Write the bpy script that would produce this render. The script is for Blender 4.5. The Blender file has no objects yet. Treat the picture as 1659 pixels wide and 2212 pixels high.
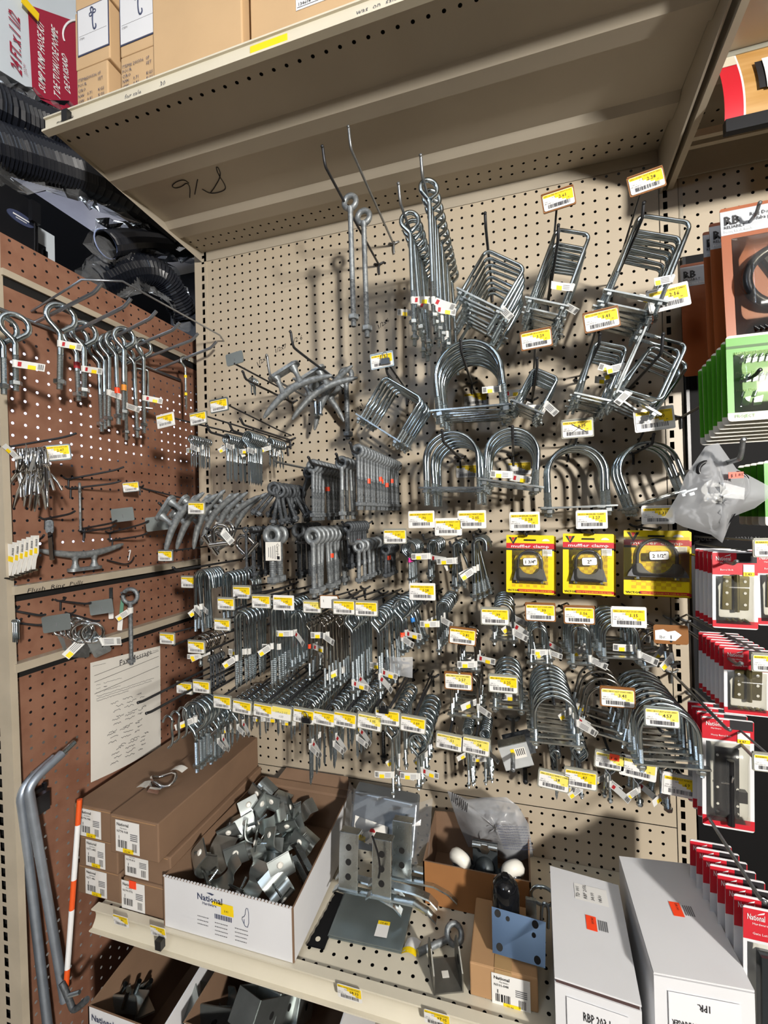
import bpy, math, random
from mathutils import Vector, Matrix, Euler
random.seed(7)
PI = math.pi
S = bpy.context.scene
COL = S.collection
ZC = 1.45                                   # camera height above the floor

# ------------------------------------------------------------------ camera
CAM = Vector((0.880484, -1.122287, ZC))
YAW, PIT, ROL, FPX = -0.287077, 0.00774624, -0.0242928, 958.05
def cam_axes():
    cy, sy, cp, sp = math.cos(YAW), math.sin(YAW), math.cos(PIT), math.sin(PIT)
    f = Vector((sy*cp, cy*cp, sp)); r = Vector((cy, -sy, 0)); u = r.cross(f)
    cr, sr = math.cos(ROL), math.sin(ROL)
    return r*cr+u*sr, u*cr-r*sr, f
CR, CU, CF = cam_axes()
cd = bpy.data.cameras.new('camera'); co = bpy.data.objects.new('camera', cd); COL.objects.link(co)
cd.sensor_fit = 'HORIZONTAL'; cd.sensor_width = 36; cd.lens = 36*FPX/1659
cd.clip_start = 0.02
m = Matrix((CR, CU, -CF)).transposed().to_4x4(); m.translation = CAM; co.matrix_world = m
S.camera = co
def ray(px, py): return CF + CR*((px-829.5)/FPX) - CU*((py-1106)/FPX)
def P(px, py, d=0.0):                       # survey point at distance d in front of the back wall
    v = ray(px, py); return CAM + v*((-d-CAM.y)/v.y)
def PX(px, py, x):                          # survey point on a plane parallel to the left wall
    v = ray(px, py); return CAM + v*((x-CAM.x)/v.x)
def PZ(px, py, z):                          # survey point on a level plane
    v = ray(px, py); return CAM + v*((z-CAM.z)/v.z)
def pix(p):
    q = Vector(p)-CAM; z = q.dot(CF); return (829.5+FPX*q.dot(CR)/z, 1106-FPX*q.dot(CU)/z)
def ms(px, py, d): return (P(px, py+10, d)-P(px, py, d)).length/10   # metres per pixel there
def dback(p, bx):                           # how far along the depth line a point shows at column bx
    best = (1e9, 0)
    for i in range(0, 200):
        d = i*0.002
        if d > -p.y: break
        e = abs(pix((p.x, -d, p.z))[0]-bx)
        if e < best[0]: best = (e, d)
    return best[1]

# ------------------------------------------------------------------ materials
def lin(c): return tuple((x/12.92 if x <= .04045 else ((x+.055)/1.055)**2.4) for x in c)
def hexc(h): return lin(tuple(int(h[i:i+2], 16)/255 for i in (0, 2, 4)))
MATS = {}
def mat(name, col, metal=0, rough=.5, var=0, scale=40, col2=None, bump=0, trans=0, alpha=1, emit=None, es=1, spec=None, coat=0, ani=None, rvar=0):
    if name in MATS: return MATS[name]
    m = bpy.data.materials.new(name); m.use_nodes = True
    nt = m.node_tree; b = nt.nodes['Principled BSDF']
    c = hexc(col)+(1,)
    b.inputs['Base Color'].default_value = c
    b.inputs['Metallic'].default_value = metal; b.inputs['Roughness'].default_value = rough
    if trans: b.inputs['Transmission Weight'].default_value = trans
    if alpha < 1: b.inputs['Alpha'].default_value = alpha
    if coat: b.inputs['Coat Weight'].default_value = coat; b.inputs['Coat Roughness'].default_value = .1
    if spec is not None: b.inputs['Specular IOR Level'].default_value = spec
    if emit: b.inputs['Emission Color'].default_value = hexc(emit)+(1,); b.inputs['Emission Strength'].default_value = es
    if var or bump or rvar:
        tc = nt.nodes.new('ShaderNodeTexCoord'); n = nt.nodes.new('ShaderNodeTexNoise')
        n.inputs['Scale'].default_value = scale; n.inputs['Detail'].default_value = 5
        if ani:
            mp = nt.nodes.new('ShaderNodeMapping'); mp.inputs['Scale'].default_value = ani
            nt.links.new(tc.outputs['Object'], mp.inputs['Vector']); nt.links.new(mp.outputs['Vector'], n.inputs['Vector'])
        else: nt.links.new(tc.outputs['Object'], n.inputs['Vector'])
        if var:
            r = nt.nodes.new('ShaderNodeValToRGB')
            c2 = hexc(col2)+(1,) if col2 else tuple(x*(1-var) for x in c[:3])+(1,)
            r.color_ramp.elements[0].position = .35; r.color_ramp.elements[1].position = .65
            r.color_ramp.elements[0].color = c2; r.color_ramp.elements[1].color = c
            nt.links.new(n.outputs['Fac'], r.inputs['Fac']); nt.links.new(r.outputs['Color'], b.inputs['Base Color'])
        if rvar:
            mr = nt.nodes.new('ShaderNodeMapRange'); mr.inputs['To Min'].default_value = rough-rvar; mr.inputs['To Max'].default_value = rough+rvar
            nt.links.new(n.outputs['Fac'], mr.inputs['Value']); nt.links.new(mr.outputs['Result'], b.inputs['Roughness'])
        if bump:
            bp = nt.nodes.new('ShaderNodeBump'); bp.inputs['Strength'].default_value = bump; bp.inputs['Distance'].default_value = .002
            nt.links.new(n.outputs['Fac'], bp.inputs['Height']); nt.links.new(bp.outputs['Normal'], b.inputs['Normal'])
    MATS[name] = m; return m
def film(name, tint, thick):                # clear plastic: see-through with a glossy skin
    m = bpy.data.materials.new(name); m.use_nodes = True; nt = m.node_tree
    nt.nodes.clear(); o = nt.nodes.new('ShaderNodeOutputMaterial')
    t = nt.nodes.new('ShaderNodeBsdfTransparent'); t.inputs['Color'].default_value = hexc(tint)+(1,)
    g = nt.nodes.new('ShaderNodeBsdfGlossy'); g.inputs['Roughness'].default_value = .12
    d = nt.nodes.new('ShaderNodeBsdfDiffuse'); d.inputs['Color'].default_value = (.8, .82, .85, 1)
    fr = nt.nodes.new('ShaderNodeFresnel'); fr.inputs['IOR'].default_value = 1.5
    m1 = nt.nodes.new('ShaderNodeMixShader'); m1.inputs['Fac'].default_value = thick
    m2 = nt.nodes.new('ShaderNodeMixShader')
    L = nt.links.new
    L(t.outputs[0], m1.inputs[1]); L(d.outputs[0], m1.inputs[2])
    L(fr.outputs[0], m2.inputs['Fac']); L(m1.outputs[0], m2.inputs[1]); L(g.outputs[0], m2.inputs[2])
    L(m2.outputs[0], o.inputs['Surface']); MATS[name] = m; return m

ZINC = mat('zinc_plate', 'c2cfd6', 1, .19, .18, 60, rvar=.06)
ZINCB = mat('blue_zinc', 'b4c4d2', 1, .22, .15, 60, rvar=.06)
ZTHR = mat('zinc_thread', 'c0cbd1', 1, .3)
ZPLATE = mat('zinc_sheet', 'ccd3d5', 1, .27, .2, 30, rvar=.08)
GALV = mat('galvanised', '8f9497', .55, .55, .3, 160, col2='63686c', bump=.3)
GALVL = mat('galvanised_light', '9fa4a6', .6, .5, .25, 120, col2='7b8083', bump=.25)
GALVD = mat('galvanised_dull', '5f6367', .5, .6, .3, 160, col2='44484c', bump=.3)
STEEL = mat('stainless', 'a9a49d', 1, .16, .15, 50)
CHROME = mat('chrome', 'd6d8da', 1, .08)
WIRE = mat('hook_wire', '3c3d40', .5, .42, .3, 200)
WIREG = mat('hook_wire_grey', '8a8d8f', .7, .38, .2, 200)
WIREZ = mat('hook_wire_zinc', 'a4aab2', .9, .3, .1, 100)
BEIGE = mat('beige_enamel', 'bdb09b', 0, .42, .07, 6, bump=.04)
BEIGED = mat('beige_steel', 'b1a898', 0, .4, .08, 5)
CREAM = mat('cream_enamel', 'd4cdba', 0, .4, .08, 9)
HARDB = mat('hardboard', '8e6652', 0, .6, .16, 22, col2='7f5744', bump=.1)
RAIL = mat('rail_cream', 'b6ab98', 0, .45, .12, 14)
DARK = mat('gap_shade', '0c0b0b', 0, .8)  # flat black standing in for shade inside gaps, slots and holes
BLACKP = mat('black_panel', '0b0b0d', 0, .7, .1, 20, spec=.2)
CARD = mat('cardboard', 'b08a62', 0, .8, .08, 12, bump=.08)
CARDL = mat('cardboard_light', 'c6a67e', 0, .8, .07, 8, bump=.06)
CARDD = mat('cardboard_dark', '80654f', 0, .8, .1, 14, bump=.08)
WHITEC = mat('white_card', 'dcdde0', 0, .55, .04, 10)
PAPER = mat('paper', 'e3e0d8', 0, .7, .04, 20)
LABW = mat('label_white', 'e6e5e2', 0, .5)
TAGW = mat('tag_white', 'd3d3cf', 0, .55); INKL = mat('barcode_ink', '47474d', 0, .6)
LABY = mat('label_yellow', 'f2d010', 0, .5)
LABYP = mat('label_faded_yellow', 'eedc66', 0, .5)
INK = mat('ink', '1d1c20', 0, .6)
INKG = mat('ink_grey', '6a6a6e', 0, .6)
INKB = mat('ink_blue', '39415e', 0, .6)
ORANGE = mat('sticker_orange', 'ff4a22', 0, .45, emit=None)
REDL = mat('logo_red', 'b3262c', 0, .5)
PINK = mat('tape_pink', 'd0228a', 0, .5)
PLBROWN = mat('plate_brown', '8a5a2c', 0, .4, .1, 30)
PLGREY = mat('plate_grey', '9a9a8e', .1, .35, .06, 30)
PLCLEAR = mat('plate_metal', 'a7b0b0', .8, .35, .1, 20)
BLACK = mat('black_enamel', '15161a', 0, .3, .1, 30)
RUBBER = mat('black_rubber', '1b1c1f', 0, .55, .15, 60, bump=.2)
RED = mat('card_red', 'c32230', 0, .42)
REDD = mat('card_red_dark', '8f1c28', 0, .42)
GREEN = mat('card_green', '4a9a1c', 0, .42, .05, 20)
YELLOW = mat('card_yellow', 'f0d410', 0, .4)
YELLOWD = mat('card_checker', 'd6ad14', 0, .45)
BRONZE = mat('card_bronze', '9a4f22', 0, .4, .12, 10)
SILVERC = mat('card_silver', 'b8bcc2', 0, .4)
PINKISH = mat('white_plastic', 'e8e6df', 0, .3)
PORC = mat('white_nylon', 'e9e6dc', 0, .25, coat=.4)
WOODP = mat('sign_wood', 'c39a62', 0, .5, .15, 8, col2='b08548', ani=(1, 1, 8))
WHITEW = mat('white_paint', 'e2e3e4', 0, .6)
FILM = film('clear_film', 'f2f4f6', .10)
FILMH = film('cloudy_film', 'dfe5ec', .25)
BLISTER = film('blister', 'f6f4ea', .04)
BAGF = film('bag_film', 'f6f8fa', .34)
VINYLG = film('clear_vinyl', 'dfe2e4', .35)

# ------------------------------------------------------------------ mesh builder
class MB:
    def __init__(s): s.v, s.f, s.m, s.sm, s.mats = [], [], [], [], []
    def mi(s, mt):
        if mt not in s.mats: s.mats.append(mt)
        return s.mats.index(mt)
    def add(s, vs, fs, mt, smooth=False, M=None):
        o = len(s.v); i = s.mi(mt)
        s.v += [tuple(M @ Vector(v)) if M else tuple(v) for v in vs]
        for f in fs: s.f.append([o+k for k in f]); s.m.append(i); s.sm.append(smooth)
        return s
    def box(s, c, e, mt, M=None, skip=()):   # centre, full extents
        x, y, z = [k/2 for k in e]; cx, cy, cz = c
        vs = [(cx+a*x, cy+b*y, cz+d*z) for a in (-1, 1) for b in (-1, 1) for d in (-1, 1)]
        fs = {'-x': (0, 1, 3, 2), '+x': (4, 6, 7, 5), '-y': (0, 4, 5, 1), '+y': (2, 3, 7, 6), '-z': (0, 2, 6, 4), '+z': (1, 5, 7, 3)}
        return s.add(vs, [f for k, f in fs.items() if k not in skip], mt, False, M)
    def quad(s, a, b, c, d, mt, M=None): return s.add([a, b, c, d], [(0, 1, 2, 3)], mt, False, M)
    def hexa(s, p, mt):                      # 8 corners: bottom ring then top ring
        return s.add(p, [(3, 2, 1, 0), (4, 5, 6, 7), (0, 1, 5, 4), (1, 2, 6, 5), (2, 3, 7, 6), (3, 0, 4, 7)], mt)
    def tube(s, pts, r, mt, n=8, closed=False, M=None, cap=True, smooth=True):
        pts = [Vector(p) for p in pts]; k = len(pts)
        rs = r if isinstance(r, (list, tuple)) else [r]*k
        tans = []
        for i in range(k):
            a = pts[(i-1) % k] if (closed or i > 0) else pts[0]
            b = pts[(i+1) % k] if (closed or i < k-1) else pts[-1]
            t = b-a; tans.append(t.normalized() if t.length > 1e-9 else Vector((0, 0, 1)))
        t0 = tans[0]; ref = Vector((0, 1, 0)) if abs(t0.y) < .9 else Vector((1, 0, 0))
        nrm = t0.cross(ref).normalized(); vs = []
        for i in range(k):
            t = tans[i]; nrm = (nrm - t*nrm.dot(t)); nrm = nrm.normalized() if nrm.length > 1e-6 else t.orthogonal().normalized()
            bn = t.cross(nrm)
            for j in range(n):
                a = 2*PI*j/n; vs.append(pts[i]+(nrm*math.cos(a)+bn*math.sin(a))*rs[i])
        fs = []
        for i in range(k if closed else k-1):
            i2 = (i+1) % k
            for j in range(n): fs.append((i*n+j, i*n+(j+1) % n, i2*n+(j+1) % n, i2*n+j))
        s.add(vs, fs, mt, smooth, M)
        if cap and not closed:
            s.add(vs[:n], [tuple(range(n))[::-1]], mt, False, M); s.add(vs[-n:], [tuple(range(n))], mt, False, M)
        return s
    def lathe(s, prof, mt, n=16, M=None, smooth=True, cap=True):   # (radius, z) pairs about z
        k = len(prof); vs = [(r*math.cos(2*PI*j/n), r*math.sin(2*PI*j/n), z) for r, z in prof for j in range(n)]
        fs = [(i*n+j, i*n+(j+1) % n, (i+1)*n+(j+1) % n, (i+1)*n+j) for i in range(k-1) for j in range(n)]
        s.add(vs, fs, mt, smooth, M)
        if cap: s.add(vs[:n], [tuple(range(n))[::-1]], mt, False, M); s.add(vs[-n:], [tuple(range(n))], mt, False, M)
        return s
    def prism(s, poly, h0, h1, mt, M=None, smooth=False):   # polygon in xz extruded along y
        k = len(poly); vs = [(x, h0, z) for x, z in poly]+[(x, h1, z) for x, z in poly]
        fs = [tuple(range(k)), tuple(range(2*k-1, k-1, -1))]
        s.add(vs, fs, mt, False, M); s.add(vs, [(i+k, (i+1) % k+k, (i+1) % k, i) for i in range(k)], mt, smooth, M)
        return s
    def sheet(s, fn, nu, nv, mt, M=None, smooth=True):
        vs = [fn(i/nu, j/nv) for i in range(nu+1) for j in range(nv+1)]
        return s.add(vs, [(i*(nv+1)+j, (i+1)*(nv+1)+j, (i+1)*(nv+1)+j+1, i*(nv+1)+j+1) for i in range(nu) for j in range(nv)], mt, smooth, M)
    def nut(s, z, r, h, mt, M=None, rot=0.0, x=0, y=0):
        vs = []
        for zz, rr in ((z-h/2, r*.9), (z-h/2+h*.12, r), (z+h/2-h*.12, r), (z+h/2, r*.9)):
            vs += [(x+rr*math.cos(rot+PI/3*j), y+rr*math.sin(rot+PI/3*j), zz) for j in range(6)]
        fs = [(i*6+j, i*6+(j+1) % 6, (i+1)*6+(j+1) % 6, (i+1)*6+j) for i in range(3) for j in range(6)]
        fs += [tuple(range(5, -1, -1)), tuple(range(18, 24))]
        return s.add(vs, fs, mt, False, M)
    def thread(s, z0, z1, r, mt, M=None, x=0, y=0, pitch=.0022, n=8, tip=0):
        k = max(3, int((z0-z1)/pitch)); vs = []; rs = []
        for i in range(2*k+1):
            z = z0+(z1-z0)*i/(2*k); rr = r*(1.04 if i % 2 else .86)
            if tip and z < z1+tip: rr *= max(.12, (z-z1)/tip)
            rs.append((rr, z))
        T = Matrix.Translation((x, y, 0)); T = M @ T if M else T
        return s.lathe(rs[::-1], mt, n, T, smooth=False)
    def text(s, txt, o, ux, uy, size, mt, shear=0, align='L', off=0, lift=.0004, res=1, width=None):
        me = glyphs(txt, res, shear, off)
        if not me[0]: return s
        w = max(v[0] for v in me[0]); k = size
        if width: kx = width/w
        else: kx = k
        dx = {'L': 0, 'C': -w*kx/2, 'R': -w*kx}[align]
        ux, uy, o = Vector(ux).normalized(), Vector(uy).normalized(), Vector(o); nz = ux.cross(uy)
        return s.add([o+ux*(v[0]*kx+dx)+uy*(v[1]*k)+nz*lift for v in me[0]], me[1], mt)
    def mesh(s, name):
        me = bpy.data.meshes.new(name); me.from_pydata(s.v, [], s.f)
        for mt in s.mats: me.materials.append(mt)
        me.polygons.foreach_set('material_index', s.m); me.polygons.foreach_set('use_smooth', s.sm)
        me.update(); return me
    def build(s, name, parent=None, loc=None, M=None):
        o = bpy.data.objects.new(name, s.mesh(name)); COL.objects.link(o)
        if parent: o.parent = parent
        if loc is not None: o.location = loc
        if M is not None: o.matrix_local = M
        return o
GC = {}
def glyphs(txt, res, shear, off):
    k = (txt, res, shear, off)
    if k not in GC:
        c = bpy.data.curves.new('t', 'FONT'); c.body = txt; c.size = 1; c.resolution_u = res; c.shear = shear; c.offset = off
        o = bpy.data.objects.new('t', c)
        try: me = bpy.data.meshes.new_from_object(o)
        except Exception: me = None
        GC[k] = ([tuple(v.co) for v in me.vertices], [tuple(p.vertices) for p in me.polygons]) if me else ([], [])
        bpy.data.objects.remove(o); bpy.data.curves.remove(c)
        if me: bpy.data.meshes.remove(me)
    return GC[k]
NUMW = 'zero one two three four five six seven eight nine ten eleven twelve thirteen fourteen fifteen sixteen seventeen eighteen nineteen'.split()
TENW = 'ten twenty thirty forty fifty sixty seventy eighty ninety'.split()
def words(mo):
    a, b = mo.group(1), int(mo.group(2)); w = (NUMW[b] if b > 9 else 'oh-'+NUMW[b]) if b < 20 else TENW[b//10-1]+('-'+NUMW[b % 10] if b % 10 else '')
    return (NUMW[int(a)]+'-' if a else 'point-')+w
import re
def say(t): return re.sub(r'(?<![\d])(\d?)\.(\d\d)(?!\d)', words, t)
def tag(o, label, cat, group=None):
    label = say(label); group = say(group) if group else group
    o['label'] = label; o['category'] = cat
    if group: o['group'] = group
    return o
def empty(name, loc=(0, 0, 0), M=None):
    o = bpy.data.objects.new(name, None); o.empty_display_size = .02; COL.objects.link(o)
    if M is not None: o.matrix_world = M
    else: o.location = loc
    return o
def struct(o): o['kind'] = 'structure'; return o
def link_mesh(name, me, parent, M=None):
    o = bpy.data.objects.new(name, me); COL.objects.link(o); o.parent = parent
    if M is not None: o.matrix_local = M
    return o
def TR(p): return Matrix.Translation(p)
def RY(a): return Matrix.Rotation(a, 4, 'Y')
def RZ(a): return Matrix.Rotation(a, 4, 'Z')
def RX(a): return Matrix.Rotation(a, 4, 'X')
def arc(cx, cz, r, a0, a1, n): return [(cx+r*math.cos(math.radians(a0+(a1-a0)*i/n)), 0, cz+r*math.sin(math.radians(a0+(a1-a0)*i/n))) for i in range(n+1)]
def smooth_path(pts, it=2):
    pts = [Vector(p) for p in pts]
    for _ in range(it):
        q = [pts[0]]
        for a, b in zip(pts, pts[1:]): q += [a*.75+b*.25, a*.25+b*.75]
        pts = q+[pts[-1]]
    return pts
def rrect(w, h, r, n=4):
    out = []
    for cx, cz, a in ((w/2-r, h/2-r, 0), (-w/2+r, h/2-r, 90), (-w/2+r, -h/2+r, 180), (w/2-r, -h/2+r, 270)):
        out += [(cx+r*math.cos(math.radians(a+90*i/n)), cz+r*math.sin(math.radians(a+90*i/n))) for i in range(n+1)]
    return out
ORD = ['frontmost', 'second-from-front', 'third-from-front', 'fourth-from-front', 'fifth-from-front', 'sixth-from-front', 'seventh-from-front', 'eighth-from-front', 'ninth-from-front', 'tenth-from-front', 'eleventh-from-front', 'twelfth-from-front', 'thirteenth-from-front', 'fourteenth-from-front', 'fifteenth-from-front', 'sixteenth-from-front', 'seventeenth-from-front', 'eighteenth-from-front', 'nineteenth-from-front', 'twentieth-from-front']
# ================================================================== SETTING
PITCH = .0254
def perf(mb, fn, u0, u1, v0, v1, ru, rv, mt, r=.0034, pu=PITCH, pv=PITCH, rows=None):
    """pierced sheet: fn(u,v)->point; holes on the grid through (ru,rv)"""
    us = []; k = math.ceil((u0+r*1.3-ru)/pu)
    while ru+k*pu < u1-r*1.3: us.append(ru+k*pu); k += 1
    vs_ = []; k = math.ceil((v0+r*1.3-rv)/pv)
    while rv+k*pv < v1-r*1.3: vs_.append(rv+k*pv); k += 1
    ub = [u0]+[(a+b)/2 for a, b in zip(us, us[1:])]+[u1]; vb = [v0]+[(a+b)/2 for a, b in zip(vs_, vs_[1:])]+[v1]
    V, F = [], []
    for i, u in enumerate(us):
        for j, v in enumerate(vs_):
            a, b, c, d = ub[i], ub[i+1], vb[j], vb[j+1]; o = len(V)
            V += [fn(a, c), fn(u, c), fn(b, c), fn(b, v), fn(b, d), fn(u, d), fn(a, d), fn(a, v)]
            V += [fn(u+r*math.cos(PI/4*q-3*PI/4), v+r*math.sin(PI/4*q-3*PI/4)) for q in range(8)]
            F += [(o+q, o+(q+1) % 8, o+8+(q+1) % 8, o+8+q) for q in range(8)]
    mb.add(V, F, mt)
def Zr(z): return ZC+z
def wallfn(u, v): return (u, 0, v)

mb = MB()
perf(mb, wallfn, .014, 1.205, Zr(-.7045), Zr(.80), .746, Zr(.335), BEIGE)
for tx, px, py, sz, rot in (('1/2x8', 568, 783, .03, 32), ('1/2x7', 607, 757, .028, 18), ('1/2 6', 641, 738, .03, 12), ('1/2x6', 829, 703, .026, 28), ('3/8x1', 776, 885, .024, 40), ('3/8', 885, 872, .024, -20), ('1/2x', 810, 893, .02, 35)):
    p = P(px, py, .0006); a = math.radians(rot)
    mb.text(tx, p, (math.cos(a), 0, math.sin(a)), (-math.sin(a), 0, math.cos(a)), sz*.62, INK, shear=.2, align='C')
struct(mb.build('wall_back'))
mb = MB(); perf(mb, wallfn, .014, 1.205, Zr(-1.42), Zr(-.7065), .746, Zr(-.72), BEIGE); struct(mb.build('wall_back_lower'))
mb = MB(); mb.box((.595, .06, 1.45), (1.23, .02, 2.8), DARK); mb.box((1.65, .06, 1.45), (.86, .02, 2.8), DARK); struct(mb.build('wall_backing'))  # unseen black sheets that paint the shade behind the pegboard holes

def upright(name, xc, w, y, z0, z1, zref, depth=.03, slotw=.0085, sloth=.0165, xs=None, mt=BEIGE):
    xs = xc if xs is None else xs; mb = MB(); l, r = xc-w/2, xc+w/2; a, b = xs-slotw/2, xs+slotw/2
    mb.quad((l, y, z0), (a, y, z0), (a, y, z1), (l, y, z1), mt); mb.quad((b, y, z0), (r, y, z0), (r, y, z1), (b, y, z1), mt)
    k = math.ceil((z0-zref)/PITCH); prev = z0
    while zref+k*PITCH+sloth < z1:
        s = zref+k*PITCH; mb.quad((a, y, prev), (b, y, prev), (b, y, s), (a, y, s), mt); prev = s+sloth; k += 1
    mb.quad((a, y, prev), (b, y, prev), (b, y, z1), (a, y, z1), mt)
    mb.quad((l, y+depth, z0), (l, y, z0), (l, y, z1), (l, y+depth, z1), mt); mb.quad((r, y, z0), (r, y+depth, z0), (r, y+depth, z1), (r, y, z1), mt)
    mb.quad((l, y, z1), (r, y, z1), (r, y+depth, z1), (l, y+depth, z1), mt)
    mb.quad((l, y+depth, z0), (l, y+depth, z1), (r, y+depth, z1), (r, y+depth, z0), DARK)
    return struct(mb.build(name))
upright('trim_1', -.006, .042, -.002, .03, Zr(.85), Zr(.41), xs=.003)
upright('trim_2', 1.2245, .036, -.002, .03, Zr(.85), Zr(.41), xs=1.2175)
po = upright('trim_3', -.037, .074, -.485, -Zr(0)+.05, .60, -.4, xs=-.038, depth=.014, slotw=.011, sloth=.017, mt=RAIL); po.location = (-.102, 0, ZC); po.rotation_euler.y = math.radians(-1.5)

# left side wall: brown hardboard panels between cream rails
XL = -.115
def PL(px, py, off=0.0): return PX(px, py, XL+off)
mb = MB()
def leftfn(u, v): return (XL, u, v)
for z0, z1 in ((-1.42, -.318), (-.284, -.160), (-.126, .4915), (.526, .599)):
    perf(mb, leftfn, -.475, .25, Zr(z0), Zr(z1), -.4068, Zr(.5916), HARDB, r=.0031)
struct(mb.build('wall_left'))
for i, (z, txt) in enumerate(((.5178, None), (-.134, 'Flush  Ring  Pulls'), (-.2914, None))):
    mb = MB(); h = .014 if i == 0 else .017; dep = .006 if i == 0 else .024
    mb.box((XL+dep/2, -.115, Zr(z)), (dep, .72, h), RAIL)
    mb.box((XL-.004, -.115, Zr(z)-.022), (.004, .72, .064), DARK)  # black strip paints the shade under the rail
    if txt: mb.text(txt, PL(57, 1281, dep), (0, 1, 0), (0, 0, 1), .0125, INK, shear=.2, width=.125, lift=.0005)
    struct(mb.build('trim_%d' % (4+i)))

# ------------------------------------------------------------------ upper shelf of the main bay
def shelf_underside(mb, x0, x1, zt, yf, mt):
    prof = [(-.002, zt-.028), (-.002, zt), (-.085, zt), (-.095, zt-.012), (-.135, zt-.012), (-.150, zt), (-.275, zt), (-.285, zt-.012), (-.318, zt-.012), (-.335, zt), (yf+.004, zt)]
    for (a, b), (c, d) in zip(prof, prof[1:]):
        fn = lambda u, v: (u, a+(c-a)*v, b+(d-b)*v)
        if (a, c) == (-.002, -.085):
            L = a-c; perf(mb, lambda u, v: (u, -v, zt), x0, x1, .002, .085, .31, .030, mt, r=.0032, pu=.0254, pv=.026)
        elif c == yf+.004:
            perf(mb, lambda u, v: (u, -v, zt), x0, x1, .335, -c, .31, -yf-.036, mt, r=.0036, pu=.0254, pv=.5)
        else: mb.quad(fn(x0, 0), fn(x0, 1), fn(x1, 1), fn(x1, 0), mt)
    mb.quad((x0, -.002, zt+.012), (x1, -.002, zt+.012), (x1, yf, zt+.012), (x0, yf, zt+.012), DARK)
YS = -.455
root = empty('upper_shelf', (.6, -.2, Zr(.8))); tag(root, 'wide beige steel shelf across the top, boxes on it, its pierced underside showing', 'shelf')
mb = MB(); shelf_underside(mb, .0, 1.206, Zr(.80), YS, BEIGED)
mb.quad((0, -.002, Zr(.772)), (0, -.002, Zr(.812)), (0, YS, Zr(.812)), (0, YS, Zr(.795)), BEIGED)
pass
# handwritten number on the underside, as loose pen strokes
def strokes(mb, pts, r, mt, fn): mb.tube([fn(*p) for p in pts], r, mt, n=4)
fz = lambda x, y: PZ(x, y, Zr(.799))
for st in ([(408, 396), (398, 388), (382, 392), (370, 402), (378, 407), (392, 404), (404, 394), (411, 405), (410, 427)], [(427, 388), (421, 420)],
           [(437, 409), (452, 418), (470, 417), (488, 410), (486, 399), (472, 378), (466, 361), (472, 362), (478, 380), (462, 408), (455, 416)]):
    strokes(mb, smooth_path([fz(*p) for p in st], 2), .0011, INK, lambda *p: p) if False else mb.tube(smooth_path([fz(*p) for p in st], 2), .0011, INK, n=4)
mb.build('shelf_pan', root, loc=-root.location)
mb = MB()
mb.box((.603, YS-.006, Zr(.793)), (1.206, .006, .026), CREAM); mb.box((.603, YS-.010, Zr(.779)), (1.206, .014, .004), CREAM)
mb.box((.603, YS-.008, Zr(.8075)), (1.206, .010, .003), CREAM)
mb.text('max rack', (.03, YS-.0095, Zr(.788)), (1, 0, 0), (0, 0, 1), .012, INK, shear=.2)
for x, t in ((.20, 'for sale'), (.28, '30'), (.66, 'was  on  sale')):
    mb.text(t, (x, YS-.0095, Zr(.789)), (1, 0, 0), (0, 0, 1), .013, INKG, shear=.2)
mb.build('price_channel', root, loc=-root.location)
mb = MB(); mb.box((.062, YS-.013, Zr(.792)), (.014, .012, .022), BLACK); mb.build('channel_clip', root, loc=-root.location)
mb = MB(); mb.box((.505, YS-.0105, Zr(.793)), (.07, .001, .014), LABY); mb.build('price_strip', root, loc=-root.location)

def bracket(name, x, label, th=.004, zb=.70, zf=.775, zt=.812, yf=-.46, mt=BEIGED):
    mb = MB(); mb.prism([(0, Zr(zb)), (0, Zr(zt)), (-yf, Zr(zt)), (-yf, Zr(zf))], -th/2, th/2, mt, M=TR((x, 0, 0)) @ RZ(-PI/2))
    return tag(mb.build(name), label, 'bracket', None)
bracket('shelf_bracket', 1.2085, 'beige steel bracket holding the right end of the wide upper shelf')
bracket('shelf_bracket', 1.2270, 'pale bracket edge left of the red and wood sign', th=.012, zb=.705, zf=.765, yf=-.47, mt=RAIL)

# ------------------------------------------------------------------ next bay on the right
mb = MB(); perf(mb, lambda u, v: (u, 0, v), 1.244, 2.0, Zr(.552), Zr(.80), 1.2540, Zr(.335), BEIGE); struct(mb.build('wall_right_bay'))
mb = MB(); mb.box((1.645, .004, Zr(-.43)), (.80, .02, 1.96), BLACKP)
p = P(1492, 1168, .007); mb.text('MIDDLE    0   6 - 102318 National 20ft. Mainstreet - Reverse', p, (1, 0, 0), (0, 0, 1), .011, INKG)
struct(mb.build('wall_display_panel'))
mb = MB(); mb.quad((1.2455, -.001, Zr(-1.4)), (1.252, -.001, Zr(-1.4)), (1.252, -.001, Zr(.8)), (1.2455, -.001, Zr(.8)), BEIGED); mb.box((1.2465, -.008, Zr(0)), (.006, .012, 1.09), BLACK); struct(mb.build('trim_7'))
root = empty('right_bay_shelf', (1.6, -.2, Zr(.79))); tag(root, 'dark beige shelf over the right bay behind the red and wood sign', 'shelf')
mb = MB(); shelf_underside(mb, 1.236, 2.0, Zr(.815), YS, BEIGED); mb.box((1.62, -.004, Zr(.770)), (.76, .004, .088), BEIGED); mb.build('shelf_pan', root, loc=-root.location)
mb = MB(); mb.box((1.62, -.095, Zr(.745)), (.76, .010, .014), RAIL); mb.box((1.62, -.072, Zr(.745)), (.76, .010, .014), RAIL); mb.build('light_rail', root, loc=-root.location)
mb = MB(); mb.box((1.62, -.40, Zr(.885)), (.76, .02, .11), CARDL); tag(mb.build('pinkish_carton'), 'long tan carton edge on the shelf at the upper right corner', 'carton')
root = empty('aisle_sign', (1.5, -.20, Zr(.74))); tag(root, 'curved red and wood grain sign with white lettered plate at upper right', 'sign')
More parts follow.
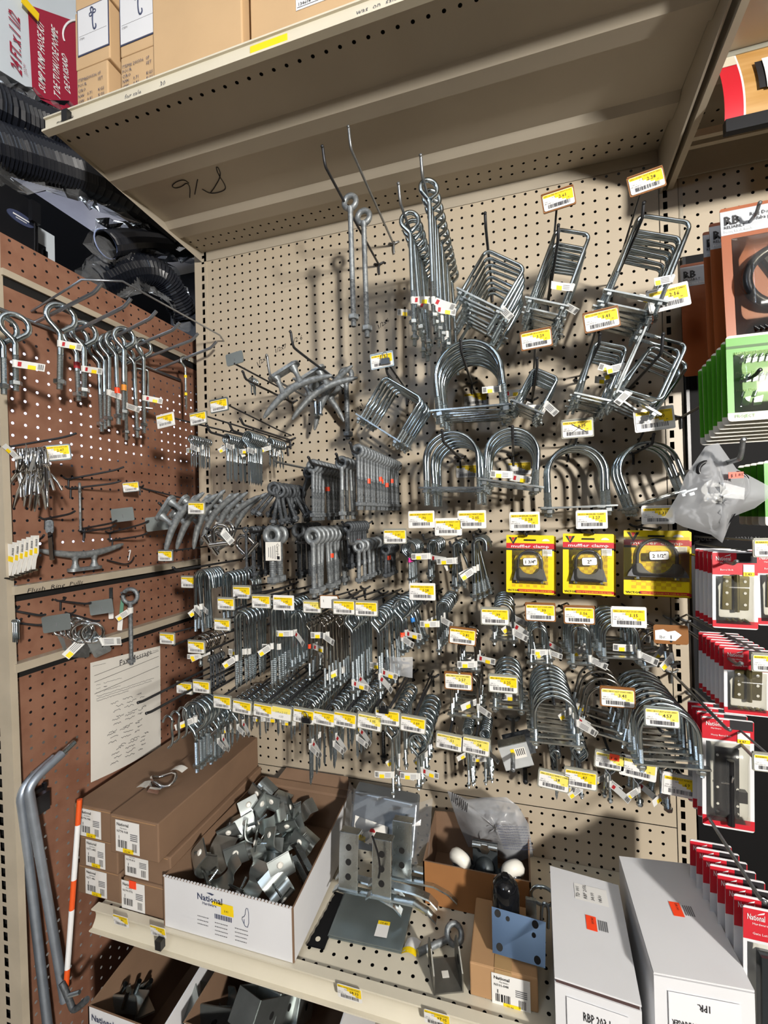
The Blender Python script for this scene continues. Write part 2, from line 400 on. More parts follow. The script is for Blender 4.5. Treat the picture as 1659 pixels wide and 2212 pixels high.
a, b = P(1545, 132, .185), P(1564, 294, .185); top, bot = a.z, b.z; xl = a.x
def signfn(x0, x1):
    def f(u, v):
        z = top+(bot-top)*v; return (x0+(x1-x0)*u, -.185-.030*math.sin(v*PI*.62), z)
    return f
mb = MB(); mb.sheet(signfn(xl, xl+.028), 2, 12, RED); mb.sheet(signfn(xl+.028, xl+.031), 1, 12, LABW); mb.sheet(signfn(xl+.031, xl+.6), 8, 12, WOODP)
mb.sheet(lambda u, v: tuple(Vector(signfn(xl, xl+.028)(u, v*.18))+Vector((0, -.0008, 0))), 2, 4, CREAM)
mb.build('sign_panel', root, loc=-root.location)
mb = MB()
mb.sheet(lambda u, v: tuple(Vector(signfn(xl+.050, xl+.30)(u, .26+v*.42))+Vector((0, -.004, 0))), 2, 6, INK)
mb.sheet(lambda u, v: tuple(Vector(signfn(xl+.060, xl+.30)(u, .24+v*.46))+Vector((0, -.006, 0))), 2, 6, WHITEW)
mb.sheet(lambda u, v: tuple(Vector(signfn(xl+.082, xl+.094)(u, .32+v*.28))+Vector((0, -.008, 0))), 2, 6, INKB)
mb.sheet(lambda u, v: tuple(Vector(signfn(xl+.082, xl+.125)(u, .58+v*.05))+Vector((0, -.008, 0))), 2, 6, INKB)
mb.build('lettered_plate', root, loc=-root.location)
mb = MB(); mb.box((xl+.30, -.212, bot-.006), (.6, .012, .022), BLACK); mb.box((xl+.30, -.185, top+.004), (.6, .004, .008), PLGREY); mb.build('sign_rail', root, loc=-root.location)

# ------------------------------------------------------------------ lower shelf
ZS = Zr(-.825); YF = -.385
root = empty('lower_shelf', (.6, -.19, ZS)); tag(root, 'cream pierced steel shelf near the bottom carrying boxes and loose hardware', 'shelf')
mb = MB(); perf(mb, lambda u, v: (u, v, ZS), .0, 1.206, YF, -.002, .5065, -.372, CREAM, r=.0036)
mb.quad((0, YF, ZS-.006), (1.206, YF, ZS-.006), (1.206, -.002, ZS-.006), (0, -.002, ZS-.006), DARK)
mb.quad((0, YF, ZS-.03), (0, YF, ZS), (0, -.002, ZS), (0, -.002, ZS-.03), CREAM); mb.build('shelf_pan', root, loc=-root.location)
mb = MB()
mb.sheet(lambda u, v: (1.206*u, YF-.012+.010*math.sin(v*PI), ZS+.008-.040*v), 2, 6, CREAM); mb.box((.603, YF-.004, ZS+.007), (1.206, .018, .003), CREAM); mb.box((.603, YF-.008, ZS-.033), (1.206, .022, .003), CREAM)
mb.build('price_channel', root, loc=-root.location)
# ------------------------------------------------------------------ room around
mb = MB(); mb.quad((-6, -6, 0), (6, -6, 0), (6, 3, 0), (-6, 3, 0), mat('floor_tile', '958c7e', 0, .5, .12, 3)); struct(mb.build('floor'))
mb = MB(); mb.quad((-6, -6, 3.0), (6, -6, 3.0), (6, 3, 3.0), (-6, 3, 3.0), mat('ceiling_white', 'e6e8ec', 0, .8, .05, 20, bump=.2)); struct(mb.build('ceiling'))
mb = MB(); mb.box((0, -3.4, 1.0), (8, .1, 2.0), mat('aisle_dark', '4a4038', 0, .7, .3, 3)); struct(mb.build('wall_aisle'))
mb = MB(); mb.quad((-3.4, -6, 0), (-3.4, 3, 0), (-3.4, 3, 3), (-3.4, -6, 3), mat('aisle_grey', '1b1d24', 0, .7, .2, 4)); struct(mb.build('wall_far_left'))
mb = MB(); mb.quad((4.5, -6, 0), (4.5, 3, 0), (4.5, 3, 3), (4.5, -6, 3), mat('aisle_warm', '6b5a48', 0, .7, .2, 4)); struct(mb.build('wall_far_right'))
mb = MB(); mb.quad((-3.4, 1.2, 0), (4.5, 1.2, 0), (4.5, 1.2, 3), (-3.4, 1.2, 3), mat('aisle_blue', '11141c', 0, .7, .2, 4)); struct(mb.build('wall_far_back'))

# ------------------------------------------------------------------ light
def lamp(name, loc, aim, size, power, col, shape='RECTANGLE', sy=None):
    l = bpy.data.lights.new(name, 'AREA'); l.energy = power; l.color = col; l.shape = shape; l.size = size
    if sy: l.size_y = sy
    o = bpy.data.objects.new(name, l); COL.objects.link(o); o.location = loc
    o.rotation_euler = (Vector(aim)-Vector(loc)).to_track_quat('-Z', 'Y').to_euler(); return o
def fixture(loc, label, L=1.2):
    root = empty('ceiling_light', loc); tag(root, label, 'light')
    mb = MB(); mb.box((0, 0, .05), (.16, L, .05), WHITEW); mb.build('housing', root)
    mb = MB(); mb.tube([(0, -L/2+.03, .012), (0, L/2-.03, .012)], .014, mat('tube_glow', 'ffffff', 0, .5, emit='fff1dc', es=10), n=10); mb.build('tube', root)
    for s_ in (-1, 1): mb = MB(); mb.tube([(0, s_*L/3, .07), (0, s_*L/3, 3.0-loc[2])], .004, WIREG); mb.build('hanger', root)
fixture((2.45, -2.55, 2.08), 'hanging fluorescent light over the aisle to the right')
fixture((.1, -2.2, 2.45), 'added hanging fluorescent light over the aisle to the left')  # made-up fixture to carry the added cool lamp on the left
fixture((1.1, -3.0, 2.72), 'added fluorescent light near the ceiling straight behind the viewer')  # added, like the next two, so its tube streaks across the metal
fixture((-.9, -2.9, 2.72), 'added fluorescent light near the ceiling at the far left')  # unseen tube put in for reflections in the hardware
fixture((1.1, -1.5, 2.86), 'added fluorescent light close above the viewer', 1.2)  # another added tube, brightens what the metal reflects
lamp('key_light', (2.45, -2.55, 2.04), (.6, 0, 1.4), .16, 152, (1, .95, .88), sy=.3)
lamp('left_fill_light', (.1, -2.2, 2.42), (.2, 0, 1.5), .25, 7, (.62, .78, 1), sy=.5)  # added cool lamp for highlights on the left eye bolts
lamp('fill_light', (1.2, -1.8, 2.95), (.9, -.6, 0), 1.6, 4, (.9, .94, 1), sy=1.6)  # added fill lamp, stands for no real fixture
lamp('back_aisle_light', (-1.2, .2, 2.9), (-1.2, .2, 0), 1.0, 30, (.85, .92, 1), sy=1.0)
# glowing panels added to give the bright dots in the left wall's holes
GLOWM = mat('hole_glow', 'ffffff', 0, .5, emit='d9dcff', es=1.8)
YFAR = 1.19; FRM = mat('glow_frame', '55575c', .3, .4)  # frames made up around the added glow panels
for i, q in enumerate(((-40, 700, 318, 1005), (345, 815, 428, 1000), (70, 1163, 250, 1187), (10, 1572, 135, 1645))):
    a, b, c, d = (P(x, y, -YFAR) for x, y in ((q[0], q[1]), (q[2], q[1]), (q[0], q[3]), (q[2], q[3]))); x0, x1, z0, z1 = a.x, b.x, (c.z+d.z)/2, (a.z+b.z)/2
    mb = MB(); mb.box(((x0+x1)/2, YFAR, (z0+z1)/2), (x1-x0, .01, z1-z0), GLOWM); o = struct(mb.build('glow_panel_%d' % (i+1)))
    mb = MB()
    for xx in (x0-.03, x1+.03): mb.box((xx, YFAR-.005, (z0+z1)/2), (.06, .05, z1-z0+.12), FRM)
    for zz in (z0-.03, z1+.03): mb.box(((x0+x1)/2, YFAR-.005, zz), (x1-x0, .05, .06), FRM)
    f = mb.build('glow_panel_frame'); f.parent = o
w = bpy.data.worlds.new('world'); S.world = w; w.use_nodes = True
w.node_tree.nodes['Background'].inputs[0].default_value = (.75, .85, 1, 1); w.node_tree.nodes['Background'].inputs[1].default_value = .035
S.cycles.max_bounces = 7; S.cycles.diffuse_bounces = 3; S.cycles.glossy_bounces = 4; S.cycles.transmission_bounces = 4; S.cycles.transparent_max_bounces = 16; S.cycles.caustics_reflective = False; S.cycles.caustics_refractive = False
S.view_settings.view_transform = 'Standard'; S.view_settings.look = 'None'; S.view_settings.exposure = .12; S.view_settings.gamma = 1
# ================================================================== HARDWARE KINDS (hang point at the origin, hook along y)
def k_bent_eye(R, w, L, tl, m=None, gap=True, nuts=1, mt=ZINC, th=ZTHR):
    """bent wire eye bolt: open teardrop eye, long shank, threaded end with nut"""
    cz = -(R-w); mb = MB(); neck = cz-R*1.62
    pts = [Vector((R*.10 if gap else 0, 0, cz-R*1.22))]+[Vector(p) for p in arc(0, cz, R, -38, 218, 16)]+[Vector((-R*.16, 0, cz-R*1.25)), Vector((-.0, 0, neck)), Vector((0, 0, neck-R*.4)), Vector((0, 0, -(L-tl)))]
    mb.tube(pts, w, mt, n=8); parts = [('bent_rod', mb.mesh('bent_rod'))]
    mb = MB(); mb.thread(-(L-tl), -L, w, th, pitch=max(.0024, w*.55)); parts.append(('thread', mb.mesh('thread')))
    for i in range(nuts):
        mb = MB(); mb.nut(-(L-tl*.22-i*w*2.6), w*1.95, w*1.7, ZPLATE); parts.append(('nut', mb.mesh('nut')))
    return 'eye_bolt', parts
def k_forged_eye(R, w, L, tl, mt=GALV, nuts=1, th=None):
    """forged eye bolt: closed ring on a collar, straight shank"""
    th = th or mt; cz = -(R-w); mb = MB(); mb.tube(arc(0, cz, R, 0, 360, 20)[:-1], w, mt, n=8, closed=True); parts = [('eye', mb.mesh('eye'))]
    mb = MB(); mb.lathe([(w*.95, -(L-tl)), (w*.95, cz-R*1.55), (w*1.25, cz-R*1.15), (w*1.3, cz-R*.9)], mt, 10); parts.append(('shank', mb.mesh('shank')))
    mb = MB(); mb.thread(-(L-tl), -L, w*.95, th, pitch=max(.0026, w*.5)); parts.append(('thread', mb.mesh('thread')))
    for i in range(nuts):
        mb = MB(); mb.nut(-(L-tl*.2-i*w*2.4), w*1.9, w*1.7, mt); parts.append(('nut', mb.mesh('nut')))
    return 'eye_bolt', parts
def k_screw_eye(R, w, L, tl, mt=ZINC, open_=False):
    cz = -(R-w); mb = MB(); a0 = -62 if not open_ else 20
    pts = [Vector(p) for p in arc(0, cz, R, a0, 225, 14)]+[Vector((-R*.2, 0, cz-R*1.2)), Vector((0, 0, cz-R*1.6)), Vector((0, 0, -(L-tl)))]
    mb.tube(pts, w, mt, n=6); parts = [('bent_rod', mb.mesh('bent_rod'))]
    mb = MB(); mb.thread(-(L-tl), -L, w, ZTHR, pitch=max(.0026, w*1.1), n=6, tip=w*3); parts.append(('screw_thread', mb.mesh('screw_thread')))
    return ('screw_hook' if open_ else 'screw_eye'), parts
def k_hook_bolt(R, w, L, tl, drop, mt=ZINC, square=False, nuts=1, lag=False):
    """J-shaped hook bolt, hanging from the inside of its bend"""
    mb = MB(); cz = -(R-w)
    if square: pts = smooth_path([(R, 0, -drop), (R, 0, w*.9), (-R, 0, w*.9), (-R, 0, -R*1.6), (-R, 0, -(L-tl))], 2)
    else: pts = [Vector((R*1.02, 0, -drop))]+[Vector(p) for p in arc(0, cz, R, 0, 180, 12)]+[Vector((-R, 0, -(L-tl)))]
    mb.tube(pts, w, mt, n=8); parts = [('bent_rod', mb.mesh('bent_rod'))]
    mb = MB(); mb.thread(-(L-tl), -L, w, ZTHR, x=-R, pitch=max(.0024, w*(1.0 if lag else .55)), tip=w*3 if lag else 0); parts.append(('thread', mb.mesh('thread')))
    for i in range(nuts):
        mb = MB(); mb.nut(-(L-tl*.3-i*w*2.6), w*1.95, w*1.7, ZPLATE, x=-R); parts.append(('nut', mb.mesh('nut')))
    return 'hook_bolt', parts
def k_u_bolt(W, H, w, square=False, corner=False, tl=None, plate=True, nuts=2, mt=ZINC, pm=ZPLATE, ptilt=0, pz=None, tight=.0, pw=.012):
    """U-bolt with cross plate and nuts; origin inside the bow's top, or inside its left corner"""
    tl = tl or H*.35; mb = MB(); h = W/2; ox = h if corner else 0
    if square:
        r = min(W*.16, w*3.2); pts = [Vector((-h, 0, -(H-tl)))]+[Vector((-h, 0, w-r))]+arc(-h+r, w-r, r, 180, 90, 5)+arc(h-r, w-r, r, 90, 0, 5)+[Vector((h, 0, w-r)), Vector((h, 0, -(H-tl)))]
        pts = [Vector(p)+Vector((ox-w if corner else 0, 0, 0)) for p in pts]; ox -= w if corner else 0
    else:
        cz = -(h-w); pts = [Vector((-h, 0, -(H-tl)))]+[Vector(p) for p in arc(0, cz, h, 180, 0, 18)]+[Vector((h, 0, -(H-tl)))]
    mb.tube(pts, w, mt, n=8); parts = [('bow', mb.mesh('bow'))]
    for s in (-1, 1):
        mb = MB(); mb.thread(-(H-tl), -H, w, ZTHR, x=ox+s*h, pitch=max(.0022, w*.5)); parts.append(('threaded_leg', mb.mesh('threaded_leg')))
    pz = pz if pz is not None else -(H-tl*.38)
    if plate:
        mb = MB(); T = TR((ox, 0, pz)) @ RY(ptilt); mb.prism(rrect(W+w*6.5, .0032, .0012, 2), -pw/2, pw/2, pm, M=T)
        parts.append(('cross_plate', mb.mesh('cross_plate')))
    for s in (-1, 1):
        for i in range(nuts//2 or 1):
            if nuts == 0: break
            mb = MB(); mb.nut(pz-w*1.3-i*w*2-.001-math.sin(ptilt)*s*h, w*1.9, w*1.6, ZPLATE, x=ox+s*h, rot=.3*i); parts.append(('nut', mb.mesh('nut')))
    return 'u_bolt', parts
# -------- small paper tags wrapped on bolts (child parts)
def tag_mesh(kind, w, ln=.026, h=.011):
    mb = MB(); r = w*1.12
    mb.tube([(0, 0, -h/2), (0, 0, h/2)], r, TAGW, n=8, smooth=True)
    s = 1 if kind % 2 else -1; c = (kind % 3-1)*.25; ang = [.0, .35, -.3, .15, -.55, .5][kind % 6]
    M = RZ(-.35*s) @ RY(ang)
    def fn(a, b):
        def f(u, v):
            x = r*.6+(a+(b-a)*u)*ln; return (s*x, -r*.7-c*.6*(x*x)/ln, -h/2+h*v)
        return f
    mb.sheet(fn(0, 1), 4, 1, TAGW, M=M)
    def strip(a, b, z0, z1, mt):
        def f(u, v):
            x = r*.6+(a+(b-a)*u)*ln; return (s*x, -r*.7-c*.6*(x*x)/ln-.0004, -h/2+h*(z0+(z1-z0)*v))
        mb.sheet(f, 2, 1, mt, M=M)
    k = kind % 6
    if k in (0, 2, 3): strip(.45, .72, .0, .55, LABY)
    if k in (0, 1, 3, 5):
        for q in range(6): strip(.78+q*.032, .78+q*.032+.012+.008*(q % 2), .15, .85, INK)
    if k in (1, 4):
        for q in range(4): strip(.12, .62, .2+.18*q, .27+.18*q, INKG)
    if k in (3, 5): strip(.08, .22, .2, .8, REDL)
    if k in (0, 2):
        for q in range(3): strip(.08, .40, .2+.22*q, .27+.22*q, INKG)
    if k == 4: strip(.66, .95, .05, .6, LABY)
    return mb.mesh('paper_tag')
TAGS = {}
def tagm(kind, w):
    k = (kind % 6, round(w, 4))
    if k not in TAGS: TAGS[k] = tag_mesh(kind, w, (.028, .024, .032)[kind % 3] if w < .0028 else (.036, .030, .040)[kind % 3], .011 if w < .0028 else .0135)
    return TAGS[k]
def band_mesh(w, col, h=.010):
    k = (col.name, round(w, 4), h)
    if k not in TAGS:
        mb = MB(); mb.tube([(0, 0, -h/2), (0, 0, h/2)], w*1.15, col, n=10); TAGS[k] = mb.mesh('band')
    return TAGS[k]
def inst(kind, M, label, cat, group=None, extra=()):
    name, parts = kind; r = empty(name, M=M); tag(r, label, cat, group)
    for n, me in parts: link_mesh(n, me, r)
    for n, me, L in extra: link_mesh(n, me, r, L)
    return r
CATS = {'eye_bolt': 'eye bolt', 'screw_eye': 'screw eye', 'screw_hook': 'screw hook', 'hook_bolt': 'hook bolt', 'u_bolt': 'U-bolt'}
def row(kind, n, p, d0, d1, what, where, jit=.05, jy=0, rot=0, twist=0, tags=(), tagz=None, tagx=0, tagw=.004, bands=(), sway=0, start=0, group=None, ordf=None, pack=0):
    """n things hung one behind another on one hook"""
    out = []
    for i in range(n):
        d = d0+(d1-d0)*(i/(n-1) if n > 1 else 0)
        if pack and i: d = d0-pack+(d1-d0+pack)*((i-1)/max(1, n-2))
        a = rot+random.uniform(-jit, jit)*(1 if i else .2)+sway*i
        M = TR((p.x, -d, p.z+jy*i)) @ RZ(twist+random.uniform(-jit, jit)) @ RY(a) @ RX(random.uniform(-.02, .02))
        ex = []
        for (k, kk) in tags:
            if k == i: ex.append(('price_tag', tagm(kk, tagw), TR((tagx, 0, tagz+random.uniform(-.006, .006)))))
        for (k, col, z) in bands:
            if k == i: ex.append(('sticker', band_mesh(tagw, col), TR((tagx, 0, z))))
        lab = ('%s %s %s' % (ORD[i+start], what, where)) if n > 1 or start else '%s %s' % (what, where)
        out.append(inst(kind, M, lab, CATS[kind[0]], group or (what+'s '+where if n > 1 else None), ex))
    return out
# ------------------------------------------------------------------ hooks and price plates
def price_mesh(w, h, price, text, code, style=0):
    mb = MB(); t = .0006; x0, x1 = -w/2, w/2; z0, z1 = -h/2, h/2
    base = LABYP if style == 2 else LABW; yel = LABYP if style in (2, 3) else LABY
    mb.prism(rrect(w, h, h*.1), -t, 0, base); y = -t-.0003
    def q(a, b, c, d, mt): mb.quad((x0+w*a, y, z0+h*c), (x0+w*b, y, z0+h*c), (x0+w*b, y, z0+h*d), (x0+w*a, y, z0+h*d), mt)
    if style == 4:                                            # hand-written label
        q(.02, .98, .55, .98, LABYP); mb.text('1/4 x 2 1/2', (0, y, z0+h*.52), (1, 0, .05), (0, 0, 1), h*.25, INKG, shear=.3, align='C'); mb.text('(.25)', (0, y, z0+h*.2), (1, 0, 0), (0, 0, 1), h*.22, INKG, shear=.3, align='C'); return mb.mesh('price_label')
    if style == 5:
        mb.text('1', (x0+w*.15, y, z0+h*.5), (1, 0, 0), (0, 0, 1), h*.3, INK); return mb.mesh('price_label')
    if style == 6: return mb.mesh('price_label')
    st = [(.02, .97), (.02, .80), (.40, .80), (.40, .64), (.50, .64), (.50, .54), (.62, .54), (.62, .44), (.74, .44), (.74, .34), (.98, .34), (.98, .97)]
    for (u0, u1, c) in ((.02, .40, .80), (.40, .50, .64), (.50, .62, .54), (.62, .74, .44), (.74, .98, .34)): q(u0, u1, c, .97, yel)
    y -= .0003
    mb.text(text, (x0+w*.05, y, z0+h*.84), (1, 0, 0), (0, 0, 1), h*.12, INK, width=w*.88)
    mb.text(price, (x0+w*.52, y, z0+h*.56), (1, 0, 0), (0, 0, 1), h*.27, INK)
    mb.text('EA', (x0+w*.80, y, z0+h*.42), (1, 0, 0), (0, 0, 1), h*.09, INK); mb.text('RETAIL', (x0+w*.30, y, z0+h*.70), (1, 0, 0), (0, 0, 1), h*.07, INK)
    mb.text('ITEM   8', (x0+w*.05, y, z0+h*.50), (1, 0, 0), (0, 0, 1), h*.08, INK); mb.text(code, (x0+w*.02, y, z0+h*.37), (1, 0, 0), (0, 0, 1), h*.11, INK)
    rr = random.Random(code); x = .14
    while x < .86:
        bw = rr.choice((.008, .012, .02)); q(x, x+bw, .10, .33, INKL); x += bw+rr.choice((.008, .012, .02))
    return mb.mesh('price_label')
PLATES = {'brown': PLBROWN, 'grey': PLGREY, 'metal': PLCLEAR, 'card': LABW}
def hook_parts(L, r, mt, tip=.018, up=.012, straight=False):
    mb = MB(); pts = [(0, .004, 0), (0, -L*.2, 0), (0, -L+tip, 0), (0, -L+tip*.45, up*.15), (0, -L, up)] if not straight else [(0, .004, 0), (0, -L, 0)]
    mb.tube(smooth_path(pts, 2), r, mt, n=8); mb.lathe([(r*.5, -.0002), (r*1.1, .0006), (r*1.1, .002), (r*.4, .003)], mt, 8, M=TR((0, -L-.001, up if not straight else 0)) @ RX(PI/2)); return mb.mesh('prong')
def clip_mesh(r, mt):
    mb = MB(); mb.tube([(-.0127, .01, .006), (-.0127, -.003, .006), (-.009, -.006, .003), (0, -.007, 0), (.009, -.006, .003), (.0127, -.003, .006), (.0127, .01, .006)], r, mt, n=6)
    mb.tube([(0, -.006, .002), (0, -.006, -.012), (0, -.0035, -.024)], r, mt, n=6); return mb.mesh('back_clip')
HOOKS = {}
def hook(tip, L, label, r=.0028, mt=None, price=None, up=.012, plate_px=None, dl=None, straight=False, name='peg_hook', noprong=False):
    """peg hook; tip = pixel of its tip; price = (px, py, price, product line, code, plate kind, style, width, tilt)"""
    mt = mt or WIRE
    p = P(tip[0], tip[1], L); z = p.z-(0 if straight else up); root = empty(name, (p.x, 0, z)); tag(root, label, 'hook')
    if not noprong:
        link_mesh('prong', hook_parts(L, r, mt, up=up, straight=straight), root); link_mesh('back_clip', clip_mesh(r*.9, mt), root)
    if price: plate(root, price, L, mt)
    return Vector((p.x, 0, z))
def plate(root, price, L, mt, dl=.012):
    px, py, cost, text, code, pk, style = price[:7]; wpx = price[7] if len(price) > 7 else 58; tilt = price[8] if len(price) > 8 else 0; extra = price[9] if len(price) > 9 else None
    d = L+dl; c = P(px, py, d); rel = c-root.location; w = wpx*ms(px, py, d)*1.0; h = w*.57
    mb = MB(); top = h*.5+.004
    if style != 7:
        mb.tube([(rel.x*.0+0, .004, .014), (0, -L*.25, .016), (rel.x, rel.y+.004, rel.z+top*.6), (rel.x, rel.y+.002, rel.z)], .0021, mt, n=6)
        o = mb.build('overarm', root)
    mb = MB(); mb.prism(rrect(w*1.08, h*1.22, h*.08), 0, .0022, PLATES[pk]); mb.box((0, -.0006, h*.56), (w*1.04, .0016, h*.06), PLATES[pk]); M = TR(rel) @ RZ(math.radians(price[10]) if len(price) > 10 else 0) @ RY(math.radians(tilt)); pl = mb.build('label_plate', root, M=M)
    if style != 6: link_mesh('price_label', price_mesh(w, h, cost, text, code, style), pl, TR((0, -.0004, -h*.04)))
    if extra == 'clip':
        cm = empty('binder_clip', M=TR(c) @ TR((w*.2, -.004, -h*.42))); tag(cm, 'black binder clip gripping the %s price label' % cost, 'clip')
        mb = MB(); mb.prism([(-.010, 0), (.010, 0), (.009, .012), (-.009, .012)], -.005, .004, BLACK); mb.build('clip_body', cm)
        for yy in (-.006,):
            mb = MB(); mb.tube([(-.006, yy, .012), (-.004, yy-.001, .022), (0, yy-.001, .025), (.004, yy-.001, .022), (.006, yy, .012)], .0009, WIREZ, n=5); mb.build('wire_handle', cm)
        if cost == '.61': cm.matrix_world = TR(c) @ TR((-w*.12, -.004, h*.36))
    if extra == 'xmark':
        mb = MB()
        for s in (-1, 1): mb.tube([(-w*.2, -.0022, -s*h*.3), (w*.3, -.0022, s*h*.3)], .0004, INK, n=4)
        mb.build('pen_cross', pl)
    if extra == 'orange': mb = MB(); mb.box((w*.15, -.002, h*.3), (w*.34, .0008, h*.42), ORANGE); mb.text('$ .45', (w*.02, -.0026, h*.2), (1, 0, -.1), (0, 0, 1), h*.2, INK); mb.build('orange_sticker', pl)
# ================================================================== GOODS ON THE MAIN PEGBOARD
def geom(ec, r, by, w, d0):
    s = ms(ec[0], ec[1], d0); cy = ec[1]-r+w; p = P(ec[0], cy, d0)
    return s, p, (r-w/2)*s, w/2*s, (by-cy)*s
def EB(kf, n, ec, r, by, w, d0, bx, what, where, tf=.32, jit=.05, gap=None, mt=None, nuts=None, flag=(), fz=.72, bands=(), twist=0, sway=0, d1=None, th=None, group=None, jy=0):
    s, p, R, wr, L = geom(ec, r, by, w, d0); kw = {}
    if nuts is not None: kw['nuts'] = nuts
    if mt is not None: kw['mt'] = mt
    if th is not None: kw['th'] = th
    K = kf(R, wr, L, L*tf, **kw); d1 = d1 if d1 is not None else dback(p, bx)
    return row(K, n, p, d0, d1, what, where, jit=jit, tags=flag, tagz=-L*fz, tagw=wr, bands=[(a, b, -L*c) for a, b, c in bands], twist=twist, sway=sway, group=group, jy=jy)
def SE(n, ec, r, by, w, d0, bx, what, where, tf=.45, jit=.05, flag=(), fz=.35, d1=None, open_=False, mt=ZINC, twist=0, sway=0):
    s, p, R, wr, L = geom(ec, r, by, w, d0); K = k_screw_eye(R, wr, L, L*tf, mt, open_); d1 = d1 if d1 is not None else dback(p, bx)
    return row(K, n, p, d0, d1, what, where, jit=jit, tags=flag, tagz=-L*fz, tagw=wr, twist=twist, sway=sway)
def UB(n, apex, W, H, w, d0, bx, what, where, rot=0, square=False, corner=False, jit=.04, pz=None, ptilt=0, nuts=2, tl=.35, flag=(), d1=None, sway=0, twist=0, mt=ZINC, pm=ZPLATE, plate=True, tagx=None, fz=.6, pack=0):
    s = ms(apex[0], apex[1], d0); wr = w/2*s; p = P(apex[0], apex[1]+(0 if corner else w), d0)
    K = k_u_bolt((W-w)*s, (H-w)*s, wr, square, corner, tl=H*s*tl, nuts=nuts, ptilt=ptilt, pz=pz, mt=mt, pm=pm, plate=plate)
    d1 = d1 if d1 is not None else dback(p, bx); tx = ((W-w)*s/2 if not corner else (W-w)*s) if tagx is None else tagx
    return row(K, n, p, d0, d1, what, where, jit=jit, rot=math.radians(rot), tags=flag, tagz=-H*s*fz, tagx=tx, tagw=wr, sway=sway, twist=twist, pack=pack)
def HB(n, ec, r, by, w, d0, bx, what, where, drop=1.0, tf=.3, jit=.05, nuts=1, square=False, flag=(), fz=.5, sway=0, lag=False, mt=ZINC, twist=0, d1=None):
    s, p, R, wr, L = geom(ec, r, by, w, d0); K = k_hook_bolt(R, wr, L, L*tf, R*drop, mt, square, nuts, lag); d1 = d1 if d1 is not None else dback(p, bx)
    return row(K, n, p, d0, d1, what, where, jit=jit, tags=flag, tagz=-L*fz, tagx=-R, tagw=wr, sway=sway, twist=twist)
BE, FE = k_bent_eye, k_forged_eye
ZU, ZE, GE = 'zinc U-bolt', 'zinc eye bolt', 'grey galvanised eye bolt'
# ---- top row
hook((697, 318), .36, 'long dark hook under the shelf holding two tall galvanised eye bolts', up=.03)
for ec, by, d, wd in (((756, 437), 706, .25, 'left one of two tall galvanised eye bolts under the shelf'), ((785, 469), 731, .165, 'right one of two tall galvanised eye bolts under the shelf')):
    EB(FE, 1, ec, 20, by, 12.5, d, 0, wd, '', tf=.36, mt=GALVL, th=GALV, d1=d)
hook((753, 275), .33, 'long empty grey hook just left of the bright eye bolt bundle', mt=WIREG, up=.035)
hook((861, 398), .34, 'grey hook holding the shorter bundle of big shiny eye bolts', mt=WIREG, up=.03)
EB(BE, 8, (885, 478), 24, 718, 10, .29, 922, 'big shiny zinc eye bolt', 'in the left bundle under the shelf', tf=.34, twist=.25, flag=((0, 3), (1, 5), (3, 0)), fz=.74, jit=.06)
hook((909, 337), .36, 'grey hook holding the longest shiny eye bolts under the shelf', mt=WIREG, up=.03)
EB(BE, 12, (926, 408), 24, 705, 10, .33, 975, 'extra long shiny zinc eye bolt', 'in the twisted bundle under the shelf', tf=.3, twist=.55, flag=((0, 5), (1, 3), (3, 2), (5, 4)), fz=.84, jit=.05)
# ---- U-bolts, upper right
SQ = 'square zinc U-bolt'
hook((1048, 462), .27, 'dark hook with diamond-hung square U-bolts right of the eye bolts', up=.02)
UB(8, (1052, 545), 102, 150, 8, .24, 1060, SQ, 'hung like a diamond right of the long eye bolts', rot=33, square=True, corner=True, d1=.07, flag=((0, 1), (2, 0), (4, 4)), jit=.05, pz=-.085)
hook((1206, 488), .27, 'dark hook under the 2.61 price plate', up=.02, price=(1206, 430, '2.61', 'ZINC SQUARE UBOLT W/NUT 5/16X3', '141-5949 10', 'brown', 0, 62, -7))
UB(10, (1205, 500), 78, 182, 8, .24, 1212, SQ, 'under the 2.61 price plate', rot=22, square=True, corner=True, d1=.09, pack=.045, flag=((0, 2), (3, 1)), jit=.045)
hook((1390, 440), .27, 'dark hook under the 2.28 price plate', up=.02, price=(1396, 392, '2.28', 'ZINC SQUARE UBOLT W/NUT 3/8X4', '676-6418 10', 'brown', 0, 66, -9))
UB(11, (1384, 470), 112, 200, 9, .24, 1372, 'wide '+SQ, 'under the 2.28 price plate', rot=22, square=True, corner=True, d1=.09, pack=.045, flag=((0, 4), (1, 1), (4, 0)), jit=.05)
hook((995, 735), .24, 'dark hook holding the big round U-bolts at mid wall', up=.022)
UB(7, (1003, 733), 152, 172, 12, .2, 1018, 'big round '+ZU, 'in the largest bunch at mid wall', rot=-5, jit=.05, ptilt=.1, flag=((1, 0), (3, 3)), d1=.06, nuts=2)
hook((1160, 775), .26, 'dark hook under the 1.29 price plate', up=.015, price=(1158, 732, '1.29', 'ZINC SQUARE UBOLT W/NUT 1/4X2', '165-7737 10', 'brown', 0, 60, -4))
UB(8, (1155, 800), 62, 96, 7, .22, 1158, 'small '+SQ, 'under the 1.29 price plate', rot=30, square=True, corner=True, d1=.12, flag=((0, 1), (2, 4), (4, 0)), jit=.05)
hook((1296, 722), .25, 'dark hook under the 1.41 price plate', up=.015, price=(1299, 690, '1.41', 'ZINC SQUARE UBOLT W/NUT 1/4X3', '166-7777 10', 'brown', 0, 66, -6))
UB(8, (1290, 742), 70, 140, 7, .22, 1282, 'narrow '+SQ, 'under the 1.41 price plate', rot=18, square=True, corner=True, d1=.11, pack=.02, flag=((0, 4), (1, 0), (2, 4), (4, 2)), jit=.06, fz=.3)
hook((1432, 722), .25, 'dark hook holding the tangled square U-bolts beside the slotted post', up=.03)
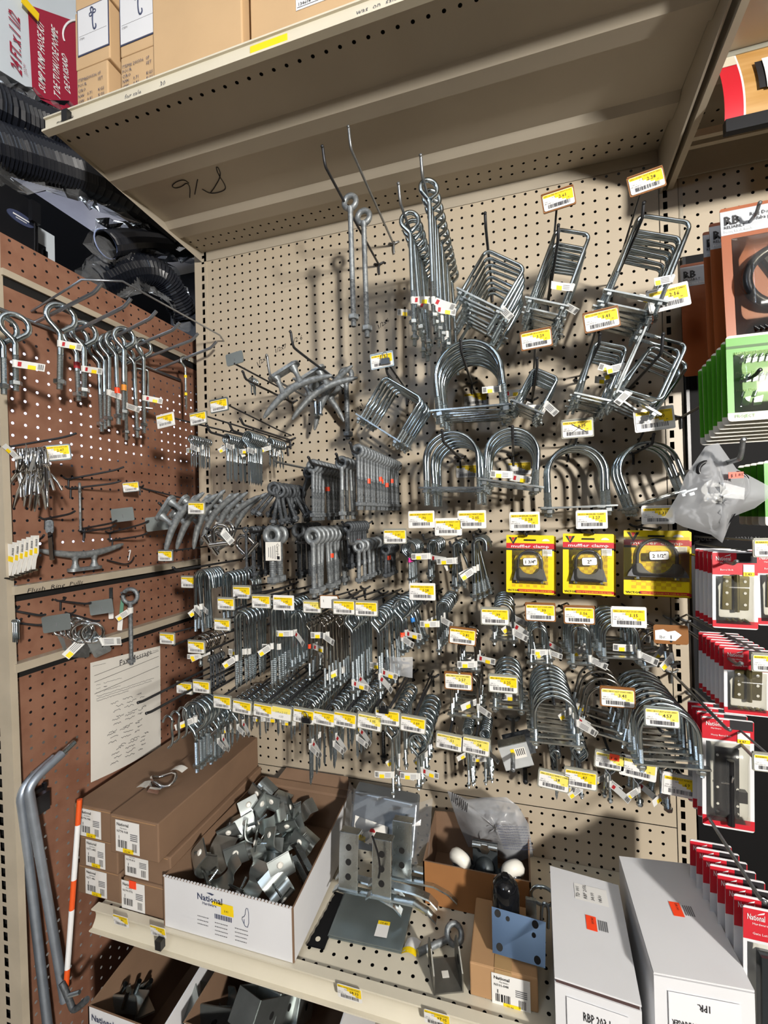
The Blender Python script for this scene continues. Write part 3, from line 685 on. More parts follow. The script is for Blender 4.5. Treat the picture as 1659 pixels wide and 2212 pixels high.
UB(5, (1410, 752), 92, 140, 8, .19, 1400, 'sagging '+SQ, 'in the tangled bunch by the slotted post', rot=35, square=True, corner=True, jit=.12, d1=.08)
UB(2, (1478, 748), 135, 110, 8, .235, 1470, 'sideways '+SQ, 'thrown across the tangled bunch by the slotted post', rot=114, square=True, corner=True, jit=.02, flag=((0, 1),), plate=True, d1=.205)
hook((1440, 668), .20, 'dark hook carrying the 2.16 price plate', price=(1444, 643, '2.16', 'ZINC SQ UBOLT W/NUT 3/8X3', '714-1234 10', 'card', 0, 74, -7), noprong=True)
hook((833, 785), .2, 'dark hook under the clipped 5.35 price label', up=.02, price=(825, 778, '5.35', 'ROUND UBOLT W/NUT 1/2X6', '391-4177 10', 'metal', 0, 48, -4, 'clip'))
UB(6, (832, 818), 106, 120, 7.5, .18, 866, SQ, 'hung like a diamond beside pencilled wall sizes', rot=35, square=True, corner=True, jit=.03, d1=.06)
# ---- round U-bolts in two rows
hook((955, 930), .29, 'dark hook holding round U-bolts left of the pair at centre', up=.02)
UB(6, (972, 930), 124, 160, 9.5, .24, 1000, 'round '+ZU, 'in the left bunch above the .96 price labels', rot=-1, jit=.035, ptilt=.05, d1=.05, pz=-.105)
hook((1107, 922), .28, 'dark hook holding round U-bolts with tilted label strips at centre', up=.02)
UB(6, (1108, 922), 118, 140, 9.5, .24, 1112, 'round '+ZU, 'in the bunch left of the crossed-out label', rot=4, jit=.05, ptilt=.1, flag=((0, 0), (1, 3)), d1=.05, nuts=2, tagx=0, fz=.72)
hook((1245, 948), .15, 'short hook under the crossed-out 8.29 price label', up=.006, price=(1247, 925, '8.29', 'STEEL ROUND UBOLT W/NUT', '587-9477 10', 'grey', 0, 60, -1, 'xmark'))
UB(3, (1243, 958), 128, 158, 11, .12, 1240, 'wide round '+ZU, 'under the crossed-out price label', rot=-1, jit=.03, ptilt=.0, d1=.05)
hook((1412, 938), .16, 'short hook under the 2.40 price plate', up=.018, price=(1413, 905, '2.40', 'MUFFLER U BOLT ZN HVY', '576-1281 10', 'card', 0, 72, -4))
UB(3, (1383, 955), 122, 150, 10, .12, 1375, 'tilted round '+ZU, 'under the 2.40 price plate', rot=-17, jit=.03, d1=.05)
for q, c, t, k in (((1027, 862), '8.70', 'ROUND UBOLT W/NUT 1/2X5', '761-5511 10'), ((1010, 1018), '.87', 'ROUND UBOLT W/NUT 3/8X3', '321-8809 10'), ((1122, 1012), '.99', 'ROUND UBOLT W/NUT 3/8X2', '115-7002 10')):
    root = empty('wall_label', P(q[0], q[1], .002)); tag(root, 'yellow and white %s price label on the pegboard behind U-bolts' % c, 'label')
    w = 48*ms(q[0], q[1], 0); link_mesh('price_label', price_mesh(w, w*.55, c, t, k, 0), root)
# ---- middle left
def blank_plate(px, L, label, wpx, tilt, mt=WIRE, up=.0, pm=None):
    p = P(px[0], px[1], L); root = empty('peg_hook', (p.x, 0, p.z-.012)); tag(root, label, 'hook')
    link_mesh('overarm', hook_parts(L, .0022, mt, straight=True), root); link_mesh('back_clip', clip_mesh(.0024, mt), root)
    w = wpx*ms(px[0], px[1], L); mb = MB(); mb.prism(rrect(w, w*.62, w*.08), -.001, .001, pm or PLCLEAR); mb.box((-.0005*w, -.0012, -w*.08), (w*.03, .0008, w*.12), INKG)
    mb.build('blank_plate', root, M=TR((0, -L-.002, .012)) @ RY(math.radians(tilt))); return root
blank_plate((508, 775), .25, 'hook with a bare metal plate near pencilled half-inch sizes', 42, -8)
hook((525, 803), .24, 'thin dark hook holding four tiny screw eyes', up=.015)
SE(4, (543, 822), 8, 852, 3.2, .19, 552, 'tiny zinc screw eye', 'on the hook under the bare metal plate', tf=.6, jit=.1)
hook((577, 768), .25, 'grey bent hook holding three galvanised cleats', mt=WIREG, up=.045)
hook((628, 717), .29, 'long dark hook holding a lone galvanised eye bolt left of pencilled sizes', up=.03)
EB(FE, 1, (747, 811), 19, 950, 12, .035, 0, 'single galvanised eye bolt hanging flat against the pegboard at centre left', '', tf=.4, mt=GALV, d1=.035)
hook((520, 905), .24, 'long dark hook under the .37 price label', up=.012, price=(473, 875, '.37', 'ZINC EYE BOLT SCREW 1/4X4', '321-0377 10', 'metal', 0, 42, -5))
hook((496, 915), .27, 'long dark hook under the .69 price label', up=.015, price=(428, 903, '.69', 'ZINC SCREW EYE 3/8X5', '321-0388 10', 'grey', 0, 40, -6))
hook((447, 918), .30, 'long dark hook under the .50 price label on the brown side', up=.015, price=(357, 908, '.50', 'ZINC SCREW EYE 5/16X4', '321-0350 10', 'card', 0, 42, -7))
SE(9, (535, 945), 15, 1048, 5, .22, 565, 'zinc screw eye', 'on the hook under the .37 label', flag=((0, 1), (2, 0), (4, 2)), fz=.3, jit=.05)
SE(10, (490, 948), 12, 1040, 4.5, .24, 528, 'long zinc screw eye', 'on the hook under the .69 label', flag=((0, 1), (1, 4), (3, 0)), fz=.24, jit=.05)
SE(9, (413, 948), 9, 1010, 4, .27, 452, 'slim zinc screw eye', 'in front of the brown panel corner', flag=((0, 1), (3, 0), (5, 2)), fz=.3, jit=.06)
SE(6, (583, 957), 12, 1010, 4.5, .15, 608, 'short zinc screw eye', 'right of the .37 label screw eyes', flag=((0, 2), (2, 0), (4, 4)), fz=.35, jit=.08)
hook((590, 985), .25, 'grey hook pointing left beside the tangled galvanised bolts', mt=WIREG, up=.012)
p0 = P(613, 1052, .20)
K = k_forged_eye(.0115, .0045, .085, .04, mt=GALVD)
for i in range(20):
    a = -1.0+2.0*((i*7) % 20)/19; M = TR((p0.x+.006*math.sin(i*2.1), -.235+.006*i, p0.z-.004*(i % 3))) @ RZ(random.uniform(-1.2, 1.2)) @ RY(-a*.75) @ RX(random.uniform(-.3, .3))
    inst(K, M, 'dull galvanised eye bolt wired into the tangled bunch at centre left', 'eye bolt', 'tangled galvanised eye bolts at centre left')
p0 = P(690, 1016, .10)
K = k_forged_eye(.012, .0045, .12, .05, mt=GALVD)
for i in range(5):
    M = TR((p0.x-.012-.004*i, -.13+.018*i, p0.z)) @ RY(.35+.07*i); inst(K, M, '%s slanting galvanised eye bolt beside the tangled bunch' % ORD[i], 'eye bolt', 'slanting galvanised eye bolts')
hook((667, 988), .27, 'dark hook holding galvanised eye bolts with one orange sticker', up=.012)
EB(FE, 9, (676, 1007), 16, 1125, 10, .22, 730, GE, 'on the hook right of the tangled bunch', tf=.5, mt=GALV, bands=((4, ORANGE, .42),), jit=.05)
hook((727, 981), .27, 'dark hook behind the two brightest galvanised eye bolts', up=.015)
EB(FE, 4, (738, 1000), 16, 1122, 10, .25, 765, 'light '+GE, 'between the two sticker-marked rows', tf=.5, mt=GALVL, jit=.05)
hook((757, 957), .34, 'dark hook holding the longest row of galvanised eye bolts', up=.015)
EB(FE, 16, (773, 974), 16, 1102, 10, .30, 880, GE, 'in the long row with orange stickers', tf=.5, mt=GALV, bands=((3, ORANGE, .5), (7, ORANGE, .42), (8, ORANGE, .45), (10, ORANGE, .5), (12, ORANGE, .4)), jit=.035)
# second galvanised row
hook((538, 1142), .2, 'hidden dark hook holding small galvanised eye bolts left of the tagged one', up=.008)
EB(FE, 6, (548, 1147), 11, 1250, 8, .15, 610, 'small dull eye bolt', 'left of the cardboard-tagged eye bolt', tf=.45, mt=GALVD, jit=.05, d1=.03)
EB(FE, 3, (531, 1145), 8, 1235, 6, .20, 545, 'thin dull eye bolt', 'beside the chrome shackles', tf=.45, mt=GALVD, jit=.08, d1=.15)
s_ = EB(FE, 2, (588, 1156), 23, 1262, 15, .23, 600, 'thick galvanised eye bolt', 'with big ring and cardboard tag', tf=.42, mt=GALVL, d1=.20, jit=.03)
mb = MB(); w = ms(600, 1200, .24); mb.box((.4*w*8, 0, 0), (36*w, .0014, 40*w), PAPER); mb.text('Campbell', (12*w, -.001, 18*w), (0, 0, -1), (1, 0, 0), 9*w, INK, shear=.2)
for i in range(4): mb.box((8*w-i*5*w, -.001, -2*w), (1.2*w, .0004, (30-3*i)*w), INKG)
mb.box((16*w, -.001, -14*w), (6*w, .0004, 7*w), INK)
link_mesh('card_tag', mb.mesh('card_tag'), s_[0], TR((.006, -.014, -(42)*ms(588, 1156, .23))))
hook((641, 1170), .25, 'bent dark hook holding the heavy galvanised eye bolts', up=.004)
EB(FE, 9, (676, 1158), 21, 1290, 12.5, .24, 745, 'heavy '+GE, 'on the hook above the brown plate', tf=.5, mt=GALVL, bands=((4, ORANGE, .42),), jit=.05)
EB(FE, 5, (645, 1146), 17, 1250, 10, .12, 690, 'dark heavy eye bolt', 'behind the heavy galvanised ones', tf=.5, mt=GALVD, d1=.02, jit=.06)
hook((740, 1128), .18, 'dark hook in shadow holding dull eye bolts under the stickered row', up=.008)
EB(FE, 8, (752, 1139), 13, 1230, 9, .14, 805, 'shadowed dull eye bolt', 'under the stickered long row', tf=.45, mt=GALVD, bands=((4, ORANGE, .4),), jit=.05, d1=.02)
hook((753, 1163), .24, 'pale-tipped hook holding short thick galvanised eye bolts', mt=WIREG, up=.014)
EB(FE, 6, (775, 1180), 15, 1260, 9.5, .20, 822, 'short '+GE, 'left of the 1.01 price label', tf=.45, mt=GALVL, jit=.05)
EB(FE, 6, (833, 1188), 12, 1248, 8, .12, 860, 'short dark eye bolt', 'half hidden under the 1.01 label', tf=.45, mt=GALVD, bands=((1, ORANGE, .35), (2, ORANGE, .35)), jit=.08, d1=.04)
# ---- centre small bolts
for q, c, t, k, pk, wd in (((853, 1158), '1.01', 'ZINC EYE BOLT W/NUT 1/4X3', '968-8787 10', 'grey', 48), ((910, 1122), '.96', 'ZINC STL JBOLT W/NUT 1/4X2', '723-2799 10', 'card', 53), ((968, 1138), '.96', 'ZINC STL JBOLT W/NUT 1/4X3', '823-8951 10', 'card', 54), ((1019, 1122), '2.05', 'ZINC STL JBOLT W/NUT 3/8X4', '924-8559 10', 'card', 56)):
    hook((q[0]+(28 if c == '1.01' else 4), q[1]+34), .20, 'hook under the %s price label%s' % (c, ' left of the pair' if t.endswith('1/4X2') else (' between two others' if t.endswith('1/4X3') and c == '.96' else ' at centre')), price=(q[0], q[1], c, t, k, pk, 0, wd, 0), up=.01)
EB(BE, 6, (884, 1185), 19, 1262, 6, .17, 893, 'small shiny eye bolt', 'bundled with a pink tape band', tf=.55, d1=.1, jit=.03, bands=((0, PINK, .42), (1, PINK, .42), (2, PINK, .42)))
HB(5, (936, 1178), 14, 1255, 7, .17, 950, 'small zinc J-bolt', 'under the lower .96 label', drop=2.2, flag=((0, 0), (1, 3)), jit=.16, d1=.08, fz=.4)
HB(5, (988, 1180), 12, 1278, 7, .17, 1000, 'slim zinc J-bolt', 'crossed under the 2.05 label', drop=1.6, flag=((0, 0), (2, 2)), jit=.2, d1=.08, fz=.32, sway=-.04)
HB(5, (1036, 1176), 18, 1298, 10, .18, 1050, 'big zinc J-bolt', 'left of the muffler clamp cards', drop=1.7, flag=((0, 4), (1, 2)), jit=.03, d1=.1, fz=.45, sway=-.06)
hook((848, 1310), .22, 'grey hook holding the open-eyed bolts at centre', mt=WIREG, up=.006)
EB(BE, 5, (868, 1312), 23, 1415, 9, .20, 890, 'open-eyed zinc bolt', 'right of the 2.95 price label', tf=.4, jit=.1, sway=-.09, bands=((0, ORANGE, .62), (2, mat('tape_blue', '2b7fd0', 0, .5), .45)), flag=((0, 1), (1, 3)), fz=.66)
hook((915, 1297), .18, 'hook under the 1.28 price label with inked number', price=(912, 1278, '1.28', 'ZINC STL RUN BOLT W/NUT 1/4', '966-1975 10', 'card', 0, 53, 0), up=.01)
HB(7, (957, 1312), 16, 1415, 7, .18, 975, 'zinc J-bolt', 'with white flags right of the 1.28 label', drop=1.5, flag=((0, 0), (2, 1), (4, 2)), jit=.05, fz=.42, d1=.06)
# ---- muffler clamps are in the next part; small U-bolts under them
SU = 'small zinc U-bolt'
for q, c, k, pk, st, wd, wh, L in (((1069, 1331), '.99', '163-0455 10', 'grey', 0, 56, 'left of the J-bolts', .2), ((1167, 1322), '.99', '672-1971 10', 'brown', 0, 58, 'below the first clamp card', .2), ((1251, 1328), '1.16', '152-5997 10', 'brown', 0, 58, 'below the middle clamp card', .2), ((1358, 1333), '1.15', '166-1670 10', 'card', 0, 64, 'below the right clamp card', .2), ((999, 1374), '2.81', '179-0597 10', 'brown', 0, 54, 'beside J-bolts', .2), ((990, 1471), '2.57', '630-4277 10', 'brown', 3, 56, 'over dark steel U-bolts', .18), ((1087, 1477), '1.25', '833-4239 10', 'grey', 0, 58, 'at lower centre', .18), ((1334, 1506), '3.41', '682-3919 10', 'brown', 3, 64, 'at lower right', .2), ((1430, 1549), '4.57', '682-2771 10', 'metal', 3, 64, 'over the big bunch at lower right', .24)):
    hook((q[0]+(0 if c != '1.15' else 40), q[1]+30), L, 'hook under the %s price plate %s' % (c, wh), price=(q[0], q[1], c, 'ZINC UBOLT ASST 5/16X1-3/8X2', k, pk, st, wd, 0 if c != '2.81' else 4), up=.004, mt=WIRE)
root = blank_plate((1448, 1370), .2, 'hook with a brown plate whose label is torn off', 66, 0, pm=PLBROWN); bp = [c for c in root.children if c.name.startswith('blank_plate')][0]
mb = MB(); w = ms(1440, 1370, .2); mb.prism([(-30*w, -12*w), (8*w, -13*w), (20*w, 0), (8*w, 9*w), (-6*w, 6*w), (-14*w, 11*w), (-30*w, 8*w)], -.0016, -.0012, WHITEW); mb.text('lbr.', (-22*w, -.0018, -9*w), (1, 0, 0), (0, 0, 1), 10*w, INK, lift=0); mb.build('torn_label', bp)
UB(6, (1086, 1302), 46, 92, 6, .19, 1104, SU, 'under the .99 plate beside the J-bolts', flag=((0, 1), (1, 5), (2, 4), (4, 1)), jit=.06, d1=.05)
UB(7, (1162, 1352), 38, 92, 5.5, .19, 1170, 'pointed '+SU, 'splayed under the plate below the first clamp card', flag=((0, 0), (1, 1), (2, 4), (4, 5)), jit=.16, d1=.06)
UB(5, (1254, 1350), 42, 96, 8, .19, 1254, 'thick '+SU, 'under the 1.16 price plate', flag=((0, 1), (2, 4)), jit=.05, d1=.05)
UB(6, (1340, 1340), 76, 92, 8.5, .20, 1318, 'wide '+SU, 'under the 1.15 price plate', flag=((0, 1), (1, 0), (3, 3)), jit=.05, d1=.06)
UB(5, (1412, 1362), 62, 84, 7, .19, 1392, 'dark steel U-bolt', 'under the torn brown plate', flag=((0, 4), (2, 4)), jit=.12, mt=STEEL, d1=.08, rot=-8)
UB(5, (1008, 1380), 42, 76, 6, .19, 1030, 'stainless U-bolt', 'under the 2.81 price plate', flag=((0, 0), (1, 2), (2, 3), (3, 4)), jit=.05, mt=STEEL, d1=.08)
UB(5, (1003, 1452), 62, 108, 6, .17, 1020, 'dull steel U-bolt', 'under the 2.57 price plate', flag=((0, 1), (1, 2)), jit=.08, mt=STEEL, d1=.05)
UB(5, (1096, 1452), 62, 88, 8, .17, 1100, 'round '+SU, 'under the 1.25 price plate', jit=.04, d1=.06, flag=((1, 0),))
hook((1197, 1520), .23, 'dark hook through the round U-bolts with red price stickers', up=.002)
UB(9, (1199, 1500), 94, 120, 8, .22, 1199, 'arched '+ZU, 'in the stack with red price stickers', jit=.04, d1=.04, flag=((0, 1), (1, 5), (2, 1), (3, 4), (5, 3)), fz=.45)
UB(4, (1322, 1480), 92, 128, 7, .17, 1330, 'shadowed '+ZU, 'under the 3.41 price plate', rot=12, jit=.06, mt=STEEL, d1=.05)
UB(9, (1442, 1528), 124, 145, 10.5, .24, 1412, 'large arched '+ZU, 'in the big bunch at lower right', jit=.03, d1=.04, rot=-2)
# ---- lower right small goods
for q, c, k, pk, st, wd, tl, ex, wh in (((970, 1602), '.51', '820-0501 10', 'grey', 3, 54, 5, None, 'left one'), ((1028, 1611), '.58', '140-1329 10', 'grey', 3, 56, 5, None, 'right one'), ((1196, 1686), '.28', '604-3291 10', 'grey', 3, 60, 6, None, ''), ((1254, 1682), '.47', '578-9929 10', 'grey', 0, 62, 3, None, ''), ((1317, 1643), '.45', '950-6577 10', 'grey', 3, 56, 5, 'orange', ''), ((1379, 1659), '.40', '682-6719 10', 'card', 3, 66, 7, None, ''), ((1473, 1698), '.69', '722-6268 10', 'card', 0, 70, 4, None, '')):
    hook((q[0], q[1]-18), .15, 'hook under the %s price label at lower right' % c, price=(q[0], q[1], c, 'ZINC EYE BOLT W/NUT 1/4X2', k, pk, st, wd, tl, ex), up=.002)
SEb = lambda *a, **k: SE(*a, **k)
EB(BE, 7, (1010, 1578), 12, 1702, 5, .10, 1012, 'slim zinc eye bolt', 'hanging under the .51 label', tf=.3, jit=.08, d1=.04, flag=((0, 1), (1, 2), (3, 0)), fz=.4)
EB(BE, 8, (1048, 1585), 13, 1695, 5, .10, 1056, 'slim zinc eye bolt', 'hanging under the .58 label', tf=.3, jit=.1, d1=.03, flag=((0, 0), (2, 5)), fz=.5)
SE(6, (1200, 1630), 12, 1728, 6, .13, 1202, 'small zinc screw eye', 'behind the .28 label', jit=.08, d1=.04, flag=((0, 3),), fz=.6)
EB(BE, 8, (1252, 1625), 18, 1725, 6, .13, 1252, 'little zinc eye bolt', 'behind the .47 label', jit=.08, d1=.03, flag=((0, 4), (1, 0)), fz=.8)
EB(BE, 5, (1318, 1660), 12, 1735, 6, .10, 1320, 'little zinc eye bolt', 'behind the orange-stickered label', jit=.14, d1=.04, flag=((0, 5), (1, 1), (2, 4)), fz=.5)
EB(BE, 5, (1378, 1680), 12, 1742, 7, .10, 1380, 'little zinc eye bolt', 'behind the .40 label', jit=.14, d1=.04, flag=((0, 4), (1, 5)), fz=.4)
EB(BE, 5, (1440, 1665), 16, 1755, 9, .12, 1430, 'stout zinc eye bolt', 'behind the .69 label', jit=.1, d1=.05, flag=((0, 2),), fz=.6, sway=.05)
# ---- left side of the lower main wall
PR = 'ZINC LAG SCREW EYE HOOK BOLT'
for q, c, k, pk, st, wd, L, wh in (((408, 1257), '5.15', '681-0515 10', 'grey', 0, 38, .22, 'beside the bent hooks'), ((522, 1279), '2.79', '891-2279 10', 'grey', 0, 42, .22, ''), ((488, 1304), '3.49', '681-3490 10', 'grey', 0, 40, .26, ''), ((564, 1299), '1.67', '516-5977 10', 'grey', 0, 43, .25, ''), ((612, 1302), '1.05', '584-7511 10', 'card', 0, 46, .25, 'with paper edge'), ((674, 1310), '3.97', '561-3970 10', 'grey', 3, 40, .22, ''), ((743, 1311), '1.31', '473-6591 10', 'grey', 0, 48, .24, ''), ((791, 1314), '2.95', '678-8579 10', 'grey', 0, 49, .24, ''), ((480, 1349), '1.55', '617-1550 10', 'grey', 0, 38, .26, ''), ((361, 1379), '3.01', '681-3010 10', 'grey', 0, 37, .26, 'in front of the brown side'), ((424, 1397), '.84', '723-0840 10', 'grey', 0, 41, .27, ''), ((398, 1486), '1.28', '612-1282 10', 'grey', 0, 38, .26, 'at far left'), ((435, 1483), '2.60', '673-2600 10', 'grey', 0, 41, .27, '')):
    hook((q[0]+16, q[1]+14), L, ('hook under the %s price plate %s' % (c, wh)).strip()+(' in the left lower rows' if not wh else ''), price=(q[0], q[1], c, PR, k, pk, st, wd, 0), up=.0)
root = blank_plate((712, 1299), .24, 'hook with a blank white card on a brown plate', 44, 0, pm=PLBROWN); bp = [c for c in root.children if c.name.startswith('blank_plate')][0]
w = ms(712, 1299, .24); link_mesh('blank_card', price_mesh(40*w, 26*w, '', '', 'x', 5), bp, TR((0, -.0016, -.001)))
HB(8, (437, 1250), 22, 1365, 7, .25, 470, 'big bent zinc hook', 'beside the 5.15 price plate', drop=2.0, tf=.2, nuts=0, flag=((0, 1), (1, 4), (2, 1)), fz=.6, jit=.1)
HB(8, (492, 1250), 16, 1350, 7, .22, 540, 'round bent zinc hook', 'behind the 2.79 price plate', drop=1.5, tf=.25, nuts=0, jit=.04)
SE(6, (545, 1245), 10, 1300, 6, .06, 560, 'shadowed zinc hook', 'at the wall behind the bent hooks', open_=True, jit=.05, d1=.02)
HB(9, (523, 1338), 20, 1492, 8, .26, 585, 'long zinc lag hook', 'under the 1.67 price plate', drop=1.4, tf=.36, nuts=0, lag=True, jit=.02, flag=((0, 4), (2, 0), (3, 2)), fz=.55)
HB(9, (600, 1325), 20, 1490, 8, .25, 655, 'long zinc lag hook', 'under the 1.05 price plate', drop=1.4, tf=.36, nuts=0, lag=True, jit=.02, flag=((0, 4), (2, 0)), fz=.5)
HB(6, (640, 1335), 16, 1450, 8, .22, 678, 'zinc hook bolt', 'under the 3.97 price plate', drop=1.3, tf=.2, flag=((0, 0), (1, 5)), jit=.03, fz=.35)
EB(BE, 6, (668, 1350), 9, 1468, 6, .18, 690, 'slim stainless eye bolt', 'with a red logo wrap', mt=STEEL, jit=.12, tf=.3, d1=.06, bands=((0, ORANGE, .4),), flag=((1, 3), (2, 5)), fz=.45)
EB(BE, 5, (700, 1342), 10, 1498, 6.5, .24, 728, 'long stainless eye bolt', 'under the blank white card', mt=STEEL, jit=.03, tf=.35, flag=((0, 1), (1, 0)), fz=.25)
EB(BE, 4, (733, 1340), 12, 1480, 6.5, .22, 748, 'bright stainless eye bolt', 'left of the thick zinc ones', mt=STEEL, jit=.03, tf=.35, flag=((1, 2),), fz=.8)
EB(BE, 8, (760, 1340), 20, 1510, 8, .24, 800, 'long zinc eye bolt', 'under the 1.31 price plate', tf=.45, jit=.03, flag=((0, 3), (2, 5)), fz=.8)
EB(BE, 9, (817, 1338), 22, 1508, 8, .24, 862, 'long zinc eye bolt', 'under the 2.95 price plate', tf=.5, jit=.05, flag=((0, 5), (1, 3), (3, 0)), fz=.75)
root = empty('loose_bag', P(866, 1440, .22)); tag(root, 'small clear plastic sleeve hanging at centre', 'bag'); w = ms(866, 1440, .22); mb = MB(); mb.sheet(lambda u, v: ((u-.5)*52*w, .004*math.sin(u*5+v*3), (v-.5)*42*w), 6, 6, VINYLG); mb.box((0, .002, 8*w), (40*w, .0006, 5*w), INKG); mb.build('sleeve', root)
# rings, S hooks and big eyes at far left
EB(BE, 5, (433, 1392), 20, 1440, 5, .25, 470, 'bright wire ring bolt', 'behind the .84 price plate', jit=.3, tf=.25, mt=STEEL, flag=((0, 0), (1, 4), (2, 2)), fz=.7)
EB(FE, 6, (455, 1425), 7, 1490, 4.5, .22, 480, 'thin dull eye bolt', 'above the 2.60 price plate', mt=GALVD, jit=.05)
EB(BE, 4, (421, 1545), 33, 1668, 9, .27, 450, 'big-eyed zinc bolt', 'over the brown boxes', tf=.45, jit=.04, flag=((0, 2),), fz=.25)
EB(BE, 5, (455, 1560), 26, 1650, 8, .20, 490, 'large-eyed zinc bolt', 'behind the 1.01 price plate', tf=.4, jit=.06)
hook((300, 1517), .40, 'long dark hook reaching left over the brown boxes', up=.002)
hook((318, 1540), .40, 'lower long dark hook reaching left over the brown boxes', up=.002)
for i in range(7):
    p = P(372, 1545, .32); d = .33-.022*i; mb = MB(); L = .062
    mb.tube(smooth_path([(-.016, 0, -.012), (-.010, 0, .0), (.0, 0, .004), (.010, 0, -.004), (.006, 0, -.02), (.010, 0, -L*.8), (.004, 0, -L), (-.003, 0, -L*1.08)], 2), .0028, ZINC, n=6)
    o = mb.build('s_hook', M=TR((p.x, -d, p.z)) @ RY(random.uniform(-.06, .06))); tag(o, '%s zinc S-hook on the long dark hook over the brown boxes' % ORD[i], 'hook', 'zinc S-hooks over the brown boxes')
# ---- bottom band of ten price plates with screw eyes behind them
BAND = [((480, 1516), '1.01', '601-1012 10', 0, 42, 1), ((523, 1527), '1.00', '600-1002 10', 0, 44, 4), ((568, 1534), '.83', '600-0832 10', 0, 44, 4), ((608, 1540), '', '', 4, 46, 4), ((656, 1546), '1.25', '601-1252 10', 0, 48, 4), ((700, 1551), '1.97', '608-8571 10', 0, 48, 4), ((745, 1554), '1.23', '149-7678 10', 0, 50, 4), ((798, 1559), '1.05', '600-1052 10', 3, 52, 5), ((837, 1549), '.61', '479-1870 10', 0, 52, 2), ((892, 1564), '1.09', '608-4577 10', 0, 53, 4)]
GE2 = [(470, 1555, 1640, 18, 6), (513, 1540, 1600, 17, 6), (560, 1525, 1595, 14, 5), (600, 1530, 1590, 14, 6), (628, 1540, 1600, 14, 5), (668, 1530, 1695, 19, 6), (720, 1540, 1660, 19, 6.5), (770, 1545, 1640, 18, 6.5), (846, 1575, 1720, 18, 6.5), (903, 1605, 1705, 24, 8)]
BKX = [500, 560, 640, 685, 715, 760, 820, 860, 890, 945]
for i, ((q, c, k, st, wd, tl), (ex_, ey, by, r, w), bx) in enumerate(zip(BAND, GE2, BKX)):
    wh = 'under the hand-written plate' if not c else 'under the %s plate of the long label row' % c
    hook((q[0], q[1]-8), .24, ('hook with the %s plate in the long label row' % c) if c else 'hook with a hand-written yellow plate in the long label row', price=(q[0], q[1], c, PR, k, 'grey', st, wd, tl, 'clip' if c in ('1.25', '.61') else None), up=-.004)
    if i in (8, 9): EB(BE, 9, (ex_, ey), r, by, w, .23 if i == 8 else .22, bx, 'zinc eye bolt', wh, tf=.3, jit=.05, flag=((0, 0), (1, 3), (3, 4)), fz=.7, d1=.05, jy=.0015)
    else: SE(10, (ex_, ey-4), r, by, w, .21, bx, 'zinc lag screw eye', wh, tf=.42, jit=.05, flag=(((0, 1), (1, 5), (3, 4)) if i in (0, 1, 5, 6, 7) else ((1, 0),)), fz=.55, d1=.03)
# dark threaded rod tip
mb = MB(); p = P(829, 1625, .12); mb.thread(.05, -.025, .0045, BLACK, pitch=.003); mb.nut(-.012, .009, .007, BLACK); o = mb.build('threaded_rod', loc=p); tag(o, 'black threaded rod with nut hanging below the clipped .61 label', 'rod')

p = P(1116, 1640, .17); s_ = ms(1116, 1640, .17); root = empty('post_bracket', M=TR(p) @ RZ(.1) @ RY(math.radians(-17))); tag(root, 'square zinc box bracket with sticker hanging right of the .58 label', 'bracket')
mb = MB(); mb.box((0, .012, 0), (62*s_, .003, 50*s_), mat('bracket_bright', 'd3d7d8', .45, .4, .1, 30)); mb.box((0, .026, 25*s_), (62*s_, .03, .003), ZPLATE); mb.box((0, .026, -25*s_), (62*s_, .03, .003), ZPLATE); mb.box((12*s_, .05, 4*s_), (62*s_, .003, 54*s_), GALVD); mb.build('box_plate', root)
mb = MB(); mb.box((10*s_, .010, 6*s_), (26*s_, .0006, 22*s_), PAPER); mb.box((-4*s_, .0099, 10*s_), (8*s_, .0006, 14*s_), LABY)
for q in range(5): mb.box(((4+q*4)*s_, .0094, 8*s_), (1.6*s_, .0004, 14*s_), INK)
mb.build('price_sticker', root)
hook((1108, 1662), .21, 'thick grey peg through the square zinc box bracket', mt=WIREG, r=.0045, up=-.004)
hook((1135, 1688), .05, 'short thick dark peg below the square zinc box bracket', r=.005, up=-.01)
hook((1205, 1620), .12, 'thick dark peg under the U-bolts with red stickers', r=.004, up=-.01)
# ================================================================== CLEATS, SHACKLES, LEFT WALL GOODS
def k_cleat(h, r, base_w, bh, mt=GALVL):
    mb = MB(); pts, rs = [], []
    for i in range(17):
        t = -1+2*i/16; pts.append((h*t, 0, -bh*.55*abs(t)**1.7)); rs.append(r*(1-.42*abs(t)**1.5)*(1 if abs(t) < .99 else .6))
    mb.tube(pts, rs, mt, n=10); mb.tube([(h*.98, 0, -bh*.53), (h*1.015, 0, -bh*.57)], [rs[-1], rs[-1]*.3], mt, n=10); mb.tube([(-h*.98, 0, -bh*.53), (-h*1.015, 0, -bh*.57)], [rs[0], rs[0]*.3], mt, n=10)
    parts = [('horn_bar', mb.mesh('horn_bar'))]
    for s in (-1, 1):
        mb = MB(); x = s*base_w*.36; mb.lathe([(r*1.1, -r*.2), (r*.62, bh*.35), (r*.68, bh*.6), (r*1.25, bh*.95)], mt, 12, M=TR((x, 0, 0))); parts.append(('foot', mb.mesh('foot')))
    mb = MB(); pts = rrect(base_w*1.25, r*2.9, r*1.4, 6); k = len(pts)
    T = TR((0, 0, bh)) @ RX(PI/2); mb.prism(pts, -.0035, .0035, mt, M=T, smooth=True); parts.append(('base_plate', mb.mesh('base_plate')))
    return parts
def cleat(parts, M, label, group):
    r = empty('boat_cleat', M=M); tag(r, label, 'cleat', group)
    for n, me in parts: link_mesh(n, me, r)
s = ms(630, 840, .2); CK = k_cleat(88*s, 8.5*s, 62*s, 42*s)
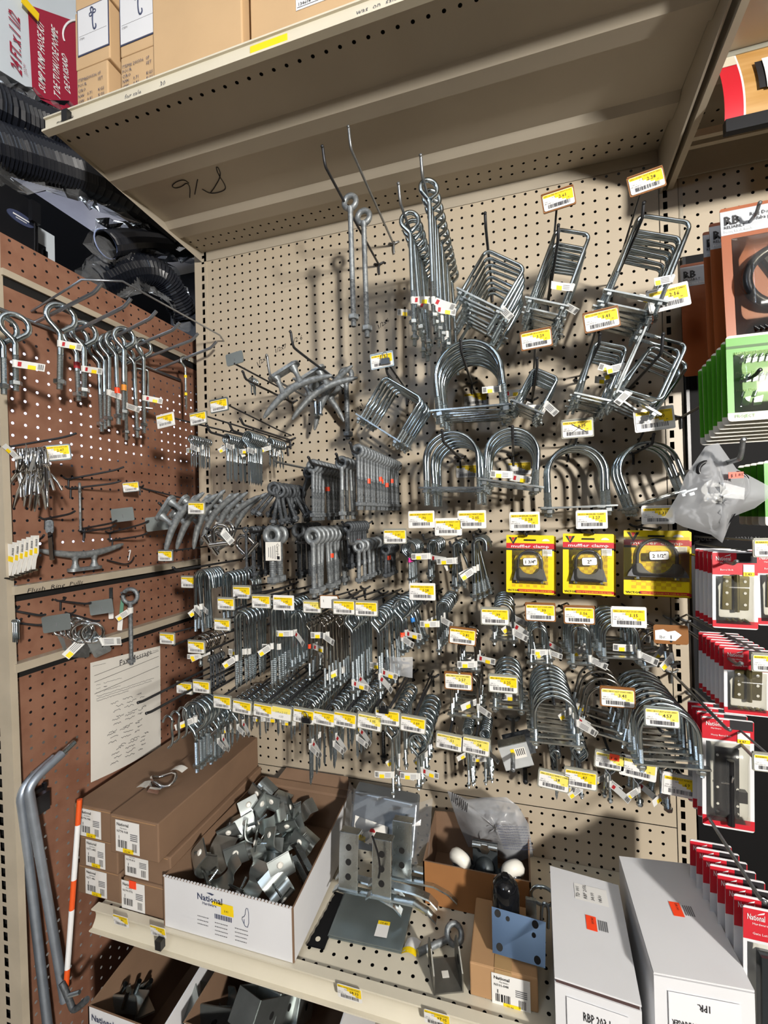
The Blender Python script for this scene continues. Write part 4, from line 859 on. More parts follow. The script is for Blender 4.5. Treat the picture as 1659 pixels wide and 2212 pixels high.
for (x, y, a, d, tw), w in zip(((632, 838, -27, .20, .1), (690, 843, -30, .13, .2), (705, 850, -52, .07, -.15), (700, 848, 42, .035, .1)), ('frontmost', 'second', 'steeply tilted third', 'rear down-sloping')):
    cleat(CK, TR(P(x, y, d)) @ RZ(tw) @ RY(math.radians(a)), '%s galvanised boat cleat hanging on the grey bent hook at upper left' % w, 'galvanised boat cleats on the bent hook')
for i, x in enumerate((681, 692)):
    p = P(x, 868, .09); s_ = ms(x, 868, .09); mb = MB(); mb.tube([(0, 0, 0), (0, 0, -27*s_)], 3.6*s_, ZINCB, n=10); mb.nut(-28*s_, 5.5*s_, 4*s_, ZPLATE); tag(mb.build('bolt', loc=p), '%s small zinc bolt behind the hanging boat cleats' % ('left' if i == 0 else 'right'), 'bolt')
s = ms(400, 1110, .28); CK = k_cleat(76*s, 8*s, 52*s, 34*s, GALVL)
hook((345, 1087), .32, 'dark hook holding the bunch of boat cleats at far left', up=.01, price=(424, 1097, '3.30', 'GALV BOAT CLEAT 6IN', '601-3302 10', 'grey', 0, 40, 2))
for i in range(7):
    d = .30-.036*i; p0 = P(384, 1118, .30); M = TR((p0.x+.004*i, -d, p0.z+(.002*i))) @ RZ(.15+.05*math.sin(i*3)) @ RY(math.radians(-54+5*math.sin(i*2.3)+(14 if i == 5 else 0)))
    cleat(CK, M, '%s galvanised boat cleat in the bunch under the 3.30 price plate' % ORD[i], 'galvanised boat cleats under the price plate')
hook((338, 1196), .30, 'hook with the 2.00 plate left of the cleats', price=(357, 1200, '2.00', 'GALV BOAT CLEAT 4IN', '601-2002 10', 'metal', 0, 36, 0), noprong=True)
# shackles
def k_shackle(s):
    mb = MB(); mb.tube([(-14*s, 0, -34*s)]+arc(0, -18*s, 14*s, 180, 0, 12)+[(14*s, 0, -34*s)], 4*s, CHROME, n=8); mb.tube(arc(-14*s, -38*s, 4*s, 90, 450, 10)[:-1], 2.2*s, CHROME, closed=True); mb.tube(arc(14*s, -38*s, 4*s, 90, 450, 10)[:-1], 2.2*s, CHROME, closed=True); a = mb.mesh('bow')
    mb = MB(); mb.tube([(-22*s, 0, -38*s), (22*s, 0, -38*s)], 5*s, CHROME, n=10); b = mb.mesh('pin'); return [('bow', a), ('pin', b)]
K = k_shackle(ms(480, 1160, .24)*1.15)
for i, (x, y, a, tw, d) in enumerate(((474, 1130, -.1, .5, .26), (500, 1128, .5, -.2, .22), (492, 1152, 1.0, .9, .235), (512, 1160, -.8, .2, .19))):
    r = empty('shackle', M=TR(P(x, y, d)) @ RZ(tw) @ RY(a)); tag(r, '%s chrome shackle in the tangle right of the boat cleats' % ('upper left', 'upper right', 'lower left', 'lower right')[i], 'shackle', 'chrome shackles')
    for n, me in K: link_mesh(n, me, r)
    if i in (0, 1): link_mesh('price_tag', tag_mesh(1+i*3, .003, .034, .016), r, TR((.006, -.006, -.02)) @ RY(.6))
hook((448, 1142), .28, 'dark hook holding chrome shackles', up=.004)
hook((375, 1226), .30, 'dark curved hook over the ledge end at far left', up=.008)
# ------------------------------------------------------------------ rack and goods on the brown side wall
RK = empty('prong_rack', (XL, -.25, Zr(.44))); tag(RK, 'zinc wire rack with six prongs high on the brown side wall', 'rack')
def rk(n, mbx): mbx.build(n, RK, loc=-RK.location)
mb = MB(); mb.tube([(XL+.008, -.56, Zr(.436)), (XL+.008, .02, Zr(.436))], .004, WIREZ); rk('back_bar', mb)
mb = MB(); c1, c2 = PX(215, 580, .08), PX(500, 738, .08); mb.tube(smooth_path([(XL+.004, c1.y, Zr(.46)), c1, c1.lerp(c2, .5), c2, c2.lerp(Vector((XL+.01, c2.y+.02, Zr(.46))), .4)], 1), .0022, WIREZ); rk('outer_loop', mb)
PR_ = []
for i, q in enumerate(((220, 612), (283, 645), (338, 672), (388, 697), (428, 720), (468, 738))):
    t = PX(q[0], q[1], .08); a = Vector((XL+.006, t.y+(.0 if i < 3 else -.006*i), Zr(.437))); b = t+Vector((-.022, 0, -.016)); PR_.append((a, b)); mb = MB()
    mb.tube([a, b, b.lerp(t, .35)+Vector((0, 0, -.001)), t], .0038, WIREZ, n=8); rk('prong', mb)
def on(i, f): a, b = PR_[i]; return a.lerp(b, f)
def vs(px, py, x): return (PX(px, py+10, x)-PX(px, py, x)).length/10
GRP = [  # prong, fractions, eye radius px, length px, wire px, name
    (0, (.46,), 26, 180, 12, 'extra thick zinc eye bolt'), (1, (.16, .32), 24, 170, 12, 'thick zinc eye bolt'), (2, (.06, .17, .27, .38, .55), 22, 225, 11, 'long zinc eye bolt'), (3, (.18, .32, .5), 20, 245, 9.5, 'extra long zinc eye bolt')]
WHP = ('leftmost rack prong', 'second rack prong from the left', 'third rack prong from the left', 'fourth rack prong from the left')
for pi, fr, rp, lp, wp, nm in GRP:
    s = vs(150, 780, 0.0); K = k_bent_eye(rp*s, wp/2*s, lp*s, lp*s*.42)
    for j, f in enumerate(sorted(fr, reverse=True)):
        p = on(pi, f)+Vector((0, 0, .003)); tg = [('price_tag', tag_mesh(j*2+3, wp/2*s, .04, .014), TR((0, -.002, -lp*s*(.62 if pi else .45))) @ RZ(-.5))] if j in (0, 2) else []
        if pi == 2 and j == 1: tg.append(('sticker', band_mesh(wp/2*s, ORANGE, .014), TR((0, 0, -lp*s*.62))))
        if pi == 2 and j == 0: tg = [('sticker', band_mesh(wp/2*s, mat('tape_amber', 'd98a2c', 0, .5), .014), TR((0, 0, -lp*s*.64)))]
        if pi == 1 and j == 1: tg.append(('sticker', band_mesh(wp/2*s, REDL, .014), TR((0, 0, -lp*s*.5))))
        lab = '%s on the %s' % (nm, WHP[pi]) if len(fr) == 1 else '%s %s on the %s' % (ORD[j], nm, WHP[pi])
        inst(K, TR(p) @ RZ(1.2+random.uniform(-.2, .2)) @ RY(random.uniform(-.03, .03)), lab, 'eye bolt', None if len(fr) == 1 else nm+'s on the rack', tg)
s = vs(20, 760, 0.0); K = k_bent_eye(25*s, 6*s, 165*s, 80*s)
inst(K, TR(PX(32, 685, -.02)) @ RZ(1.1), 'extra thick zinc eye bolt at the left photo edge', 'eye bolt', None, [('price_tag', tag_mesh(3, 6*s, .05, .014), TR((0, -.002, -.09)) @ RZ(-.5))])
s = vs(20, 760, 0.0); inst(K, TR(PX(6, 690, -.03)) @ RZ(1.3), 'thick zinc bolt cut off by the left photo edge', 'eye bolt')
s = vs(320, 840, 0.0); mb = MB(); p = PX(306, 800, -.06)
K = k_u_bolt(24*s, 88*s, 2.6*s, True, plate=True, nuts=0, tl=10*s); inst(K, TR(p) @ RZ(.9), 'thin zinc rectangular clip hanging below the fifth rack prong', 'U-bolt')
K = k_screw_eye(11*s, 3*s, 130*s, 50*s, ZINC, True); inst(K, TR(on(5, .55)) @ RZ(1.2), 'slim hook bolt with yellow bands on the rightmost rack prong', 'hook bolt', None, [('sticker', band_mesh(3*s, LABY, .008), TR((0, 0, -45*s))), ('sticker', band_mesh(3*s, LABY, .008), TR((0, 0, -88*s)))])
# pegs in the side wall
def lhook(root_px, tip_px, label, off=.10, r=.0024, mt=WIRE, plate_px=None, price=None, wpx=44):
    a = PL(*root_px); b = PL(*tip_px, off); root = empty('peg_hook', a); tag(root, label, 'hook'); v = b-a
    mb = MB(); mb.tube(smooth_path([(-.004, 0, 0), v*.5, v*.85, v+Vector((0, 0, .004))], 2), r, mt); mb.build('prong', root)
    mb = MB(); mb.tube([(.003, -.0127, .006), (.005, -.008, .002), (.006, 0, 0), (.005, .008, .002), (.003, .0127, .006)], r*.9, mt, n=6); mb.tube([(.004, 0, .0), (.003, 0, -.022)], r*.9, mt, n=6); mb.build('back_clip', root)
    if plate_px:
        w = wpx*vs(plate_px[0], plate_px[1], XL+off); c = PL(*plate_px, off+.004)-a; M = TR(c) @ RZ(math.radians(28)) @ RY(math.radians(-6)); mb = MB()
        mb.prism(rrect(w, w*.66, w*.07), -.001, .001, PLCLEAR); o = mb.build('label_plate', root, M=M)
        if price: link_mesh('price_label', price_mesh(w*.94, w*.56, price, 'ZINC CHAIN LATCH HARDWARE', '601-2472 10', 0), o, TR((0, -.0014, 0)))
        else: mb = MB(); mb.prism([(-w*.01, -w*.14), (w*.015, -w*.14), (w*.015, w*.02), (-w*.01, w*.02)], -.0016, -.0011, INKG); mb.build('slot_mark', o)
    return root
lhook((5, 968), (165, 940), 'long dark hook holding curved chrome handles at far left', .12, plate_px=(124, 978), price='2.47', wpx=52)
lhook((145, 1036), (268, 1012), 'upper empty dark hook at mid height of the brown wall', .1)
lhook((150, 1056), (262, 1042), 'empty dark hook carrying one slim eye bolt on the brown wall', .09)
lhook((300, 1052), (408, 1080), 'dark hook with small clipped label left of the cleats', .05, plate_px=(283, 1052), price='.53', wpx=32)
lhook((180, 1142), (252, 1128), 'dark hook with a bare metal plate in the brown wall middle', .1, plate_px=(265, 1112), wpx=44)
lhook((235, 1152), (322, 1128), 'dark hook with a metal plate marked by a white diamond', .1, plate_px=(340, 1131), wpx=46)
lhook((178, 1150), (250, 1138), 'short dark hook below the slim eye bolt', .09)
lhook((240, 1168), (318, 1155), 'lowest short dark hook above the cleat ledge', .09)
lhook((95, 1122), (162, 1108), 'dark hook holding a flat grey hasp', .08)
lhook((70, 1172), (95, 1160), 'short hook holding carded items at far left', .07)
s = vs(170, 1090, -.06); K = k_forged_eye(9*s, 2.6*s, 100*s, 40*s, mt=GALVL, nuts=0); inst(K, TR(PL(172, 1047, .05)) @ RZ(-.7), 'slim galvanised eye bolt hanging on the brown side wall', 'eye bolt')
mb = MB(); s = vs(105, 1170, -.05); mb.prism(rrect(15*s, 30*s, 6*s), -.0015, .0015, GALV, M=TR((0, 0, -16*s))); mb.prism(rrect(8*s, 62*s, 3*s), -.002, .002, CHROME, M=TR((2*s, 0, -58*s)) @ RY(-.05)); K = mb.mesh('hasp')
o = bpy.data.objects.new('hasp', K); COL.objects.link(o); o.matrix_world = TR(PL(107, 1122, .06)) @ RZ(.5); tag(o, 'flat grey and chrome hasp strap hanging above the ledge', 'hasp')
# curved chrome handles
def k_handle(s, k):
    mb = MB(); w = (1.0, 1.3, .7)[k]; pts = smooth_path([(0, 0, 0), (10*s, 0, -18*s), (14*s*w, 0, -44*s), (-6*s, 0, -70*s), (-30*s*w, 0, -98*s), (-44*s*w, 0, -128*s)], 3)
    n = len(pts); mb.tube(pts, [4.6*s*(1-.55*abs(2*i/(n-1)-.85)**1.4) for i in range(n)], CHROME, n=8); a = mb.mesh('curved_arm')
    mb = MB(); mb.tube(smooth_path([(0, 0, 0), (-7*s, 2*s, -20*s), (4*s, 0, -46*s), (24*s, 0, -70*s), (34*s, 0, -100*s)], 3), 3*s, CHROME, n=6); b = mb.mesh('short_arm')
    mb = MB(); mb.tube([(7*s, -6*s, -50*s), (7*s, 6*s, -50*s)], 4.4*s, STEEL, n=8); c = mb.mesh('rivet'); return [('curved_arm', a), ('short_arm', b), ('rivet', c)]
s = vs(70, 1050, -.05); HK = [k_handle(s, k) for k in range(3)]
for i in range(12):
    f = i/11; p = PL(38+f*58, 970-f*4, .02+.09*f); r = empty('snap_latch', M=TR(p) @ RZ(-.2+random.uniform(-.7, .7)) @ RY(.30-.65*f+random.uniform(-.2, .2)))
    tag(r, 'curved chrome latch handle in the splayed bunch under the left edge label', 'latch', 'curved chrome latch handles at far left')
    for n, me in HK[i % 3]: link_mesh(n, me, r)
    if i in (2, 6, 9): link_mesh('price_tag', tag_mesh(i, .003, .03, .014), r, TR((0, -.004, -.02)) @ RY(1.1))
# carded small items
s = vs(60, 1200, -.06)
for i in range(6):
    f = i/5; M = TR(PL(22+f*52, 1212-f*18, .02+.06*f)) @ RZ(-.1) @ RY(.16-.1*f) @ Matrix.Scale(.95, 4); r = empty('carded_latch', M=M); tag(r, '%s white carded latch leaning at the left photo edge' % ORD[5-i], 'card', 'white carded latches at the left edge')
    mb = MB(); mb.prism([(-13*s, 38*s), (15*s, 40*s), (15*s, 0), (8*s, -14*s), (4*s, -38*s), (-8*s, -38*s), (-9*s, -10*s), (-13*s, 0)], -.0006, .0006, PAPER); mb.box((3*s, -.001, 5*s), (18*s, .0004, 12*s), LABY)
    for q in range(5): mb.box((9*s, -.001, (30-q*3.4)*s), (6*s, .0004, 1.6*s), INK)
    mb.build('card', r)
    mb = MB(); mb.tube([(-6*s, -.004, -40*s), (22*s, -.006, -36*s)], 2.6*s, STEEL, n=8); mb.build('bolt', r)
# cleat lying on the ledge, and a ring of keys beside it
s = vs(185, 1215, -.09); CK = k_cleat(88*s, 8*s, 56*s, -30*s, GALVL)
cleat([(n, me) for n, me in CK], TR(PL(183, 1198, .03)) @ RZ(PI/2-.12), 'single galvanised boat cleat standing on the narrow ledge', None)
p = PL(268, 1215, .02); root = empty('wire_bundle', p); tag(root, 'twisted wire with small white tag at the ledge beside the cleat', 'wire')
mb = MB(); mb.tube(smooth_path([(0, -.05, .012), (.004, -.03, .004), (.006, 0, -.006), (.004, .02, .0), (.002, .03, .012)], 3), .0018, WIRE, n=6); mb.build('wire', root)
mb = MB(); mb.tube(smooth_path([(.004, .01, .004), (.006, .012, .02), (.004, .018, .032), (.003, .012, .028)], 2), .0014, WHITEW, n=5); mb.build('tag_string', root)
# lower strip of the brown wall
lhook((25, 1318), (98, 1332), 'dark hook with a large bare metal plate low on the brown wall', .09, plate_px=(122, 1346), wpx=54)
lhook((128, 1298), (196, 1306), 'dark hook with a smaller bare metal plate low on the brown wall', .09, plate_px=(219, 1311), wpx=46)
lhook((30, 1345), (95, 1352), 'lower dark hook holding two cotter pins', .07)
s = vs(35, 1360, -.06)
for i in range(3):
    mb = MB(); mb.tube([(-2*s, 0, -50*s), (-2*s, 0, -8*s)]+arc(0, -5*s, 4*s, 215, -35, 8)+[(2*s, 0, -8*s), (2*s, 0, -44*s)], 1.5*s, ZINC, n=6); o = mb.build('cotter_pin', M=TR(PL(30+i*4, 1338, .03+.01*i)) @ RZ(.5)); tag(o, '%s thin cotter pin hanging at the lower left edge' % ('rearmost', 'middle', 'frontmost')[i], 'pin')
def k_ringpull(s):
    mb = MB(); mb.tube([(20*s*math.cos(a*PI/10), 0, 20*s*math.sin(a*PI/10)-20*s) for a in range(20)], 3*s, CHROME, closed=True); a = mb.mesh('ring')
    mb = MB(); mb.prism(rrect(34*s, 40*s, 5*s), -.0012, .0012, ZPLATE, M=TR((0, .003, -52*s))); mb.tube(arc(0, -40*s, 8*s, 0, 180, 8), 3*s, ZPLATE); b = mb.mesh('mount_plate'); return [('ring', a), ('mount_plate', b)]
K = k_ringpull(vs(170, 1370, -.06))
lhook((150, 1325), (215, 1345), 'hidden dark hook holding the chrome ring pulls', .10)
for i in range(7):
    f = i/6; r = empty('ring_pull', M=TR(PL(128+f*62, 1335+f*14, .03+.08*f)) @ RZ(.3+random.uniform(-.5, .5)) @ RY(-.2+random.uniform(-.5, .5))); tag(r, 'chrome flush ring pull in the bunch above the lowest ledge', 'ring pull', 'chrome flush ring pulls')
    for n, me in K: link_mesh(n, me, r)
    if i in (3, 6): link_mesh('price_tag', tag_mesh(1+i, .003, .04, .018), r, TR((.01, -.006, -.045)))
s = vs(280, 1360, -.02); K = k_forged_eye(15.5*s, 4.6*s, 162*s, 45*s, mt=GALV)
lhook((292, 1282), (262, 1284), 'short hook holding the tall galvanised eye bolt over the fax sheet', .10)
inst(K, TR(PL(281, 1277, .085)) @ RZ(.35), 'tall galvanised eye bolt hanging in front of the fax sheet', 'eye bolt', None, [('price_tag', tag_mesh(4, .006, .03, .014), TR((0, 0, -42*s)))])
for i, (x, y, c, lab) in enumerate(((240, 1300, ZINC, 'slim steel strip'), (262, 1325, mat('tag_green', '5f8f7a', 0, .5), 'green and white tagged strip'))):
    s = vs(x, y, -.07); mb = MB(); mb.prism(rrect(7*s, 62*s, 2*s), -.0008, .0008, c); mb.prism(rrect(10*s, 26*s, 2*s), -.0016, -.001, LABW, M=TR((0, 0, -24*s))); o = mb.build('strip_hinge', M=TR(PL(x, y, .04)) @ RZ(.4) @ RY(.1*i)); tag(o, lab+' hanging left of the tall galvanised eye bolt', 'strip')
# fax sheet
mb = MB(); c = [PL(194, 1690, .003), PL(348, 1614, .003), PL(346, 1395, .003), PL(195, 1432, .003)]
N = 6
def fx(u, v): b = c[0].lerp(c[1], u); t = c[3].lerp(c[2], u); q = b.lerp(t, v); return (q.x+.004*math.sin(u*5)*(1-v)+.003*(1-v), q.y, q.z)
mb.sheet(fx, 8, 10, PAPER)
def ft(t, u, v, size, mt=INK, sh=0, wd=None):
    q = Vector(fx(u, v))+Vector((.002, 0, 0)); mb.text(t, q, (0, 1, 0), (0, 0, 1), size, mt, shear=sh, width=wd)
H_ = (c[3]-c[0]).length
ft('Fax Message', .36, .91, H_*.075, INK)
for v in (.885, .83, .73): q0, q1 = Vector(fx(.04, v)), Vector(fx(.96, v)); mb.box(((q0.x+q1.x)/2+.003, (q0.y+q1.y)/2, q0.z), (.0006, q1.y-q0.y, .0008), INK)
W_ = (c[1]-c[0]).length; rf = random.Random(21)
def scr(u0, v0, wid, hgt, n, mt=INKG, th=.00045):                # a word of pen or print too small to read
    pts = []
    for k in range(n+1): q = Vector(fx(min(.98, u0+wid*k/n), min(.99, v0+rf.uniform(-.5, .5)*hgt))); pts.append((q.x+.0028, q.y, q.z))
    mb.tube(pts, th, mt, n=3, cap=False)
for u0, v0, w in ((.02, .968, .16), (.86, .968, .09), (.38, .955, .28)): scr(u0, v0, w, .004, 16)
for i in range(3): scr(.06, .80-.033*i, .05, .006, 6); scr(.15, .80-.033*i, (.24, .0, .22)[i] or .04, .008, 22)
for i in range(3): scr(.06, .705-.02*i, (.82, .78, .42)[i], .008, 70)
for i in range(15):
    v0 = .60-.037*i-(.02 if i in (3, 6, 10) else 0); x = .18+rf.uniform(0, .16)
    if v0 < .06: break
    for w in (.10, .14, .07):
        scr(x, v0, w, .018, 9, INKG, .0006); x += w+.05+rf.uniform(0, .05)
o = mb.build('fax_sheet'); tag(o, 'white fax message sheet taped to the brown side wall', 'paper')
# bent rods, marker pole, black bracket
for i, pts in enumerate((((118, 1637), (42, 1703), (50, 1760), (106, 2240)), ((134, 1628), (60, 1696), (66, 1730), (140, 2160)))):
    off = .03+.022*i; v = [PL(x, y, off) for x, y in pts]; mb = MB(); mb.tube(smooth_path(v, 3), .0088, mat('rod_zinc', 'a9b4c2', .75, .42, .15, 40), n=12); root = empty('bent_rod', v[-1]); tag(root, ('left' if i == 0 else 'right')+' long bent zinc rod leaning on the brown side wall', 'rod'); mb.build('rod', root, loc=-root.location)
    if i == 1:
        d_ = (v[0]-v[1]).normalized(); mb = MB(); mb.tube([v[0], v[0]+d_*.03], .0062, ZINC, n=10); mb.build('threaded_tip', root, loc=-root.location)
a, b = PL(172, 1727, .10), PL(143, 2130, .10); root = empty('marker_pole', b); tag(root, 'thin orange and white banded marker pole beside the brown boxes', 'pole'); OR2 = mat('pole_orange', 'e0561c', 0, .5)
for i, (f0, f1, m_) in enumerate(((0, .14, OR2), (.14, .44, WHITEW), (.44, .6, OR2), (.6, .91, WHITEW), (.91, 1, OR2))):
    mb = MB(); mb.tube([a.lerp(b, f0)-b, a.lerp(b, f1)-b], .0052, m_, n=10); mb.build('band', root)
p = PL(84, 1735, .02); s = vs(84, 1735, -.1); mb = MB(); mb.box((0, 0, 0), (20*s, 34*s, 40*s), BLACK); mb.box((2*s, -8*s, 30*s), (10*s, 26*s, 8*s), BLACK); mb.box((6*s, 8*s, 34*s), (8*s, 6*s, 14*s), BLACK); o = mb.build('wall_clip', loc=p); tag(o, 'black plastic clip on the brown wall right of the bent rods', 'clip')
# ================================================================== CARDED GOODS
def card_mesh(w, h, mt, edge=None, hole=True, r=.06):
    mb = MB(); mb.prism(rrect(w, h, min(w, h)*r), -.0004, .0004, mt)
    return mb
def at_rect(x0, y0, x1, y1, d):
    c = P((x0+x1)/2, (y0+y1)/2, d); s = ms((x0+x1)/2, (y0+y1)/2, d); cosv = 1
    a = P(x0, (y0+y1)/2, d); b = P(x1, (y0+y1)/2, d); return c, b.x-a.x, (y1-y0)*s
def muffler(x0, y0, x1, y1, d, size, label, group, price, wide=0, full=True):
    c, w, h = at_rect(x0, y0, x1, y1, d); r = empty('clamp_card', M=TR(c) @ RY(math.radians(1.5))); tag(r, label, 'card', group)
    mb = MB(); mb.prism(rrect(w, h, .002), -.0005, .0005, YELLOW); y = -.0008
    def q(a, b, e, f, mt, yy=y): mb.quad((-w/2+w*a, yy, -h/2+h*e), (-w/2+w*b, yy, -h/2+h*e), (-w/2+w*b, yy, -h/2+h*f), (-w/2+w*a, yy, -h/2+h*f), mt)
    q(0, 1, .77, .86, RED, y-.0002); q(0, 1 if not wide else .2, .735, .768, INK, y-.0002); q(.25, 1, .02, .065, RED, y-.0002)
    mb.text('muffler clamp', (-w*.40, y, h*.285), (1, 0, 0), (0, 0, 1), h*.07, WHITEW, width=w*.8, lift=.0008, off=.01)
    mb.text('VICTOR', (-w*.46, y, -h*.475), (1, 0, 0), (0, 0, 1), h*.045, INK, width=w*.24, shear=-.2, lift=.0008, off=.02)
    mb.text('KING OF THE ROAD FOR OVER 80 YEARS', (-w*.22, y, -h*.470), (1, 0, 0), (0, 0, 1), h*.03, YELLOW, width=w*.68, lift=.0008)
    mb.text('especially for muffler systems', (-w*.3, y, h*.242), (1, 0, 0), (0, 0, 1), h*.02, LABYP, width=w*.6, lift=.0008)
    vx, vz = -w*.36, h*.40; k = w*.09
    mb.add([(vx-k, y-.0003, vz+k*.9), (vx-k*.45, y-.0003, vz+k*.9), (vx, y-.0003, vz-k*.3), (vx+k*.6, y-.0003, vz+k*.9), (vx+k*1.15, y-.0003, vz+k*.9), (vx+k*.12, y-.0003, vz-k*.9)], [(0, 1, 2, 5), (2, 3, 4, 5)], INK)
    mb.add([(vx-k*.3, y-.0003, vz+k*.85), (vx+k*.5, y-.0003, vz+k*.85), (vx, y-.0003, vz-.1*k)], [(0, 2, 1)], RED)
    mb.prism([(-w*.12+a*.0, b) for a, b in ()] or rrect(w*.26, h*.026, h*.012), -.0016, -.001, BLACK, M=TR((0, 0, h*.415)))
    mb.prism([(w*.08*math.cos(a*PI/8), w*.05*math.sin(a*PI/8)) for a in range(9)], -.0014, -.001, PAPER, M=TR((w*.33, 0, h*.40)))
    for i in range(10):                                       # checker print
        for j in range(12):
            if (i+j) % 2 == 0:
                a, e = .12+.076*i, .10+.05*j; q(a, a+.076, e, e+.05, YELLOWD)
    mb.build('card', r)
    if not full: return r
    cw = w*(.50 if not wide else .60); bowr = w*.028; cz = h*(.03 if not wide else .10); mbb = MB(); R = cw/2
    mbb.tube([(-R, -.006, cz-h*.26)]+[(x, -.006, z+cz) for x, _, z in arc(0, 0, R, 180, 0, 18)]+[(R, -.006, cz-h*.26)], bowr, mat('clamp_steel', '55565a', .7, .38, .2, 60), n=10); mbb.build('clamp_bow', r)
    mbb = MB(); sw = R*(1.55 if wide else 1.4); zb = cz-h*(.30); zt = cz-h*(.10); inner = [(R*.86*math.cos(math.radians(t)), cz+R*.0-h*.03+R*.9*math.sin(math.radians(t))*(.95)) for t in range(200, 341, 14)]
    poly = [(-sw, zb), (-sw*.96, zb+h*.05), (-R*1.12, zt), (-R*.9, zt)]+[(x, max(z, zb+h*.035)) for x, z in inner]+[(R*.9, zt), (R*1.12, zt), (sw*.96, zb+h*.05), (sw, zb)]
    mbb.prism(poly, -.012, -.002, mat('saddle_steel', '6d6e72', .6, .45, .25, 50)); mbb.build('saddle', r)
    for s_ in (-1, 1): mbb = MB(); mbb.nut(zb-h*.025, w*.045, h*.04, ZPLATE, x=s_*R, y=-.006); mbb.build('nut', r)
    mbb = MB(); k2 = rrect(w*.30, h*.13, .003); mbb.prism(k2, -.0190, -.0184, INK, M=TR((0, 0, cz+h*.03)) @ RY(-.05)); mbb.prism(rrect(w*.285, h*.12, .003), -.0196, -.0190, LABW, M=TR((0, 0, cz+h*.03)) @ RY(-.05)); mbb.text(size, (0, -.0198, cz), (1, 0, 0.05), (-.05, 0, 1), h*.075, INK, align='C', off=.015); mbb.build('size_label', r)
    mbb = MB(); mbb.sheet(lambda u, v: ((u-.5)*sw*2.15, -.0165*min(1, 6*min(u, 1-u))*min(1, 6*min(v, 1-v))-.0012, zb-h*.07+(cz+R*1.15-zb+h*.07)*v), 14, 14, BLISTER); mbb.build('blister', r)
    mbb = MB(); mbb.box((w*.36, -.002, h*.20), (w*.2, .0006, h*.12), LABW); mbb.box((w*.36, -.002, h*.125), (w*.2, .0007, h*.04), LABY); mbb.text(price, (w*.29, -.0026, h*.115), (1, 0, 0), (0, 0, 1), h*.04, INK)
    for i in range(3): mbb.box((w*.36, -.0025, h*(.24-.022*i)), (w*.16, .0004, h*.006), INKG)
    mbb.build('price_sticker', r); return r
for (x0, y0, x1, y1), sz, pr, nm, wd in (((1093, 1156, 1196, 1281), '1 3/4"', '1.28', 'leftmost', 0), ((1215, 1153, 1325, 1284), '2"', '1.27', 'middle', 0), ((1346, 1146, 1488, 1287), '2 1/2"', '1.33', 'widest right-hand', 1)):
    muffler(x0, y0, x1, y1, .15, sz, '%s yellow muffler clamp card with its grey clamp showing' % nm, None, pr, wd)
    muffler(x0+3, y0+2, x1+4, y1+2, .12, sz, 'yellow muffler clamp card tucked behind the %s one' % nm, None, pr, wd, full=False)
for q, c, k, wh in (((1133, 1126), '1.28', '605-3473 10', 'over the leftmost clamp card'), ((1278, 1122), '1.27', '605-3474 10', 'over the middle clamp card'), ((1421, 1112), '1.33', '605-3490 10', 'over the widest clamp card')):
    hook((q[0]+4, q[1]+28), .17, 'hook with the %s price plate %s' % (c, wh), price=(q[0], q[1], c, 'AUTO MUFFLER CLAMP', k, 'card', 0, 58, 0), up=.004)
# ------------------------------------------------------------------ right bay cards
def simple_card(name, M, w, h, label, cat, group, bands, th=.0012, r=.06):
    o = empty(name, M=M); tag(o, label, cat, group); mb = MB(); mb.prism(rrect(w, h, w*r), -th/2, th/2, bands[0])
    for a, b, mt in bands[1:]: mb.prism([(-w/2, -h/2+h*a), (w/2, -h/2+h*a), (w/2, -h/2+h*b), (-w/2, -h/2+h*b)], -th/2-.0004, th/2+.0001, mt)
    return o, mb
# bronze ring-knocker cards
x0 = 1560; c, w, h = at_rect(1560, 436, 1722, 735, .26)
for i, d in enumerate((.26, .225, .205, .10)):
    o, mb = simple_card('knocker_card', TR((c.x-.003*i, -d, c.z-.002*i)) @ RY(-.02+.004*i), w, h, ('frontmost bronze door ring card with its black ring showing' if i == 0 else '%s bronze card behind the black ring card at upper right' % ORD[i]), 'card', None if i == 0 else 'bronze cards behind the ring card', (BRONZE, (.80, .975, SILVERC)), r=.03)
    mb.text('RB', (-w*.46, -.0012, h*.375), (1, 0, 0), (0, 0, 1), h*.085, INK, off=.03, lift=.0006); mb.text('RELIABILT', (-w*.46, -.0012, h*.345), (1, 0, 0), (0, 0, 1), h*.03, INK, lift=.0006)
    mb.text('Ring Door Knocker', (-w*.10, -.0012, h*.41), (1, 0, 0), (0, 0, 1), h*.035, INK, lift=.0006); mb.text('Aldaba para puerta', (-w*.10, -.0012, h*.375), (1, 0, 0), (0, 0, 1), h*.035, INK, lift=.0006); mb.text('Matte black finish', (-w*.46, -.0012, h*.315), (1, 0, 0), (0, 0, 1), h*.025, LABW, lift=.0006)
    mb.build('card', o)
    if i == 0:
        mb = MB(); mb.tube([(w*.20+w*.44*math.cos(a*PI/16), -.014, -h*.08+w*.44*math.sin(a*PI/16)) for a in range(32)], .0075, BLACK, closed=True, n=10); mb.build('ring', o)
        mb = MB(); mb.prism([(w*.02, h*.06), (w*.3, h*.28), (w*.5, h*.2), (w*.44, -h*.0), (w*.2, -.1*h)], -.012, -.001, BLACK); mb.build('back_plate', o)
        mb = MB(); mb.sheet(lambda u, v: ((u*.86-.36)*w, -.024*min(1, 5*u, 5*(1-u))*min(1, 5*v, 5*(1-v))-.001, -h*.45+h*.72*v), 14, 14, BLISTER); mb.build('blister', o)
        mb = MB(); 
        for q in range(3): mb.tube([(-w*.15+q*w*.07, -.006, -h*.40), (-w*.08+q*w*.07, -.006, -h*.43)], .003, BLACK, n=6); 
        mb.build('screw', o)
